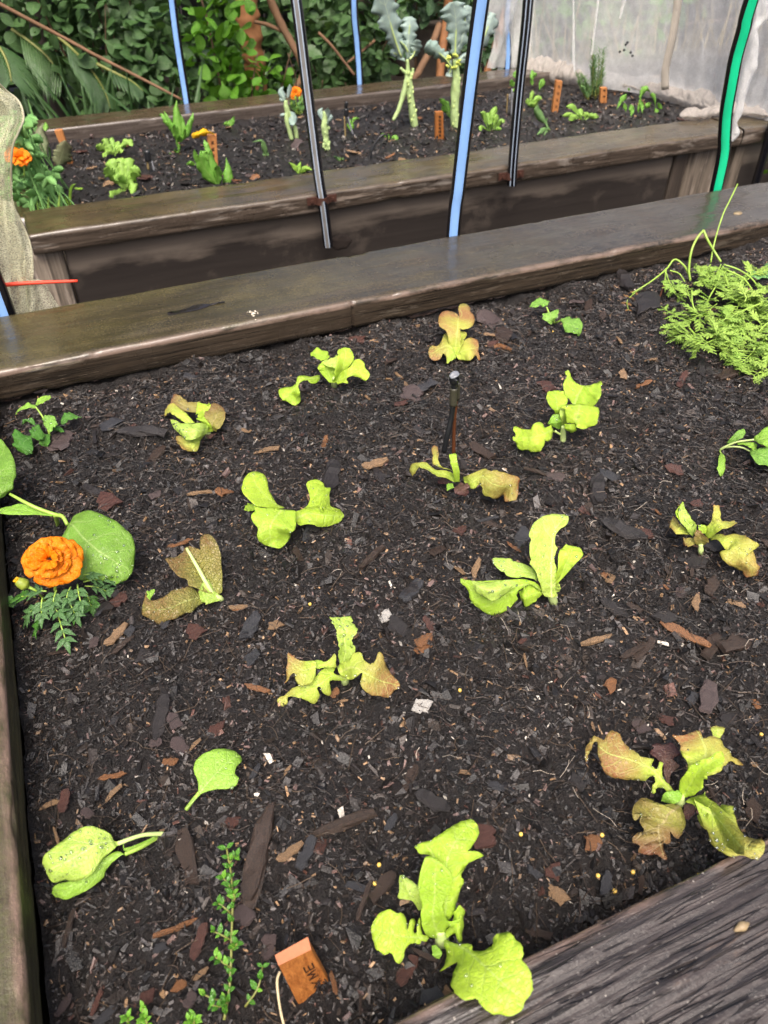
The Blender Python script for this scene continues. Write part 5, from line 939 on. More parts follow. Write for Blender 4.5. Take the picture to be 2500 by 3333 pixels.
# ---- broad-leaved seedling by the left board
p = plant_at('A1', 350, 845, 'eggplant_seedling', 'seedling with one very large round green leaf behind the orange flower', 'seedling', 'broad leaved seedlings')
leaf('Q3', [(845, 190, 805, 220, 46, 46, 44), (900, 90, 760, 330, 60, 56, 50), (1030, 40, 720, 400, 68, 64, 52), (1200, 80, 740, 600, 70, 66, 48), (1320, 130, 850, 760, 70, 66, 44), (1450, 220, 950, 860, 68, 62, 40), (1570, 330, 1050, 880, 62, 56, 36), (1615, 450, 1160, 880, 56, 50, 32), (1620, 600, 1250, 890, 48, 44, 30), (1585, 790, 1330, 905, 36, 34, 26), (1500, 880, 1400, 925, 28, 28, 25)], 'eggplant', p, 60, lobe=.01, nu=21)
leaf('A1', [(60, 645, 25, 672, 70), (80, 600, -60, 690, 78), (95, 500, -150, 610, 82), (75, 430, -170, 500, 84), (20, 350, -120, 420, 82), (-40, 320, -80, 340, 78)], 'eggplant', p, 5, lobe=.01)
leaf('A1', [(320, 770, 315, 795, 50), (230, 755, 220, 785, 54), (140, 725, 100, 782, 58), (40, 735, 30, 778, 58), (-10, 760, -12, 775, 56)], 'spinach', p, 8, lobe=.02)
stem('A1', [(405, 845, 46), (375, 795, 52), (325, 782, 50), (200, 735, 62), (60, 660, 70)], [.0026, .0028, .003, .0026, .002], 'stem', p)
stem('A1', [(350, 860, -4), (345, 830, 20), (330, 785, 50)], [.003, .003, .003], 'stem', p)

# ---- strawberry-like seedling at the top left
p = plant_at('A1', 290, 330, 'strawberry_seedling', 'small dark lobed seedling with two pale sprout leaves under the board', 'seedling', 'broad leaved seedlings')
stem('A1', [(300, 310, 0), (270, 220, 22), (213, 135, 42)], [.0018, .0016, .0012], 'stem', p)
for rows, m, kw in (([(215, 130, 210, 145, 40), (170, 115, 165, 145, 44), (120, 140, 110, 165, 40), (95, 175, 95, 185, 36)], 'spinach', {}), ([(212, 125, 225, 130, 40), (230, 90, 245, 115, 46), (270, 70, 285, 95, 46), (300, 70, 308, 80, 44)], 'spinach', {}),
                    ([(185, 308, 190, 330, 14), (95, 285, 205, 390, 20, 18, 12), (78, 340, 190, 420, 16, 16, 8), (110, 400, 160, 425, 8)], 'dark_leaf', dict(teeth=.1, tfreq=8)), ([(182, 310, 192, 322, 14), (185, 262, 245, 340, 20), (230, 258, 268, 320, 18), (255, 285, 264, 305, 12)], 'dark_leaf', dict(teeth=.1, tfreq=6)),
                    ([(255, 300, 300, 300, 10), (235, 335, 298, 358, 12), (250, 370, 285, 375, 6)], 'dark_leaf', dict(teeth=.1, tfreq=5)), ([(365, 240, 380, 245, 16), (372, 185, 440, 210, 26), (410, 162, 497, 206, 26)], 'dark_leaf', dict(teeth=.08, tfreq=6)),
                    ([(200, 245, 215, 250, 16), (140, 215, 195, 205, 22), (135, 245, 165, 218, 16)], 'dark_leaf', {}), ([(260, 245, 300, 290, 26), (263, 200, 337, 235, 34), (290, 185, 330, 195, 34)], 'seedling', dict(teeth=.1, tfreq=7)), ([(300, 290, 310, 270, 10), (320, 260, 385, 290, 18), (345, 250, 372, 262, 16)], 'dark_leaf', dict(teeth=.08, tfreq=6))):
    leaf('A1', rows, m, p, 2, **kw)

# ---- two loose leaves lying on the soil
p = plant_at('A6', 1300, 400, 'plucked_leaf', 'single loose pale green leaf with a bitten edge lying on the soil', 'leaf', 'loose leaves on the soil')
stem('A6', [(1118, 616, 6), (1160, 560, 14), (1196, 515, 20)], [.0022, .002, .002], 'stem', p, 'petiole')
pleaf('A6', 'spinach', p, [(1120, 612, 14), (1195, 520, 20), (1280, 420, 26), (1370, 330, 28), (1430, 290, 22)], [(1122, 617), (1118, 605), (1180, 530), (1190, 500), (1185, 440), (1165, 390), (1168, 340), (1200, 300), (1250, 270), (1320, 252), (1390, 260), (1430, 285), (1452, 320), (1440, 340), (1420, 360), (1410, 400), (1430, 425), (1435, 440), (1410, 475), (1350, 495), (1280, 500), (1215, 520), (1190, 540)], 6, -6, 3, name='blade', crinkle=.0015)
p = plant_at('A6', 500, 950, 'spinach_seedling', 'pair of spoon shaped leaves folded together by the left board', 'seedling', 'broad leaved seedlings')
leaf('A6', [(850, 765, 855, 780, 18), (700, 812, 712, 832, 24), (650, 765, 690, 850, 30, 28, 26), (560, 730, 610, 920, 36, 34, 26), (450, 740, 540, 1010, 40, 36, 24), (360, 800, 450, 1055, 40, 36, 20), (280, 880, 360, 1055, 36, 32, 18), (268, 930, 300, 1030, 28, 26, 20), (272, 970, 280, 1000, 24)], 'lime_pale', p, 40, lobe=.025)
leaf('A6', [(740, 880, 760, 890, 16), (690, 868, 725, 895, 18), (600, 930, 645, 970, 18, 16, 12), (520, 990, 605, 1040, 16, 14, 8), (400, 1050, 500, 1112, 14, 12, 5), (330, 1075, 400, 1158, 10, 9, 4), (308, 1118, 330, 1140, 5)], 'spinach', p, 5, lobe=0.057)
stem('A6', [(980, 762, 4), (850, 772, 18), (705, 822, 24)], [.0022, .002, .0022], 'stem_pale', p, 'petiole')
stem('A6', [(940, 785, 3), (840, 845, 12), (750, 885, 16)], [.0026, .0024, .002], 'stem', p, 'petiole')
leaf('A6', [(930, 778, 935, 790, 8), (800, 835, 805, 865, 14), (745, 848, 752, 866, 14), (735, 820, 742, 825, 16)], 'spinach', p)

# ================================================================== marigold
def aim(base, tip, up=(0, 0, 1)):
    t = np.array(tip, float) - base; L = np.linalg.norm(t); t /= L; s = np.cross(t, up); s /= np.linalg.norm(s) + 1e-9; return t, s, np.cross(s, t), L
def blade_geo(base, tip, w, prof, curl=.0, cup=.0, up=(0, 0, 1), nv=12, nu=5, teeth=0.0, tf=6, seed=0):
    """a free leaf from base to tip: width profile, arching by curl, folding by cup"""
    t, s, n, L = aim(np.array(base, float), tip, up); v = np.linspace(0, 1, nv); uu = np.linspace(-1, 1, nu)
    wv = np.interp(v, np.linspace(0, 1, len(prof)), prof) * w
    if teeth: wv = wv * (1 - teeth * ((v * tf) % 1.0))
    G = np.array(base)[None, None] + (v * L)[:, None, None] * t + (uu[None] * wv[:, None])[..., None] * s + (curl * L * np.sin(v * math.pi)[:, None] + cup * np.abs(uu)[None] * wv[:, None])[..., None] * n
    uv = np.stack([np.repeat(((uu + 1) / 2)[None], nv, 0), np.repeat(v[:, None], nu, 1)], -1); return G, uv
def merge(geos):
    V = []; U = []; Fc = []; n = 0
    for G, uv in geos:
        nv, nu = G.shape[:2]; V.append(G.reshape(-1, 3)); U.append(uv.reshape(-1, 2)); Fc.append(grid_faces(nv, nu) + n); n += nv * nu
    return np.concatenate(V), np.concatenate(Fc), np.concatenate(U)
def merged(name, geos, mat, parent, th=.0004):
    V, Fc, U = merge(geos); o = link(name, mesh(name, V, Fc, U), M[mat], parent)
    m = o.modifiers.new('thickness', 'SOLIDIFY'); m.thickness = th; m.offset = 0; return o
OVAL = [.05, .55, .9, 1., .95, .75, .4, .05]; LANCE = [.1, .6, .95, .9, .7, .45, .2, .02]; STRAP = [.5, .8, 1, 1, 1, .9, .6, .05]; SPOON = [.12, .14, .25, .7, 1., 1., .75, .1]; ROUND = [.06, .75, 1., 1., .96, .86, .6, .1]
def pinnate(base, tip, n, ln, w, mat, parent, rachis='stem', curl=.12, teeth=.35, name='leaf', prof=LANCE, tf=5, spread=55, seed=0, rr=.0008):
    """a compound leaf: rachis with paired toothed leaflets and an end leaflet"""
    g = np.random.default_rng(seed); base = np.array(base, float); tip = np.array(tip, float); t, s, up, L = aim(base, tip)
    pt = lambda f: base + t * L * f + up * curl * L * math.sin(f * math.pi)
    geos = []
    for i in range(n):
        f = .3 + .62 * i / max(1, n - 1)
        for sd in (-1, 1):
            a = R(spread + g.normal(0, 7)); d = t * math.cos(a) + s * sd * math.sin(a) + up * g.normal(.05, .12); l = ln * (1 - .25 * abs(f - .55)) * g.uniform(.85, 1.1)
            geos.append(blade_geo(pt(f), pt(f) + d * l, w, prof, g.normal(.06, .05), g.uniform(.1, .4), up, 11, 5, teeth, tf))
    geos.append(blade_geo(pt(.93), pt(.93) + (t + up * g.normal(-.1, .1)) * ln * 1.15, w * 1.1, prof, .05, .2, up, 11, 5, teeth, tf))
    o = merged(name, geos, mat, parent); tube('leaf_stalk', [pt(0), pt(.3), pt(.65), pt(.95)], [rr * 1.4, rr], M[rachis], o, 10, 5); return o
def flower_head(c, nrm, rad, parent, seed=0, layers=4, n=9, mat='petal', name='petal'):
    g = np.random.default_rng(seed); nrm = np.array(nrm, float); nrm /= np.linalg.norm(nrm); e1 = np.cross(nrm, (0, 1, .3)); e1 /= np.linalg.norm(e1); e2 = np.cross(nrm, e1)
    for L in range(layers):
        r = rad * (1 - .2 * L); m = max(5, n - 2 * L)
        for i in range(m):
            a = (i + .5 * (L % 2)) * 2 * math.pi / m + g.normal(0, .12); rim = e1 * math.cos(a) + e2 * math.sin(a)
            lift = -.10 + .15 * L + g.normal(0, .10); b = c + rim * rad * .08 + nrm * L * rad * .10
            tip = c + rim * r * g.uniform(.72, 1.18) + nrm * (rad * (lift + .1 * L))
            G, uv = blade_geo(b, tip, r * .42, [.2, .45, .7, .9, 1.05, 1.15, 1.2, 1.2, 1.1], g.normal(.08, .05), .04, nrm, 14, 11)
            v = np.linspace(0, 1, 14)[:, None]; u = np.linspace(-1, 1, 11)[None]
            G = G + (nrm * rad)[None, None] * (.08 * np.sin(u * 6.5 + g.uniform(0, 6)) * v ** 1.5 + .04 * fbm(v * 4, u * 2, L, i + L * 20))[..., None]
            G = G - (tip - b)[None, None] * (.20 * u ** 2 * v ** 3 + .05 * noise(u * 3 + i, L, 0, 7) * v ** 4)[..., None]
            solid(name, G, uv, M[mat], parent, .0005)
    if mat == 'petal':
        for i in range(26):
            a = i * 2.4; r = rad * .34 * math.sqrt(i / 26.0); b = c + (e1 * math.cos(a) + e2 * math.sin(a)) * r + nrm * rad * .2
            G, uv = blade_geo(b, b + nrm * rad * .22 + (e1 * math.cos(a) + e2 * math.sin(a)) * rad * .12, rad * .11, [.5, .8, 1, 1, .9], .1, .5, e2, 6, 3); solid(name, G, uv, M[mat], parent, .0005)
p = plant_at('Q3', 660, 1180, 'marigold', 'orange marigold in full bloom beside the left board', 'marigold', 'marigolds')
fc = atz('Q3', 600, 640, .088); tocam = C0 - fc; tocam /= np.linalg.norm(tocam)
flower_head(fc, tocam + np.array([-.05, -.1, .35]), .0345, p, 5, 4, 10)
tube('stem', [atz('Q3', 680, 1180, 0), atz('Q3', 660, 950, .05), fc - np.array([0, 0, .012])], [.002, .0018, .0035], M['stem'], p)
b0 = atz('Q3', 345, 960, .055); b1 = atz('Q3', 205, 885, .066)
bud = link('bud', mesh('bud', *tube_geo([b0, b0 + (b1 - b0) * .3, b0 + (b1 - b0) * .7, b1], [.0025, .0075, .0068, .0048], 14, 12)), plain('bud_green', (.22, .28, .03), .5, var=.4, scale=200), p)
geos = []
for i in range(12):
    a = i * 2.4; dd = (b1 - b0) / np.linalg.norm(b1 - b0); e1 = np.cross(dd, (0, 0, 1)); e2 = np.cross(dd, e1); o_ = (e1 * math.cos(a) + e2 * math.sin(a)) * .0042 * math.sqrt(i / 12)
    geos.append(blade_geo(b1 + o_ - dd * .002, b1 + o_ * 1.2 + dd * .0035, .0016, [.7, 1, 1, .6], 0, .4, e1, 4, 3))
merged('bud_petals', geos, 'petal_yellow', bud)
tube('stem', [atz('Q3', 560, 1150, .01), atz('Q3', 450, 1020, .045), b0], [.0016, .0015, .002], M['stem'], p)
for i, (bu, bv, bz, tu, tv, tz, n, ln, w, m) in enumerate([(700, 1300, 22, 790, 1600, 8, 3, .019, .0042, 'marigold_leaf'), (510, 1090, 40, 500, 1290, 30, 3, .017, .004, 'marigold_leaf'), (560, 1130, 38, 700, 1270, 32, 3, .017, .004, 'marigold_leaf'), (800, 1080, 36, 900, 1290, 20, 3, .018, .004, 'marigold_leaf'),
        (930, 930, 46, 970, 1150, 40, 3, .016, .0038, 'marigold_leaf'), (1020, 950, 26, 1290, 1020, 14, 4, .017, .0036, 'marigold_leaf'), (1000, 900, 34, 1330, 900, 26, 4, .016, .0034, 'marigold_leaf'), (430, 1080, 36, 200, 1110, 24, 3, .018, .0044, 'dark_leaf'), (480, 1150, 30, 350, 1330, 14, 3, .018, .004, 'marigold_leaf'),
        (620, 1250, 26, 480, 1440, 8, 3, .018, .0044, 'dark_leaf'), (760, 1170, 30, 880, 1300, 18, 3, .016, .004, 'dark_leaf'), (850, 960, 46, 800, 1100, 42, 3, .015, .0036, 'marigold_leaf'), (560, 1010, 48, 420, 1040, 44, 3, .015, .0036, 'marigold_leaf'), (1040, 1040, 14, 1100, 1200, 5, 3, .017, .004, 'dark_leaf'), (680, 1000, 46, 640, 1150, 40, 3, .016, .0038, 'marigold_leaf'), (1000, 820, 44, 1120, 820, 42, 3, .014, .003, 'marigold_leaf')]):
    pinnate(atz('Q3', bu, bv, bz / 1000), atz('Q3', tu, tv, tz / 1000), n, ln, w, m, p, seed=i, teeth=.42, tf=5, spread=48)
leaf('Q3', [(60, 1120, 75, 1190, 8), (130, 1060, 150, 1200, 14), (190, 1130, 190, 1180, 10)], 'celery', p, lobe=.1)

# ================================================================== creeping thyme
def sprig(fr, pts, par, n, ln, mat, rad=.0009, seed=0, name='sprig', side=0.0):
    """a creeping shoot with opposite pairs of small glossy leaves"""
    P = catmull(np.array(path_z(fr, pts)), n * 2); T, N, Bv = frames(P); g = np.random.default_rng(seed)
    st = tube(name, path_z(fr, pts), [rad * 1.3, rad], M['stem_dark'], par, n * 2, 6, .1)
    for i in range(1, n * 2, 2):
        a0 = g.uniform(0, 3.14)
        for sd in (0, math.pi):
            d = N[i] * math.cos(a0 + sd) + Bv[i] * math.sin(a0 + sd); d[2] = abs(d[2]) * .6 + .25; d = d + T[i] * .35; d /= np.linalg.norm(d)
            l = ln * g.uniform(.65, 1.15); G, uv = blade_geo(P[i], P[i] + d * l, l * .26, OVAL, .05, .25, (0, 0, 1), 8, 5)
            o = solid('leaf', G, uv, M[mat if g.random() > .2 else 'thyme_lime'], st, .0005)
p = plant_at('A6', 1350, 1700, 'thyme_plant', 'upright thyme sprig with small glossy leaves left of the inscribed marker', 'thyme')
sprig('A6', [(1345, 1880, 4), (1375, 1700, 10), (1385, 1560, 16), (1390, 1350, 22), (1396, 1150, 26), (1385, 1000, 28), (1360, 850, 28)], p, 16, .0085, 'thyme', .0010, 1)
for i, q in enumerate([[(1385, 1240, 22), (1340, 1200, 26), (1310, 1180, 28)], [(1385, 1400, 20), (1330, 1370, 26), (1285, 1350, 28)], [(1385, 1570, 16), (1330, 1530, 22), (1290, 1500, 24)], [(1375, 1750, 8), (1300, 1760, 18), (1230, 1730, 24)], [(1375, 1770, 8), (1320, 1800, 16), (1270, 1790, 22)], [(1385, 1100, 26), (1370, 1060, 30), (1340, 1030, 32)], [(1380, 940, 28), (1400, 900, 30), (1420, 895, 30)], [(1390, 1180, 24), (1410, 1150, 30), (1400, 1120, 34)], [(1385, 1460, 18), (1410, 1440, 24), (1425, 1420, 28)]]):
    sprig('A6', q, p, 3, .0082, 'thyme', .0007, 10 + i)
sprig('A6', [(1470, 1800, 3), (1530, 1720, 8), (1560, 1650, 12), (1575, 1560, 14)], p, 4, .009, 'thyme', .0008, 31)
p = plant_at('A6', 830, 1870, 'thyme_plant', 'tiny bright thyme shoots at the bottom edge of the picture', 'thyme')
for i, q in enumerate([[(860, 1900, 2), (855, 1850, 10), (860, 1800, 16)], [(770, 1910, 2), (768, 1880, 8), (765, 1862, 12)], [(890, 1930, 2), (880, 1890, 8), (870, 1870, 10)]]): sprig('A6', q, p, 3, .0085, 'thyme_lime', .0008, 40 + i)
p = plant_at('A6', 1135, 1890, 'thyme_plant', 'single bright thyme shoot cut by the bottom picture edge', 'thyme')
for i, q in enumerate([[(1135, 1930, 2), (1130, 1895, 10), (1130, 1880, 14)], [(1160, 1930, 2), (1165, 1890, 8), (1170, 1875, 10)]]): sprig('A6', q, p, 3, .009, 'thyme_lime', .0008, 50 + i)

# ================================================================== carrot bunch
def feather(path, n, ln, mat, par, seed=0, name='frond', r=.0011, droop=.0):
    """a finely cut frond along a path"""
    P = catmull(np.array(path), 40); T, N, Bv = frames(P); g = np.random.default_rng(seed); geos = []
    for i in range(n):
        f = .32 + .66 * i / max(1, n - 1); k = min(39, int(f * 39)); l1 = ln * (1.15 - .75 * abs(f - .45)) * g.uniform(.8, 1.15)
        for sd in (-1, 1):
            t = T[k]; s = np.cross(t, (0, 0, 1)); s /= np.linalg.norm(s) + 1e-9; up = np.cross(s, t)
            a = R(52 + g.normal(0, 8)); d = t * math.cos(a) + s * sd * math.sin(a) + up * g.normal(.1, .25); d /= np.linalg.norm(d)
            b = P[k]
            for q in range(4):
                fb = .25 + .22 * q; bb = b + d * l1 * fb; l2 = l1 * .42 * (1.1 - .5 * fb)
                for s2 in (-1, 1):
                    e = np.cross(d, up); d2 = d * .75 + e * s2 * .66 + up * g.normal(0, .2); d2 /= np.linalg.norm(d2)
                    geos.append(blade_geo(bb, bb + d2 * l2, l2 * .21, [.3, .7, 1, .9, .5, .05], .05, .2, up, 5, 3))
            geos.append(blade_geo(b, b + d * l1, l1 * .07, [.5, .6, .9, 1, .8, .1], .03, .2, up, 7, 3))
    o = merged(name, geos, mat, par, .00035); tube('stalk', path, [r * 1.3, r, r * .6], M['stem'], o, 24, 6); return o
p = plant_at('Q4', 1350, 1200, 'carrot_bunch', 'heap of feathery carrot tops at the right end of the mossy board', 'carrot tops')
cz = lambda pts: path_z('Q4', pts)
stem('Q4', [(820, 880, 20), (805, 750, 42), (830, 560, 75), (890, 420, 95), (962, 330, 108)], .0024, 'stem', p, 'stalk')
stem('Q4', [(962, 330, 108), (1010, 440, 92), (1080, 560, 72), (1150, 670, 58)], [.0026, .0022], 'stem', p, 'stalk')
stem('Q4', [(800, 800, 30), (750, 710, 46), (650, 645, 56), (560, 750, 42), (400, 880, 28), (190, 1010, 10)], [.0022, .0018, .0014], 'stem', p, 'stalk')
stem('Q4', [(1040, 680, 50), (1065, 530, 75), (1110, 350, 100), (1180, 140, 130), (1250, 0, 150), (1330, -170, 172)], [.0017, .0013], 'stem', p, 'stalk')
for q in ([(1180, 700, 56), (1350, 760, 52), (1500, 870, 44), (1600, 1050, 30)], [(1190, 750, 54), (1380, 840, 48), (1490, 980, 38), (1560, 1150, 24)], [(1160, 740, 54), (1110, 900, 46), (1050, 1010, 40), (950, 1190, 28)], [(1170, 720, 54), (1200, 830, 48), (1235, 960, 42)], [(800, 1380, 26), (900, 1480, 22), (1050, 1560, 20), (1250, 1620, 20), (1500, 1640, 20), (1700, 1640, 22)], [(1700, 1090, 50), (1500, 1150, 48), (1300, 1235, 42), (1150, 1250, 34)], [(1690, 1310, 48), (1620, 1360, 44), (1560, 1425, 40)], [(835, 980, 36), (840, 1100, 40), (870, 1210, 30)], [(1540, 1440, 30), (1530, 1600, 24), (1680, 1780, 14)], [(600, 765, 30), (700, 800, 24), (770, 900, 18)], [(555, 760, 40), (550, 850, 30), (545, 1000, 12)]):
    stem('Q4', q, [.0018, .0014], 'stem', p, 'stalk')
stem('Q4', [(550, 860, 26), (520, 960, 16), (480, 1080, 6), (455, 1130, 3)], [.001, .002, .001], 'brown_stick', p, 'withered_tip')
feather(cz([(300, 960, 16), (230, 1000, 10), (140, 1090, 6), (150, 1190, 3)]), 4, .012, 'brown_leaf', p, 2, 'withered_frond', .0008)
CF = [([(560, 790, 40), (590, 880, 34), (640, 960, 26), (700, 1060, 14)], 6, .026), ([(780, 1240, 30), (700, 1240, 26), (620, 1225, 22), (545, 1190, 18)], 5, .018), ([(780, 1330, 26), (700, 1350, 20), (640, 1390, 14), (570, 1450, 8)], 5, .022), ([(790, 1420, 20), (780, 1500, 14), (820, 1560, 8), (980, 1590, 6)], 5, .022),
      ([(1130, 1590, 20), (1200, 1640, 18), (1300, 1720, 10)], 5, .02), ([(1500, 1640, 20), (1420, 1720, 16), (1320, 1780, 8)], 6, .03), ([(1600, 1680, 20), (1640, 1800, 14), (1500, 1900, 6)], 6, .032), ([(1240, 1280, 38), (1240, 1400, 36), (1220, 1560, 28)], 7, .032), ([(1260, 1160, 42), (1270, 1240, 40), (1230, 1330, 36)], 5, .02),
      ([(1400, 900, 50), (1340, 960, 46), (1290, 1020, 40)], 5, .024), ([(1450, 1010, 44), (1400, 1050, 40), (1330, 1060, 36)], 5, .026), ([(1000, 780, 48), (1020, 840, 46), (980, 930, 40)], 5, .028), ([(860, 900, 40), (960, 880, 44), (1100, 900, 46)], 6, .026), ([(1040, 700, 52), (1010, 730, 50), (970, 760, 46)], 4, .02), ([(1150, 700, 56), (1130, 750, 54), (1100, 790, 50)], 4, .018)]
for i in range(44):
    u, v = random.uniform(820, 1900), random.uniform(860, 1580); a = random.uniform(0, 6.28); l = random.uniform(130, 260); zz = random.uniform(18, 52) * (1 - .4 * abs(v - 1150) / 500)
    CF.append(([(u, v, zz), (u + l * .5 * math.cos(a), v + l * .4 * math.sin(a), zz + 6), (u + l * math.cos(a), v + l * .8 * math.sin(a) + 30, max(5, zz - 8))], 6, random.uniform(.02, .032)))
for i, (q, n, ln) in enumerate(CF): feather(cz(q), n, ln, 'carrot', p, 60 + i, r=.0009)
leaf('Q4', [(1430, 790, 1440, 830, 22), (1500, 750, 1540, 850, 30), (1600, 770, 1640, 850, 28), (1660, 810, 1670, 840, 20)], 'celery', p, lobe=0.057)
leaf('Q4', [(1590, 770, 1600, 810, 14), (1640, 700, 1680, 800, 20), (1720, 690, 1740, 780, 18), (1780, 730, 1785, 760, 12)], 'marigold_leaf', p, lobe=0.057)

# ================================================================== spray stake and plant marker in the near bed
def spray(fr, head, parent_label, base, scale=1.0): pass
p = plant_at('Q5', 860, 2000, 'spray_stake', 'black micro spray head clipped to a brown stick in the near bed', 'irrigation stake', 'irrigation stakes')
Y0 = atz('Q5', 870, 2010, .0)[1]; Pq = lambda u, v, dy=0: aty('Q5', u, v, Y0 + dy)
tube('stick', [Pq(872, 2080, 0), Pq(885, 1500, .0), Pq(925, 950, 0), Pq(985, 480, 0)], [.0031, .0028, .0026], M['brown_stick'], p, 20, 8)
tube('tubing', [Pq(660, 2000, -.012), Pq(740, 1620, -.012), Pq(820, 1250, -.008), Pq(860, 960, -.007)], [.0042, .0040], M['drip'], p, 20, 12)
tube('clip', [Pq(868, 965, -.008), Pq(872, 760, -.007), Pq(882, 570, -.007)], [.0058, .0056], M['olive'], p, 10, 12)
tube('clip_arm', [Pq(965, 840, -.002), Pq(980, 640, -.002), Pq(985, 455, -.002)], [.0026, .0026], M['olive'], p, 8, 8)
tube('neck', [Pq(882, 570, -.007), Pq(888, 430, -.007)], [.0044, .0044], M['drip'], p, 6, 12)
hd = tube('spray_head', [Pq(886, 455, -.007), Pq(885, 430, -.007), Pq(890, 350, -.007), Pq(900, 330, -.007)], [.0052, .0072, .0082, .0080], M['drip'], p, 12, 14)
G, uv = blade_geo(Pq(800, 345, -.010), Pq(985, 235, -.008), .0055, [.5, .9, 1, .9, .5], .12, .1, (0, -.4, 1), 10, 5); o = solid('deflector', G, uv, plain('grey_plastic', (.16, .17, .19), .35), hd, .0022)
# marker
p = plant_at('Q9', 800, 1250, 'plant_marker', 'short orange cedar marker lettered THYME leaning in the near bed', 'plant marker', 'wooden plant markers')
z1 = .040; Ta, Tb, Tc, Td = [atz('Q9', u, v, z) for u, v, z in ((245, 600, .046), (840, 270, .046), (900, 500, .040), (310, 790, .040))]   # top end, sawn
Ba, Bb = atz('Q9', 640, 1440, -.004), atz('Q9', 1185, 1030, -.004); dn_l, dn_r = Ba - Td, Bb - Tc; k = 1.5
back = (Ta - Td)
V = [Ta, Tb, Tc, Td, Td + dn_l * k, Tc + dn_r * k, Tb + dn_r * k, Ta + dn_l * k]
mk = link('stake', mesh('stake', V, [(3, 2, 5, 4), (2, 1, 6, 5), (1, 0, 7, 6), (0, 3, 4, 7), (4, 5, 6, 7)]), M['stake'], p, False)
m = mk.modifiers.new('edge', 'BEVEL'); m.width = .0008; m.segments = 2
cutn = np.cross(Tb - Ta, Td - Ta); cutn /= np.linalg.norm(cutn); cutn *= np.sign(cutn[2])
link('sawn_end', mesh('sawn_end', [q + cutn * .0004 for q in (Ta, Tb, Tc, Td)], [(0, 1, 2, 3)]), M['cut'], mk, False)
fn = np.cross(Tc - Td, dn_l); fn /= np.linalg.norm(fn); fn *= np.sign(fn @ (C0 - Td))
def face(s, t): return (Td + (Tc - Td) * s) * (1 - t) + ((Td + dn_l * k) + (Tc + dn_r * k - Td - dn_l * k) * s) * t + fn * .0006
LET = {'E': [[(0, 0), (0, 1)], [(0, 0), (.75, 0)], [(0, .5), (.65, .5)], [(0, 1), (.8, 1)]], 'M': [[(0, 0), (.05, 1), (.45, .25), (.85, 1), (.95, 0)]], 'Y': [[(0, 1), (.42, .5), (.85, 1)], [(.42, .5), (.35, 0)]], 'H': [[(0, 0), (0, 1)], [(.75, 0), (.8, 1)], [(0, .5), (.78, .5)]], 'T': [[(0, 1), (.9, 1)], [(.45, 1), (.42, 0)]]}
mb = MB()
for i, chh in enumerate('EMYHT'):
    t0 = .20 + i * .165
    for st in LET[chh]:
        pts = []
        for (a, b) in st: pts.append(face(.84 - b * .26 - .0, t0 + (1 - a) * .125 + .0))
        for q0, q1 in zip(pts[:-1], pts[1:]):
            d = q1 - q0; w = np.cross(fn, d); w = w / (np.linalg.norm(w) + 1e-9) * .0005; e = d / (np.linalg.norm(d) + 1e-9) * .0005
            mb.add([q0 - w - e, q0 + w - e, q1 + w + e, q1 - w + e], [(0, 1, 2, 3)])
mb.build('lettering', M['ink'], mk, False)
tube('straw', [atz('Q9', 340, 900, .012), atz('Q9', 290, 1050, .012), atz('Q9', 310, 1350, .010), atz('Q9', 360, 1659, .008), atz('Q9', 420, 1900, .005)], [.0012, .0011, .0010], plain('dry_straw', (.62, .5, .3), .7), soil)
flush_drops()

# ================================================================== FAR BED: plants that stand up
FZ = -.135
def base_y(fr, u, v, z=FZ): return float(atz(fr, u, v, z)[1])
def fleaf(fr, Y, pts, w, mat, par, prof=OVAL, tip=0.0, cup=.012, nv=18, nu=7, name='leaf', lobe=.04, lf=6.0, frill=.002, teeth=0.0, tf=8, th=.0007):
    """a leaf followed along its midrib, leaning out of its plane by tip metres"""
    C = catmull(np.array(pts, float), nv); T = np.gradient(C, axis=0); T /= np.linalg.norm(T, axis=1)[:, None] + 1e-9; Nn = np.stack([-T[:, 1], T[:, 0]], -1)
    _seed[0] += 1; sd = _seed[0]; v = np.linspace(0, 1, nv); wv = np.interp(v, np.linspace(0, 1, len(prof)), prof) * w
    ss = np.linspace(-1, 1, nu)[None]; V2 = v[:, None]
    k = 1 + np.abs(ss) * (lobe * 2.2 * np.where(ss < 0, fbm(V2 * lf, 2.0, 0, sd, 2), fbm(V2 * lf, 9.0, 0, sd, 2)) - teeth * ((V2 * tf) % 1.0))
    q = C[:, None] + Nn[:, None] * (ss * wv[:, None] * k)[..., None]
    yy = Y + tip * V2 ** 1.5 + cup * (ss * ss - .3) * np.minimum(1, wv[:, None] / 60) + frill * 2 * np.abs(ss) ** 2 * np.where(ss < 0, fbm(V2 * 5, 1, 0, sd + 9, 2), fbm(V2 * 5, 5, 0, sd + 9, 2))
    o_ = FR[fr]; d = f_ + ((o_[0] + q[..., 0] * o_[2] - CX) / F)[..., None] * r_ + ((o_[1] + q[..., 1] * o_[2] - CY) / F)[..., None] * d_
    G = C0 + d * (yy / d[..., 1])[..., None]
    uv = np.stack([np.repeat(((np.linspace(-1, 1, nu) + 1) / 2)[None], nv, 0), np.repeat(v[:, None], nu, 1)], -1)
    return solid(name, G, uv, M[mat], par, th)
def fstem(fr, Y, pts, rad, mat, par, name='stem', n=18, dy=0.0, bump=.1, seg=8): return tube(name, [aty(fr, u, v, Y + dy) for u, v in pts], rad, M[mat], par, n, seg, bump, 5)
def fplant(fr, u, v, name, label, cat, group=None):
    y = base_y(fr, u, v); e = empty(name, aty(fr, u, v, y), label, cat, group); return e, y
rt = lambda a: random.uniform(-a, a)
SG = 'young plants in the far bed'

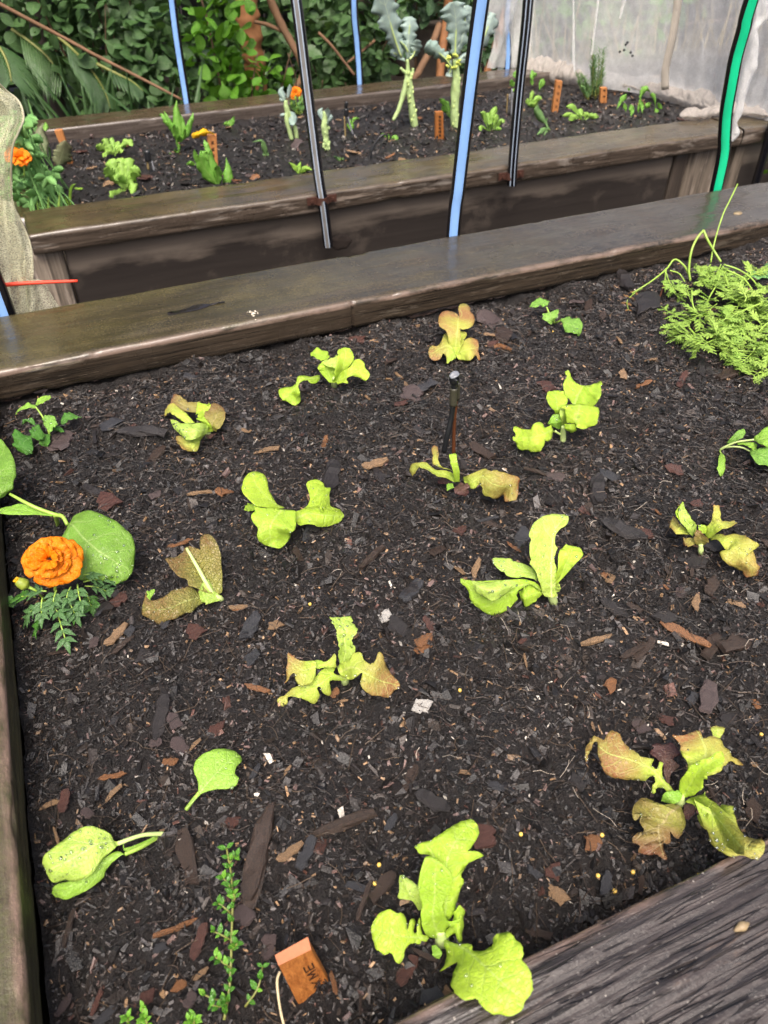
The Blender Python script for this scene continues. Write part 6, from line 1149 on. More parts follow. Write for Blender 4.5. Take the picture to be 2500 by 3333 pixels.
# ---- tall broccoli
def broccoli(fr, Y, par, stalks, leaves, r0=.011):
    for s, ra in stalks: fstem(fr, Y, s, ra, 'stem_broc', par, 'stalk', 26, 0, .35, 12)
    P_ = catmull(np.array([aty(fr, u, v, Y) for u, v in stalks[0][0]]), 40)
    for i in range(4, 30, 2):
        c = P_[i] + np.array([.011 * math.cos(i * 2.4), -.006 - .004 * abs(math.sin(i * 2.4)), 0]); V, Fc = tube_geo([c + (0, 0, -.007), c, c + (.003 * math.cos(i * 2.4), -.003, .006)], [.002, .0058, .0025], 7, 8, .3, i); link('leaf_scar', mesh('leaf_scar', V, Fc), M['stem_pale'], par)
    for pts, w, tip in leaves:
        lf = fleaf(fr, Y, pts, w, 'brassica', par, [.14, .5, .45, .95, .6, 1.2, .85, 1.3, 1.0, 1.0, .5], tip, .02, 44, 9, lobe=.28, lf=14, frill=.007)
        fstem(fr, Y - .004, [(p_[0], p_[1]) for p_ in pts[:-1]], [.0035, .0016], 'stem_pale', lf, 'midrib', 14, tip * .35)
e, Y = fplant('F4', 650, 1360, 'broccoli_plant', 'tall broccoli with two crossed bare stalks and grey leaves on top', 'broccoli', 'tall broccoli plants')
broccoli('F4', Y, e, [([(665, 1385), (640, 1200), (610, 1000), (600, 850), (590, 740), (585, 640)], [.014, .0145, .0135, .012, .008, .005]), ([(430, 1300), (490, 1180), (545, 1000), (575, 860), (590, 760)], [.006, .008, .009, .009, .008]), ([(600, 830), (640, 780), (645, 735)], [.006, .005]), ([(590, 810), (545, 770), (510, 735)], [.006, .005])],
         [([(520, 620), (470, 480), (420, 320), (370, 140), (320, -40), (280, -200)], 120, -.04), ([(590, 640), (595, 500), (600, 380), (610, 270), (600, 180)], 75, .02), ([(560, 660), (500, 610), (440, 570), (400, 560)], 40, .03), ([(610, 640), (650, 590), (680, 500), (690, 430)], 45, -.03), ([(590, 560), (560, 500), (510, 450), (490, 420)], 40, .0)])
e, Y = fplant('F4', 1095, 1370, 'broccoli_plant', 'thick broccoli with a yellowing head, half hidden by the blue striped hoop', 'broccoli', 'tall broccoli plants')
broccoli('F4', Y, e, [([(1105, 1420), (1095, 1250), (1100, 1050), (1110, 900), (1110, 760), (1100, 640)], [.014, .016, .016, .016, .013, .009])],
         [([(1100, 620), (1105, 460), (1110, 300), (1100, 150), (1075, 20)], 120, -.02), ([(1060, 720), (1000, 640), (920, 570), (840, 520), (780, 490)], 75, -.04), ([(1100, 560), (1160, 460), (1200, 300), (1210, 160), (1200, 60)], 70, .02), ([(1130, 640), (1280, 560), (1400, 420), (1460, 280), (1510, 140)], 75, .03), ([(1060, 740), (1040, 790), (1035, 830)], 34, -.02), ([(1140, 650), (1170, 640), (1180, 680)], 40, 0)])
mb = MB()
for i in range(26):
    c = aty('F4', random.uniform(1010, 1150), random.uniform(590, 740), Y - random.uniform(.005, .022)); V, Fc = tube_geo([c + (0, 0, -.005), c + (0, 0, -.002), c + (0, 0, .003), c + (0, 0, .005)], [.0008, .0048, .005, .0008], 6, 7); mb.add(V, Fc)
mb.build('flower_head', plain('yellowing_florets', (.48, .55, .10), .6, var=.35, scale=120), e)
# ---- cut broccoli stumps
e, Y = fplant('F3', 385, 745, 'broccoli_plant', 'short cut broccoli stump in front of the far marigold', 'broccoli', 'cut broccoli stumps')
fstem('F3', Y, [(390, 770), (370, 640), (340, 560), (290, 450), (270, 380), (265, 320)], [.006, .0085, .008, .009, .009, .006], 'stem_broc', e, 'stalk', 24, 0, .4); fstem('F3', Y, [(330, 745), (305, 640), (280, 540), (280, 450)], [.008, .009, .009, .008], 'stem_broc', e, 'stalk', 18, 0, .2)
for q, w, t in (([(260, 330), (235, 280), (215, 220), (240, 170)], 36, .01), ([(280, 300), (300, 240), (310, 180), (310, 145)], 26, -.01), ([(290, 440), (330, 490), (340, 560), (350, 590)], 52, -.03), ([(255, 330), (220, 310), (200, 290)], 22, .01), ([(270, 470), (230, 480), (205, 470)], 22, .01)): fleaf('F3', Y, q, w, 'brassica', e, OVAL, t, lobe=.15)
e, Y = fplant('F3', 710, 870, 'broccoli_plant', 'knobbly pale broccoli stump right of the black hoop', 'broccoli', 'cut broccoli stumps')
fstem('F3', Y, [(712, 900), (705, 780), (695, 690), (685, 600), (690, 520), (685, 440)], [.009, .0115, .011, .012, .010, .006], 'stem_broc', e, 'stalk', 26, 0, .45)
for i in range(16):
    c = aty('F3', 700 + rt(38), random.uniform(600, 860), Y - .008); V, Fc = tube_geo([c + (0, 0, -.005), c, c + (0, -.002, .006)], [.003, .005, .002], 6, 7); link('leaf_scar', mesh('leaf_scar', V, Fc), M['stem_broc'], e)
for q, w, t in (([(690, 560), (660, 500), (640, 440), (665, 400)], 34, .01), ([(690, 560), (710, 490), (715, 430), (718, 400)], 30, -.02), ([(690, 580), (730, 530), (750, 500), (755, 470)], 30, .01), ([(690, 600), (710, 580), (730, 560)], 24, -.02)): fleaf('F3', Y, q, w, 'brassica', e, OVAL, t, lobe=.15)
# ---- marigolds of the far bed
e, Y = fplant('F3', 400, 470, 'marigold', 'orange marigold behind the cut broccoli stump', 'marigold', 'marigolds')
c = aty('F3', 365, 235, Y); flower_head(c, (-.3, -.8, .55), .024, e, 9, 3, 8)
for i in range(16):
    b = aty('F3', 400 + rt(50), 470, Y + rt(.03)); t_ = aty('F3', 400 + rt(90), random.uniform(290, 430), Y + rt(.04)); pinnate(b, t_, 4, .018, .0034, 'celery', e, seed=200 + i, teeth=.3)
for u, v in ((325, 345), (415, 300), (370, 290)):
    b = aty('F3', u, v, Y - .01); link('bud', mesh('bud', *tube_geo([b + (0, 0, -.012), b, b + (0, 0, .008)], [.002, .005, .003], 8, 8)), M['stem'], e)
fstem('F3', Y, [(390, 470), (380, 350), (368, 260)], [.002, .0022], 'stem', e)

CURLY = [.25, .45, .55, .8, .75, 1., .9, 1., .7, .35]
# ---- leafy plants described by their blades: (label, name, cat, frame, base, material, profile, [(path, width, tip)])
FAR = [
 ('small notched lettuce by the back board of the far bed', 'lettuce', 'lettuce', 'F1', (1385, 770), 'lime_far', CURLY, [([(1385, 770), (1370, 690), (1350, 620), (1340, 545)], 40, .03), ([(1380, 740), (1320, 660), (1270, 600), (1240, 560)], 42, .01), ([(1370, 720), (1280, 690), (1200, 660), (1155, 640)], 46, -.03), ([(1390, 730), (1450, 660), (1530, 600), (1595, 640)], 44, -.02), ([(1390, 740), (1440, 700), (1470, 720)], 30, -.04), ([(1370, 740), (1290, 720), (1240, 780)], 34, -.05), ([(1385, 720), (1410, 640), (1420, 590)], 36, .03)]),
 ('curly lime lettuce, fullest in the far bed, close to its front board', 'lettuce', 'lettuce', 'F1', (1500, 1180), 'lime_far', CURLY, [([(1500, 1180), (1430, 1020), (1360, 900), (1340, 800)], 85, .02), ([(1500, 1150), (1470, 980), (1450, 860), (1445, 790)], 80, .03), ([(1510, 1150), (1530, 980), (1540, 870), (1530, 790)], 80, .02), ([(1510, 1150), (1590, 1020), (1640, 950), (1680, 930)], 75, -.01), ([(1490, 1150), (1380, 1030), (1310, 960), (1275, 900)], 70, -.03), ([(1520, 1150), (1560, 1090), (1600, 1150), (1590, 1220)], 60, -.05), ([(1490, 1170), (1440, 1200), (1370, 1230), (1320, 1260)], 60, -.06), ([(1500, 1170), (1450, 1240), (1400, 1290), (1380, 1320)], 55, -.07), ([(1500, 1100), (1480, 1060), (1420, 1030), (1380, 1060)], 60, -.05), ([(1510, 1110), (1560, 1040), (1600, 1010), (1620, 960)], 60, -.04)]),
 ('tall glossy chard below the blue striped far hoop', 'chard_plant', 'chard', 'F2', (600, 800), 'chard', OVAL, [([(640, 650), (600, 500), (570, 330), (570, 170)], 70, .02), ([(630, 650), (560, 540), (490, 470), (400, 420)], 55, -.01), ([(650, 650), (640, 520), (620, 400), (600, 320)], 55, .03), ([(660, 640), (700, 560), (730, 450), (750, 390)], 50, .0), ([(670, 620), (710, 500), (750, 400), (770, 320)], 38, .03), ([(600, 640), (540, 540), (480, 420), (420, 300)], 42, .03), ([(560, 600), (480, 480), (400, 350), (360, 360)], 30, .03), ([(620, 660), (570, 600), (540, 520), (545, 460)], 50, -.03), ([(640, 660), (660, 600), (670, 540), (670, 510)], 26, -.03), ([(600, 800), (600, 740), (580, 690), (560, 620)], 22, 0), ([(600, 800), (560, 780), (555, 740)], 20, -.02), ([(520, 880), (500, 830), (480, 800)], 30, -.01), ([(520, 880), (550, 850), (580, 850)], 25, -.02), ([(640, 660), (610, 640), (600, 590)], 40, -.03)]),
 ('broad chard leaning on the far marker with a yellow petal', 'chard_plant', 'chard', 'F2', (1050, 1200), 'chard', OVAL, [([(1065, 1200), (990, 1090), (900, 980), (850, 870), (820, 830)], 100, -.02), ([(1060, 1180), (1000, 1010), (960, 830), (950, 690)], 80, .01), ([(1085, 1190), (1070, 1090), (1060, 1000), (1050, 950)], 60, -.03), ([(960, 820), (930, 720), (900, 640)], 40, .02), ([(830, 930), (800, 840), (780, 760)], 36, -.01), ([(880, 920), (870, 840), (860, 770)], 36, .01), ([(800, 940), (740, 930), (690, 940)], 34, -.02), ([(950, 900), (900, 820), (870, 780)], 60, .0)]),
 ('single upright crinkled chard leaf beside the petal topped marker', 'chard_plant', 'chard', 'F2', (1190, 1180), 'chard', LANCE, [([(1200, 1190), (1190, 1080), (1185, 980), (1165, 860)], 80, .02), ([(1180, 1190), (1150, 1150), (1130, 1100)], 40, -.02)]),
 ('tiny seedling against the back board of the far bed', 'seedling', 'seedling', 'F2', (1215, 485), 'chard', OVAL, [([(1215, 485), (1235, 430), (1265, 360)], 34, .01), ([(1210, 485), (1170, 455), (1130, 460)], 34, -.01), ([(1210, 480), (1200, 430), (1190, 420)], 22, .01)]),
 ('blue green arching seedling left of the black far hoop', 'seedling', 'seedling', 'F2', (1640, 845), 'herb', LANCE, [([(1640, 845), (1630, 760), (1590, 660), (1480, 670)], 40, -.02), ([(1640, 850), (1615, 820), (1610, 800)], 18, .01), ([(1645, 850), (1665, 820), (1670, 790)], 18, .0)]),
 ('seedling with three upright leaves behind the black hoop foot', 'seedling', 'seedling', 'F3', (410, 1110), 'spinach', OVAL, [([(405, 1110), (410, 1050), (425, 985)], 36, .02), ([(400, 1110), (360, 1040), (300, 990)], 26, .0), ([(440, 1100), (480, 1060), (550, 1070)], 40, -.02), ([(420, 1110), (450, 1090), (480, 1090)], 20, -.02)]),
 ('two leaved sprout right of the black hoop', 'seedling', 'seedling', 'F3', (860, 975), 'herb', OVAL, [([(862, 975), (830, 950), (785, 925)], 22, -.01), ([(865, 975), (880, 955), (885, 930)], 16, .0)]),
 ('bright seedling at the foot of the far spray stake', 'seedling', 'seedling', 'F3', (975, 640), 'chard', OVAL, [([(990, 560), (975, 610), (965, 650)], 34, -.02), ([(985, 560), (1010, 520), (1060, 515)], 22, .0), ([(980, 570), (960, 550), (965, 520)], 20, .01), ([(960, 640), (940, 600), (930, 570)], 16, .0)]),
 ('seedling with a pointed leaf beside the looped black hose', 'seedling', 'seedling', 'F3', (1380, 740), 'chard', OVAL, [([(1405, 735), (1450, 730), (1485, 800)], 36, -.02), ([(1380, 740), (1380, 700), (1375, 680)], 12, .0), ([(1370, 730), (1320, 690), (1290, 690)], 16, .01)]),
 ('small bushy greens behind the far inscribed cedar marker', 'lettuce', 'lettuce', 'F4', (1060, 1280), 'chard', SPOON, [([(1060, 1290), (1020, 1180), (970, 1100), (930, 1070)], 34, .0), ([(1065, 1290), (1030, 1200), (1010, 1120), (1000, 1090)], 34, .02), ([(1060, 1290), (1010, 1220), (980, 1180), (960, 1140)], 28, -.02), ([(1075, 1280), (1070, 1200), (1050, 1140)], 24, .02)]),
 ('rosette of spoon leaves between the blue striped and the lined hoop', 'lettuce', 'lettuce', 'F5', (400, 940), 'lime_far', SPOON, [([(380, 940), (340, 840), (310, 720), (265, 685)], 44, -.01), ([(400, 940), (410, 820), (440, 690), (480, 605)], 54, .02), ([(390, 940), (380, 840), (370, 740), (365, 690)], 52, .03), ([(420, 940), (450, 850), (480, 760), (490, 710)], 44, .0), ([(430, 940), (500, 870), (550, 800), (590, 830)], 36, -.02), ([(370, 940), (320, 900), (270, 890), (265, 940)], 34, -.03), ([(440, 940), (490, 910), (550, 910)], 34, -.03), ([(440, 930), (470, 850), (510, 830)], 40, .02), ([(395, 940), (400, 880), (400, 840)], 40, -.02)]),
 ('climbing sprout behind the lined black hoop at the back board', 'seedling', 'seedling', 'F5', (700, 420), 'chard', OVAL, [([(700, 350), (690, 290), (685, 240)], 40, -.01), ([(720, 220), (740, 170), (770, 120)], 44, .01), ([(750, 330), (730, 300), (720, 320)], 30, .0), ([(760, 390), (720, 390), (700, 400)], 30, -.01), ([(960, 260), (970, 180), (960, 110)], 44, .02), ([(970, 200), (1000, 180), (1020, 150)], 34, .0), ([(1080, 360), (1100, 280), (1120, 230)], 50, .01), ([(1090, 260), (1070, 300), (1060, 440)], 20, -.01), ([(960, 320), (960, 280), (940, 250)], 30, .0)]),
 ('pale stemmed greens just right of the lined black hoop', 'lettuce', 'lettuce', 'F5', (930, 630), 'lime_far', SPOON, [([(930, 640), (940, 540), (960, 450), (970, 390)], 34, .02), ([(940, 640), (990, 560), (1040, 500), (1095, 500)], 46, -.01), ([(920, 640), (910, 560), (900, 500)], 40, .0), ([(945, 630), (990, 600), (1030, 540)], 40, -.02), ([(930, 640), (950, 610), (960, 580)], 30, -.03), ([(940, 640), (970, 560), (1000, 520)], 40, .0)]),
 ('seedling with one big oval blue green leaf before the far front board', 'seedling', 'seedling', 'F5', (1200, 940), 'herb', OVAL, [([(1150, 840), (1080, 760), (1030, 660), (1040, 580)], 66, .0), ([(1200, 930), (1150, 840), (1170, 760)], 22, .02), ([(1180, 920), (1110, 930), (1030, 990)], 46, -.03), ([(1200, 940), (1160, 960), (1120, 1000)], 30, -.04)]),
 ('low lettuce rosette in front of the far cedar marker', 'lettuce', 'lettuce', 'F6', (165, 700), 'lime_far', SPOON, [([(150, 690), (120, 640), (80, 590), (30, 590)], 26, .0), ([(155, 690), (140, 640), (145, 600)], 26, .02), ([(160, 690), (100, 670), (50, 690)], 30, -.02), ([(140, 690), (70, 650), (0, 660)], 22, -.01), ([(180, 690), (220, 660), (285, 670)], 28, -.01), ([(165, 700), (165, 730), (160, 765)], 22, -.05), ([(170, 690), (180, 660), (170, 630)], 34, .0)]),
 ('capsicum seedling with drooping pointed leaves under the white net', 'seedling', 'seedling', 'F6', (620, 640), 'chard', LANCE, [([(500, 490), (460, 540), (420, 612)], 26, -.02), ([(610, 540), (620, 590), (620, 640)], 22, -.02), ([(600, 520), (640, 450), (690, 480)], 26, .01), ([(680, 490), (710, 510), (725, 600)], 24, .0), ([(740, 560), (760, 590), (775, 610)], 20, .01), ([(720, 600), (735, 640), (735, 685)], 26, -.02), ([(530, 570), (540, 620), (530, 675)], 26, -.02), ([(480, 560), (490, 600), (490, 630)], 20, .0), ([(590, 640), (600, 560), (620, 470)], 14, .0), ([(640, 470), (650, 440), (600, 440)], 24, .02), ([(520, 470), (515, 450), (520, 440)], 10, .0), ([(650, 600), (670, 570), (690, 560)], 26, .0)]),
]
for lab, nm, cat, fr, b, mat, prof, L in FAR:
    e, Y = fplant(fr, b[0], b[1], nm, lab, cat, SG)
    fz_ = 1.0
    for q, w, t_ in L: fleaf(fr, Y, q, w * (.95 if prof is CURLY else .84), mat, e, prof, t_ * fz_, cup=.01, lobe=.30 if prof is CURLY else .16 if mat in ('lime_far', 'chard') else .08, lf=13 if prof is CURLY else 9, frill=.008 if prof is CURLY else .006, nv=26)
    if nm == 'seedling': fstem(fr, Y, [(b[0], b[1] + 6), (b[0] - 4, b[1] - 30)], [.0016, .0012], 'stem', e, n=6)

# ---- dense leafy clump at the left end of the far bed
def far_pt(u, v, Y, fr='F1'): return aty(fr, u, v, Y)
e, Y = fplant('F1', 420, 1380, 'celery_clump', 'dense leafy green celery clump partly behind the yellowed net', 'celery', SG)
random.seed(31)
spots = [(random.uniform(60, 400), random.uniform(270, 900)) for _ in range(34)] + [(random.uniform(60, 700), random.uniform(880, 1440)) for _ in range(34)] + [(690, 950), (580, 960), (700, 1140), (590, 1140), (370, 620), (280, 330)]
for i, (u, v) in enumerate(spots):
    if v > 900 and u > 560 and v < 1150: u = u * .9
    yy = random.uniform(2.50, 2.80); t_ = far_pt(u, v, yy); b = np.array([t_[0] * .6 + .03 + rt(.03), yy + rt(.05), FZ])
    tube('stalk', [b, b + (t_ - b) * .5 + (0, .01, .01), t_], [.0022, .0014], M['celery'], e, 8, 6); a0 = random.uniform(.9, 2.2)
    for da in (-1.25, 0, 1.25):
        a_ = a0 + da; l = random.uniform(110, 170); fleaf('F1', yy, [(u, v), (u + l * .5 * math.cos(a_), v + l * .5 * math.sin(a_) - 8), (u + l * math.cos(a_), v + l * math.sin(a_))], l * .40, 'celery', e, [.1, .6, .95, 1., .85, .5, .05], rt(.04) - .02, .012, 14, 5, teeth=.22, tf=4, lobe=.12)
for i in range(14):
    u = random.uniform(330, 760); yy = random.uniform(2.49, 2.56); b = far_pt(u, 1440, yy); b[2] = FZ; t_ = far_pt(u + rt(60), random.uniform(1180, 1330), yy)
    G, uv = blade_geo(b, t_, .003, STRAP, rt(.1), .2, (0, -1, .2), 8, 3); solid('blade', G, uv, M['lime_far' if i % 2 else 'celery'], e)
e, Y = fplant('F1', 560, 800, 'onion_plant', 'thin upright onion blades rising from the celery clump', 'onion', SG)
for q, w, t_ in (([(560, 800), (490, 620), (420, 380), (335, 85)], 16, .02), ([(555, 800), (460, 560), (400, 400), (380, 300)], 12, .0), ([(600, 800), (600, 720), (585, 650)], 14, -.02), ([(540, 790), (500, 700), (450, 560)], 12, .01)): fleaf('F1', Y, q, w, 'celery', e, STRAP, t_, lobe=0, cup=.003)
e, Y = fplant('F1', 850, 1370, 'onion_plant', 'curled pale onion shoot standing alone beside the celery clump', 'onion', SG)
for q, w, t_ in (([(850, 1370), (840, 1250), (860, 1140), (910, 1100)], 18, -.01), ([(825, 1380), (805, 1310), (770, 1250)], 12, .0), ([(890, 1150), (950, 1160), (1000, 1155)], 14, -.02)): fleaf('F1', Y, q, w, 'spinach', e, STRAP, t_, lobe=0, cup=.003)
e, Y = fplant('F1', 700, 880, 'mustard_plant', 'faded purple green mustard leaf covering the pale far marker', 'mustard', SG)
fleaf('F1', Y, [(700, 890), (730, 790), (760, 690), (780, 580)], 125, 'mustard_far', e, ROUND, -.03, lobe=.2, teeth=.25, nv=30); fleaf('F1', Y, [(560, 760), (500, 640), (480, 500), (520, 370)], 90, 'mustard_far', e, OVAL, .05, lobe=.1); fleaf('F1', Y, [(520, 700), (440, 600), (380, 540), (320, 520)], 60, 'mustard_far', e, OVAL, .03, lobe=.1)
fleaf('F1', Y, [(545, 470), (550, 420), (545, 360)], 34, 'seedling', e, OVAL, .03)
e, Y = fplant('F1', 200, 900, 'marigold', 'flat orange flower half veiled by the yellowed net', 'marigold', 'marigolds')
Y = 2.485; c = aty('F1', 205, 775, Y); flower_head(c, (.15, -.35, 1.0), .036, e, 19, 2, 9); fstem('F1', Y, [(290, 1000), (285, 880), (230, 790)], [.002, .002], 'stem', e)

# ---- wooden markers of the far bed
def marker(fr, q, label, th=.018, text=False, mat='stake_far'):
    """q: top left, top right, bottom right, bottom left on the photograph; the foot stands in the soil"""
    bu, bv = (q[2][0] + q[3][0]) / 2, (q[2][1] + q[3][1]) / 2; Y = base_y(fr, bu, bv); e = empty('plant_marker', aty(fr, bu, bv, Y), label, 'plant marker', 'wooden plant markers')
    P = [aty(fr, u, v, Y) for u, v in q]; P[2] = P[2] + (P[2] - P[1]) * .15; P[3] = P[3] + (P[3] - P[0]) * .15; d = np.array([.004, th, .0])
    V = P + [p_ + d for p_ in P]; o = link('stake', mesh('stake', V, [(0, 1, 2, 3), (5, 4, 7, 6), (4, 5, 1, 0), (1, 5, 6, 2), (3, 2, 6, 7), (4, 0, 3, 7)]), M[mat], e, False)
    m = o.modifiers.new('edge', 'BEVEL'); m.width = .0015; m.segments = 2
    if text:
        mb = MB(); f = lambda s, t: (P[0] + (P[1] - P[0]) * s) * (1 - t) + (P[3] + (P[2] - P[3]) * s) * t + np.array([0, -.0012, 0])
        for i in range(text):
            t0 = .12 + i * .72 / text; pts = [f(.35, t0), f(.68, t0 + .02), f(.38, t0 + .045), f(.7, t0 + .07)]
            for a, b in zip(pts[:-1], pts[1:]):
                w = np.array([0, 0, .0011]); mb.add([a - w, a + w, b + w, b - w], [(0, 1, 2, 3)])
        mb.build('lettering', M['ink'], o, False)
    return e, Y
marker('F1', [(650, 465), (745, 455), (875, 850), (800, 830)], 'pale orange marker leaning behind the purple mustard leaf')
e, Y = marker('F2', [(935, 595), (1050, 588), (1070, 960), (968, 1215)], 'upright orange marker carrying a yellow petal on its top', text=5)
pe, _ = fplant('F2', 860, 640, 'fallen_flower', 'yellow petal lying across the top of the orange marker', 'flower')
pe.location = aty('F2', 980, 590, Y)
fleaf('F2', Y - .004, [(1025, 580), (970, 560), (900, 560), (830, 580), (755, 605)], 42, 'petal_yellow', pe, [.15, .2, .35, .9, 1.1, .8, 1.0, .4], -.03, lobe=.35, lf=12, frill=.012, nv=30, name='petal')
fleaf('F2', Y - .002, [(1030, 585), (980, 555), (920, 530)], 14, 'brown_leaf', pe, OVAL, .0, name='petal')
marker('F4', [(888, 1212), (972, 1208), (980, 1500), (888, 1500)], 'dark orange inscribed marker beside the thick broccoli', text=6, mat='stake')
marker('F5', [(1292, 258), (1375, 268), (1310, 700), (1235, 690)], 'tall orange marker with a black scribble near the white net', text=4)
marker('F6', [(300, 442), (350, 440), (345, 552), (295, 562)], 'short orange marker in front of the rosemary bush', text=2)

# ---- far irrigation: spray stake, wires and hose loop
e, Y = fplant('F3', 912, 725, 'spray_stake', 'black spray head on a thin stake under the far back board', 'irrigation stake', 'irrigation stakes')
fstem('F3', Y, [(912, 735), (905, 600), (900, 490)], [.0032, .003], 'dry_grass', e, 'stick', 8); fstem('F3', Y, [(995, 695), (960, 590), (935, 490)], [.0035, .003], 'steel', e, 'tubing', 8)
fstem('F3', Y, [(918, 490), (918, 410)], [.009, .009], 'drip', e, 'clip', 6, 0, 0, 10); fstem('F3', Y, [(920, 410), (920, 370), (922, 335)], [.004, .007, .006], 'drip', e, 'spray_head', 8, 0, 0, 10)
e, Y = fplant('F1', 1600, 1000, 'spray_stake', 'dark spray stake between the curly lettuce and the chard', 'irrigation stake', 'irrigation stakes')
fstem('F2', Y, [(235, 1005), (220, 900)], [.004, .0035], 'dry_grass', e, 'stick', 6); fstem('F2', Y, [(305, 1020), (270, 900)], [.0035, .003], 'steel', e, 'tubing', 6); fstem('F2', Y, [(230, 900), (215, 770)], [.011, .010], 'drip', e, 'clip', 6, 0, 0, 10)
e, Y = fplant('F5', 680, 735, 'spray_stake', 'thin grey irrigation wires beside the lined black hoop', 'irrigation stake', 'irrigation stakes')
for q, m_ in (([(680, 740), (688, 560), (692, 370)], 'steel'), ([(618, 700), (626, 560), (632, 440)], 'dry_grass'), ([(660, 520), (662, 440)], 'steel'), ([(712, 500), (712, 430)], 'steel')): fstem('F5', Y, q, [.0028, .0026], m_, e, 'wire', 8)
e, Y = fplant('F3', 1185, 975, 'hose_loop', 'thin black hose bending out of the soil behind the far front board', 'hose')
hl = fstem('F3', Y, [(1185, 985), (1190, 900), (1230, 790), (1290, 710), (1340, 690), (1365, 720), (1355, 770)], [.0032, .0032], 'drip', e, 'hose', 24)

# ---- rosemary bush
e, Y = fplant('F6', 240, 530, 'rosemary_bush', 'upright needle leaved rosemary bush against the white net', 'rosemary')
random.seed(5)
for i in range(20):
    u = random.uniform(120, 330); tv = random.choice([random.uniform(80, 240), random.uniform(220, 420)]) if 200 < u < 340 else random.uniform(320, 460); yy = Y + rt(.06)
    b = aty('F6', 230 + (u - 230) * .35, 535, yy); t_ = aty('F6', u, tv, yy + rt(.03)); P = catmull(np.array([b, b + (t_ - b) * .5 + (rt(.01), 0, 0), t_]), 30); geos = []
    for k in range(4, 30):
        for _ in range(3):
            a = random.uniform(0, 6.28); d = np.array([math.cos(a), math.sin(a), .9]); d /= np.linalg.norm(d); geos.append(blade_geo(P[k], P[k] + d * random.uniform(.014, .026), .0016, LANCE, .05, .3, (0, 0, 1), 4, 3))
    o = merged('shoot', geos, 'herb', e, .0005); tube('twig', P[::6], [.0018, .001], M['stem_dark'], o, 10, 5)

# ================================================================== NETS
def netsheet(name, rows, mat, par, nv, nu, fold=.012, ff=9.0, seed=0, th=0):
    G = smooth_patch(np.array(rows, float), nv, nu); v = np.linspace(0, 1, nv)[:, None]; u = np.linspace(0, 1, nu)[None]
    n = np.cross(np.gradient(G, axis=0), np.gradient(G, axis=1)); n /= np.linalg.norm(n, axis=-1)[..., None] + 1e-9
    G = G + n * (fold * fbm(u * ff, v * 2.2, 0, seed, 4) * 2)[..., None]
    lu = np.linalg.norm(G[0, -1] - G[0, 0]); lv = np.linalg.norm(G[-1, 0] - G[0, 0])
    uv = np.stack([np.repeat(u, nv, 0) * lu, np.repeat(v, nu, 1) * lv], -1)
    return link(name, mesh(name, G.reshape(-1, 3), grid_faces(nv, nu), uv.reshape(-1, 2)), M[mat], par)
e = empty('insect_net', aty('Q7', 100, 2100, 1.56), 'yellowed mesh net hanging at the left end behind the near board', 'net')
q7 = lambda u, v, y: aty('Q7', u, v, y)
edge = [(-30, 40), (60, 130), (170, 225), (212, 370), (165, 500), (112, 640), (100, 900), (110, 1130), (185, 1290), (270, 1500), (292, 1680), (285, 1850), (300, 2000), (330, 2160)]
netsheet('panel', [[q7(a, b, 1.60 + .02 * math.sin(i)), q7(a - 130, b + 10, 1.57), q7(a - 300, b + 25, 1.62), q7(a - 600, b + 40, 1.58)] for i, (a, b) in enumerate(edge)], 'net_yellow', e, 70, 60, .010, 9, 3)
band = [((0, 1100), (110, 1130)), ((-20, 1300), (185, 1290)), ((-10, 1500), (262, 1490)), ((10, 1650), (286, 1680)), ((110, 1790), (283, 1840)), ((180, 1880), (395, 1848)), ((200, 1980), (460, 1960)), ((120, 2130), (540, 2085)), ((100, 2170), (550, 2130))]
netsheet('panel', [[q7(a, b, 1.585), q7((a + c) / 2, (b + d) / 2, 1.56), q7(c, d, 1.57)] for (a, b), (c, d) in band], 'net_yellow', e, 50, 30, .007, 5, 8)
netsheet('panel', [[q7(-260, b + 20, 1.61), q7(-120, b + 10, 1.59), q7(a, b, 1.60)] for a, b in edge[:9]], 'net_yellow', e, 40, 30, .012, 7, 12)
tube('hem', [q7(a, b, 1.60 + .02 * math.sin(i)) for i, (a, b) in enumerate(edge[:12])], [.0022, .0022], plain('net_edge', (.55, .52, .36), .8), e, 60, 6)
c_ = empty('cord', q7(680, 1835, 1.555), 'red plastic cord poking out of the yellowed net', 'cord'); tube('strand', [q7(-60, 1890, 1.575), q7(140, 1865, 1.562), q7(420, 1850, 1.556), q7(700, 1838, 1.55)], [.0045, .0042, .0035, .0028], M['cord'], c_, 20, 8)

e = empty('insect_net', (2.4, 3.0, FZ), 'white see-through net closing off the right part of the far bed', 'net')
foot = [(2.05, 3.48), (2.20, 3.40), (2.30, 3.24), (2.40, 3.05), (2.50, 2.86), (2.57, 2.70), (2.57, 2.55), (2.55, 2.44), (2.56, 2.33), (2.66, 2.29)]
rows = []
for k in range(6):
    f = k / 5.0; z = -.125 + f * .95
    rows.append([(x - .10 * f * f + .02 * math.sin(i * 1.7 + k), y + (2.9 - y) * .30 * f ** 2.2, z + (.035 if i > 6 and k == 0 else 0)) for i, (x, y) in enumerate(foot)])
netsheet('panel', rows, 'net_white', e, 90, 170, .012, 16, 21)
netsheet('panel', [[(2.58, 2.33, z), (2.75, 2.275 + .12 * max(0, z) ** 2, z), (3.0, 2.27 + .12 * max(0, z) ** 2, z), (3.4, 2.27 + .12 * max(0, z) ** 2, z)] for z in (-.10, .1, .3, .5, .7)], 'net_white', e, 50, 60, .008, 9, 25)
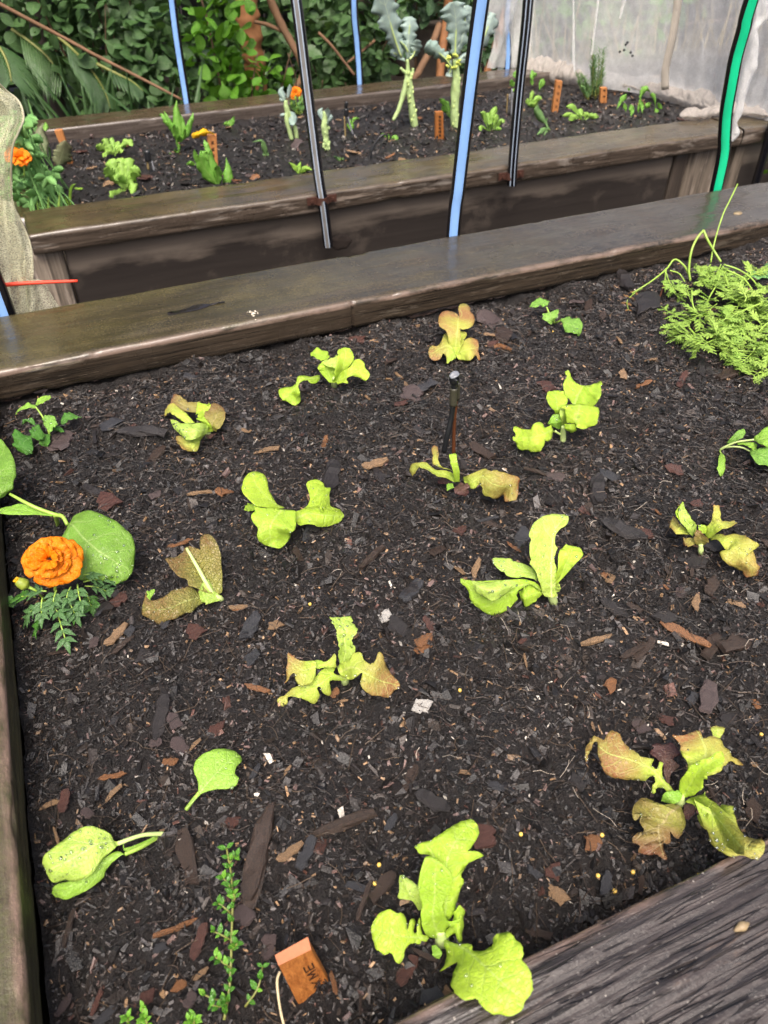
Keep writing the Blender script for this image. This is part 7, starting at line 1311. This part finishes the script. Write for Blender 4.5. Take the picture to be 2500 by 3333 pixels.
netsheet('panel', [[(1.99 + .03 * math.sin(k * 2), 3.47, z), (2.03, 3.44 - .02 * k, z), (2.10, 3.45, z), (2.17, 3.41, z)] for k, z in enumerate((-.09, .02, .15, .3, .5, .8))], 'net_white', e, 50, 40, .018, 7, 27)
def bunch(path, r, n, seed, mat='net_hem', amp=.5, flat=.6):
    P = catmull(np.array(path), n); seg = 14; T, N, Bv = frames(P); a = np.arange(seg) * 2 * math.pi / seg
    rr = np.interp(np.linspace(0, 1, n), np.linspace(0, 1, len(r)), r)[:, None] * (1 + amp * fbm(np.arange(n)[:, None] * .13, np.cos(a)[None] * 2 + 4, np.sin(a)[None] * 2, seed, 3) * 1.6)
    V = P[:, None] + rr[..., None] * (np.cos(a)[None, :, None] * N[:, None] + np.sin(a)[None, :, None] * Bv[:, None]); V[..., 2] = FZ + (V[..., 2] - FZ) * 1.0
    return link('bunched_hem', mesh('bunched_hem', V.reshape(-1, 3), [tuple(f) for f in grid_faces(n, seg, True)]), M[mat], e)
def gathered(path, h, seed, fold=.014):
    P = catmull(np.array(path), 14); netsheet('gathered_hem', [P + np.array([.03, .02, -.01]), P + np.array([-.012, -.014, h * .35]), P + np.array([.0, .0, h * .75]), P + np.array([.04, .02, h])], 'net_cloth', e, 26, 110, fold, 14, seed)
gathered([(2.14, 3.40, FZ), (2.20, 3.30, FZ), (2.28, 3.23, FZ), (2.38, 3.16, FZ)], .085, 3)
gathered([(2.38, 3.14, FZ), (2.46, 2.96, FZ), (2.52, 2.79, FZ), (2.54, 2.64, FZ), (2.53, 2.50, FZ)], .065, 5)
gathered([(2.27, 2.475, -.090), (2.33, 2.44, -.086), (2.42, 2.45, -.086), (2.50, 2.42, -.086), (2.57, 2.33, -.086), (2.60, 2.265, -.10)], .032, 7, .009)
tp = [aty('B3', u, v, y) for u, v, y in ((1125, -60, 2.75), (1115, 60, 2.76), (1090, 220, 2.77), (1065, 330, 2.78), (1045, 430, 2.79), (1045, 540, 2.80))]
G = np.array([[p_ + (-.022, 0, .004 * math.sin(i * 2)), p_, p_ + (.022, .006, 0)] for i, p_ in enumerate(catmull(np.array(tp), 20))]); uv = np.zeros((20, 3, 2)); solid('tape', G, uv, M['net_tape'], e, .001)
for i, (u0, v0, u1, v1) in enumerate(((490, 0, 495, 430), (640, 0, 600, 330), (1270, 230, 1265, 380), (1060, 0, 1040, 190), (800, 0, 770, 110))):
    G = np.array([[aty('B3', u0 + (u1 - u0) * t + rt(4) - 5, v0 + (v1 - v0) * t, 2.95), aty('B3', u0 + (u1 - u0) * t + 6, v0 + (v1 - v0) * t, 2.94)] for t in np.linspace(0, 1, 8)]); solid('pleat', G, np.zeros((8, 2, 2)), M['net_white'], e, .0)
bunch([aty('Q8', u, v, 2.24) for u, v in ((1290, -60), (1250, 200), (1130, 430), (1120, 700), (1060, 1000), (970, 1300), (900, 1600), (850, 1780), (860, 1900), (800, 2030))], [.03, .022, .010, .016, .018, .016, .013, .008, .014, .006], 90, 9, 'net_white', .4)
for u, v in ((815, 255), (805, 268), (770, 310), (835, 315), (845, 335), (795, 300)):
    p_ = aty('B3', u, v, 2.93); V, Fc = tube_geo([p_ + (-.005, 0, -.002), p_, p_ + (.005, 0, .002)], [.002, .006, .002], 6, 8); link('stain', mesh('stain', V, Fc), M['drip'], e)

# ================================================================== BACKGROUND VEGETATION
def leaf_me(name, mat, prof, aspect, curl, cup, seed):
    G, uv = blade_geo((0, 0, 0), (1, 0, 0), aspect, prof, curl, cup, (0, 0, 1), 9, 5); me = mesh(name, G.reshape(-1, 3), grid_faces(9, 5), uv.reshape(-1, 2)); me.materials.append(M[mat]); me.polygons.foreach_set('use_smooth', [True] * len(me.polygons)); return me
LM = {m: [leaf_me('leaf', m, pr, asp, cu, cp, i) for i, (pr, asp, cu, cp) in enumerate(((ROUND, .33, .05, .12), (OVAL, .31, -.05, .2), (SPOON, .40, .08, .1)))] for m in ('shrub', 'shrub_bright', 'shrub_grey')}
def leaf_cloud(n, boxes, size, seed):
    g = np.random.default_rng(seed); vol = np.array([(b[1] - b[0]) * (b[3] - b[2]) * (b[5] - b[4]) for b in boxes]); out = []
    for i in range(n):
        b = boxes[g.choice(len(boxes), p=vol / vol.sum())]; c = [(b[0] + b[1]) / 2, (b[2] + b[3]) / 2, (b[4] + b[5]) / 2]; h = [(b[1] - b[0]) / 2, (b[3] - b[2]) / 2, (b[5] - b[4]) / 2]
        while True:
            q = g.uniform(-1, 1, 3)
            if np.linalg.norm(q) < 1 + .25 * float(noise(q[0] * 3, q[1] * 3, q[2] * 3, seed)): break
        out.append((np.array(c) + q * np.array(h), size * g.uniform(.6, 1.25)))
    return out
def cloud_mesh(name, L, mats, parent, seed, flatten=.5):
    g = np.random.default_rng(seed); base, uvb = blade_geo((0, 0, 0), (1, 0, 0), .34, ROUND, .06, .15, (0, 0, 1), 5, 3); base = base.reshape(-1, 3); uvb = uvb.reshape(-1, 2); fb = grid_faces(5, 3); n = len(L); nb = len(base)
    P = np.array([l[0] for l in L]); S = np.array([l[1] for l in L]); d = g.normal(size=(n, 3)); d[:, 2] = d[:, 2] * .6 - .15; d[:, 1] -= .35; d /= np.linalg.norm(d, axis=1)[:, None]
    up = g.normal(size=(n, 3)) * .6 + np.array([0, -.5, .9]); s = np.cross(d, up); s /= np.linalg.norm(s, axis=1)[:, None]; u2 = np.cross(s, d)
    V = P[:, None] + S[:, None, None] * (base[None, :, :1] * d[:, None] + base[None, :, 1:2] * s[:, None] + base[None, :, 2:] * u2[:, None])
    Fc = (np.arange(n)[:, None, None] * nb + fb[None]).reshape(-1, 4)
    o = link(name, mesh(name, V.reshape(-1, 3), Fc, np.tile(uvb, (n, 1))), M[mats], parent); o['kind'] = 'stuff'; return o
def shrub(name, label, cat, boxes, base, n_parts, n_mass, size, mat, seed, branches=5, group='shrubs behind the beds'):
    e = empty(name, base, label, cat, group); g = np.random.default_rng(seed)
    if n_mass: cloud_mesh('foliage', leaf_cloud(n_mass, boxes, size, seed), mat, e, seed + 1)
    for p_, s in leaf_cloud(n_parts, boxes, size, seed + 2):
        o = bpy.data.objects.new('leaf', LM[mat][g.integers(3)]); COL.objects.link(o); o.parent = e; o.location = p_ - np.array(base); o.scale = (s, s, s)
        o.rotation_euler = (g.normal(.5, .5), g.normal(.3, .6), g.uniform(-math.pi, math.pi))
    for i in range(branches):
        b = boxes[g.integers(len(boxes))]; t_ = np.array([g.uniform(b[0], b[1]), g.uniform(b[2], b[3]), b[5]]); s0 = np.array([base[0] + g.normal(0, .03), base[1] + g.normal(0, .03), base[2]])
        tube('branch', [s0, s0 + (t_ - s0) * .4 + g.normal(0, .03, 3), s0 + (t_ - s0) * .75 + g.normal(0, .03, 3), t_], [.008, .004, .002], M['twig'], e, 20, 6, .2, seed + i)
    return e
shrub('leafy_shrub', 'dark glossy shrub left of the blue striped far hoop', 'shrub', [(.10, .75, 3.75, 4.3, -.15, .45), (.35, .85, 3.65, 4.0, -.35, .2), (-.05, .4, 3.9, 4.3, .02, .5)], (.4, 4.0, -.6), 280, 900, .068, 'shrub', 41, 7)
shrub('leafy_shrub', 'bright green round leaved shrub right of the blue striped far hoop', 'shrub', [(.70, .95, 3.58, 3.85, -.28, .38), (.76, 1.16, 3.55, 3.75, -.38, .02)], (.98, 3.72, -.6), 240, 60, .066, 'shrub_bright', 42, 6)
shrub('leafy_shrub', 'dim round leaved shrub behind the glossy black hoop', 'shrub', [(1.25, 1.78, 3.7, 4.2, -.30, .3), (1.15, 1.5, 3.65, 3.9, -.42, -.15)], (1.5, 3.95, -.6), 200, 500, .066, 'shrub', 43, 5)
shrub('leafy_shrub', 'grey green shrub above the tall broccoli', 'shrub', [(1.75, 2.35, 4.0, 4.6, -.05, .4), (2.05, 2.4, 3.75, 4.1, -.3, .05)], (2.1, 4.3, -.6), 160, 300, .07, 'shrub_grey', 44, 4)
shrub('leafy_shrub', 'pale green shrub veiled by the white net', 'shrub', [(2.5, 3.4, 3.7, 4.4, -.45, .25), (3.0, 3.8, 4.0, 4.6, -.4, .4)], (3.0, 4.1, -.6), 120, 500, .07, 'shrub_bright', 45, 4)
shrub('leafy_shrub', 'green leaves sprouting beside the weathered right post', 'shrub', [(2.55, 2.78, 2.22, 2.30, -.32, -.13)], (2.68, 2.27, -.6), 26, 0, .06, 'shrub_bright', 46, 3)
for i, (x0, x1, lab) in enumerate(((-1.6, .9, 'deep shaded thicket behind the palm fronds'), (.9, 2.3, 'deep shaded thicket behind the orange trunk'), (2.3, 5.2, 'deep shaded thicket beyond the white net'))):
    e = empty('thicket', ((x0 + x1) / 2, 5.2, -.6), lab, 'thicket', 'shrubs behind the beds'); cloud_mesh('foliage', leaf_cloud(2600, [(x0, x1, 4.6, 5.8, -.7, .9)], .085, 70 + i), 'shrub', e, 75 + i)

def f_at(fr, pts): return [aty(fr, u, v, y) for u, v, y in pts]
# tree with orange bark and an unseen canopy added overhead to darken the background
e = empty('tree', (1.0, 4.05, -.6), 'tree with flaking orange bark and forked branches behind the hoops', 'tree')
tr = f_at('F7', [(200, -150, 4.05), (195, 0, 4.05), (210, 150, 4.05), (235, 330, 4.05), (260, 480, 4.05)]); top = tr[0] + (tr[0] - tr[1]) * 6
tube('trunk', [top] + tr + [tr[-1] + (0, .0, -.35)], [.045, .05, .052, .05, .05, .055], M['bark_orange'], e, 60, 14, .35, 4)
tube('branch', f_at('F7', [(320, -120, 3.8), (345, 0, 3.8), (410, 150, 3.79), (470, 260, 3.77), (528, 370, 3.74), (542, 470, 3.70), (490, 560, 3.68), (470, 620, 3.66)]), [.016, .017, .017, .016, .014, .015], M['bark'], e, 50, 10, .25, 6)
tube('branch', f_at('F7', [(410, 190, 3.79), (330, 155, 3.85), (250, 135, 3.95)]), [.009, .008], M['bark'], e, 16, 8, .2, 7)
tube('branch', f_at('F7', [(640, 200, 3.75), (720, 280, 3.72), (790, 370, 3.7), (865, 465, 3.66)]), [.006, .006], M['bark'], e, 16, 8, .2, 8)
tube('branch', f_at('F7', [(990, 250, 3.7), (920, 310, 3.7), (820, 390, 3.7)]), [.006, .005], M['bark'], e, 16, 8, .2, 9)
cloud_mesh('shade_canopy', leaf_cloud(3600, [(-1.2, 1.3, 4.3, 6.8, .95, 2.9), (-1.6, .4, 4.2, 6.4, .9, 2.4)], .13, 90), 'shrub', e, 91)
# slanting grey trunk, leaning poles and stump behind the broccoli
e = empty('dead_tree', (1.75, 4.2, -.6), 'dark slanting trunk and stump behind the tall broccoli', 'tree')
tube('trunk', f_at('F4', [(-60, -120, 4.1), (100, 60, 4.1), (290, 290, 4.12), (420, 500, 4.15), (520, 760, 4.2)]), [.05, .05, .045, .04, .04], M['bark_grey'], e, 30, 12, .3, 3)
tube('stump', f_at('F4', [(860, 200, 4.3), (850, 420, 4.3), (840, 800, 4.3), (840, 1000, 4.3)]), [.085, .088, .09, .09], M['bark_grey'], e, 20, 14, .3, 13)
for i, (q, r0, m_, lab) in enumerate((([(930, 270, 4.0), (820, 560, 3.9), (700, 790, 3.82), (640, 920, 3.8)], .017, 'bark', 'brown garden pole slanting behind the tall broccoli'), ([(1035, -60, 4.0), (1010, 200, 4.0), (965, 500, 3.95), (940, 790, 3.9), (930, 950, 3.88)], .022, 'bark_orange', 'orange brown pole standing behind the yellowing broccoli head'), ([(1640, 100, 3.9), (1590, 320, 3.85), (1500, 600, 3.78), (1470, 720, 3.75), (1440, 850, 3.7)], .018, 'bark_orange', 'brown pole leaning by the fold of the white net'))):
    P = f_at('F4', q); e = empty('garden_pole', (P[-1][0], P[-1][1], -.6), lab, 'pole', 'poles behind the beds'); tube('pole', P + [P[-1] + (0, 0, -.3)], [r0, r0], M[m_], e, 30, 10, .15, 20 + i)
# the long thin twig across the palm
P = f_at('F8', [(-40, 0, 3.8), (120, 85, 3.78), (320, 190, 3.75), (490, 283, 3.7), (700, 390, 3.62), (940, 515, 3.5)])
e = empty('fallen_branch', P[-1], 'long thin brown twig slanting across the palm fronds', 'branch'); tube('twig', P, [.0075, .007, .0065, .005], M['bark'], e, 50, 8, .25, 5)
# palm
e = empty('palm', (.15, 4.1, -.6), 'young palm with a hanging comb shaped frond', 'palm')
def frond(rach, par, n, ln0, seed, mat='palm', hang=.8):
    g = np.random.default_rng(seed); P = catmull(np.array(rach), n + 4); T, _, _ = frames(P); st = tube('frond', rach, [.007, .005, .002], M['stem_dark'], par, 24, 6)
    for i in range(3, n + 3):
        f = i / (n + 3)
        for sd in (-1, 1):
            s = np.cross(T[i], (0, -.35, 1)); s /= np.linalg.norm(s); d = s * sd * .75 + T[i] * .65 + np.array([0, -.05, -hang * (.8 if sd < 0 else .5)]); d /= np.linalg.norm(d); l = ln0 * math.sin(math.pi * (.15 + .75 * f)) * g.uniform(.9, 1.1)
            G, uv = blade_geo(P[i], P[i] + d * l, .0052, STRAP, .06, .35, (0, -.6, 1), 8, 3); solid('leaflet', G, uv, M[mat], st, .0006)
frond(f_at('F8', [(300, 190, 3.85), (390, 270, 3.82), (470, 360, 3.8), (540, 470, 3.78), (570, 560, 3.76)]), e, 22, .17, 3)
frond(f_at('F8', [(60, 150, 4.1), (160, 220, 4.05), (250, 300, 4.0), (330, 420, 3.95)]), e, 16, .2, 4, 'shrub')
frond(f_at('F8', [(500, 330, 3.75), (600, 380, 3.72), (680, 420, 3.7), (740, 470, 3.68)]), e, 12, .10, 5)
frond(f_at('F8', [(-60, 200, 4.1), (0, 250, 4.05), (40, 330, 4.0), (60, 420, 3.95)]), e, 12, .2, 6)
tube('trunk', [(.12, 4.15, -.62), (.13, 4.13, -.2), (.15, 4.1, .15), (.2, 4.0, .4)], [.05, .045, .035, .02], M['bark_grey'], e, 24, 12, .3, 2)
e = empty('strap_leaf_plant', (.3, 3.8, -.6), 'dark strap leaved clump behind the left end of the far bed', 'plant')
random.seed(77)
for i in range(90):
    x = random.uniform(-.35, .75); y = random.uniform(3.6, 4.2); b = np.array([x, y, -.55]); t_ = b + np.array([rt(.35), rt(.25) - .05, random.uniform(.25, .62)])
    G, uv = blade_geo(b, t_, .010, STRAP, random.uniform(.05, .3), .3, (rt(1), -1, .6), 10, 3); solid('blade', G, uv, M['palm' if i % 3 else 'shrub'], e, .0006)
# dry grass behind the net
e = empty('dry_grass', (3.0, 3.75, -.6), 'straw coloured dry grass veiled by the white net', 'grass')
geos = []
for i in range(160):
    b = np.array([random.uniform(2.45, 3.7), random.uniform(3.5, 4.1), -.6]); geos.append(blade_geo(b, b + np.array([rt(.25), rt(.2), random.uniform(.35, .8)]), .006, STRAP, random.uniform(.05, .25), .3, (rt(1), -1, .5), 8, 3))
o = merged('blades', geos, 'dry_grass', e); o['kind'] = 'stuff'
# timber wall at the right
e = empty('timber_wall', (4.3, 4.5, -.6), 'brown timber wall at the right behind the white net', 'wall')
for k in range(5):
    board('plank', 0, 3.0, 5.6, 4.5, 4.55, -.6 + k * .2, -.404 + k * .2, M['post_dark'], e, 40, seed=90 + k)
for q in ([(1550, 560, 3.2), (1700, 555, 3.2)], [(1530, 565, 3.2), (1600, 640, 3.1), (1650, 690, 3.05)]):
    P = f_at('B3', [q[0]] + [q[-1]]); 
P = f_at('B3', [(1520, 560, 3.3), (1590, 552, 3.3), (1720, 556, 3.3)]); e = empty('fallen_branch', P[0], 'thin tan twig beside the right edge of the white net', 'branch'); tube('twig', P, [.007, .006], M['bark'], e, 12, 7, .2, 4)
tube('twig', f_at('B3', [(1540, 560, 3.3), (1590, 620, 3.25), (1650, 690, 3.2)]), [.006, .005], M['bark'], e, 12, 7, .2, 6)
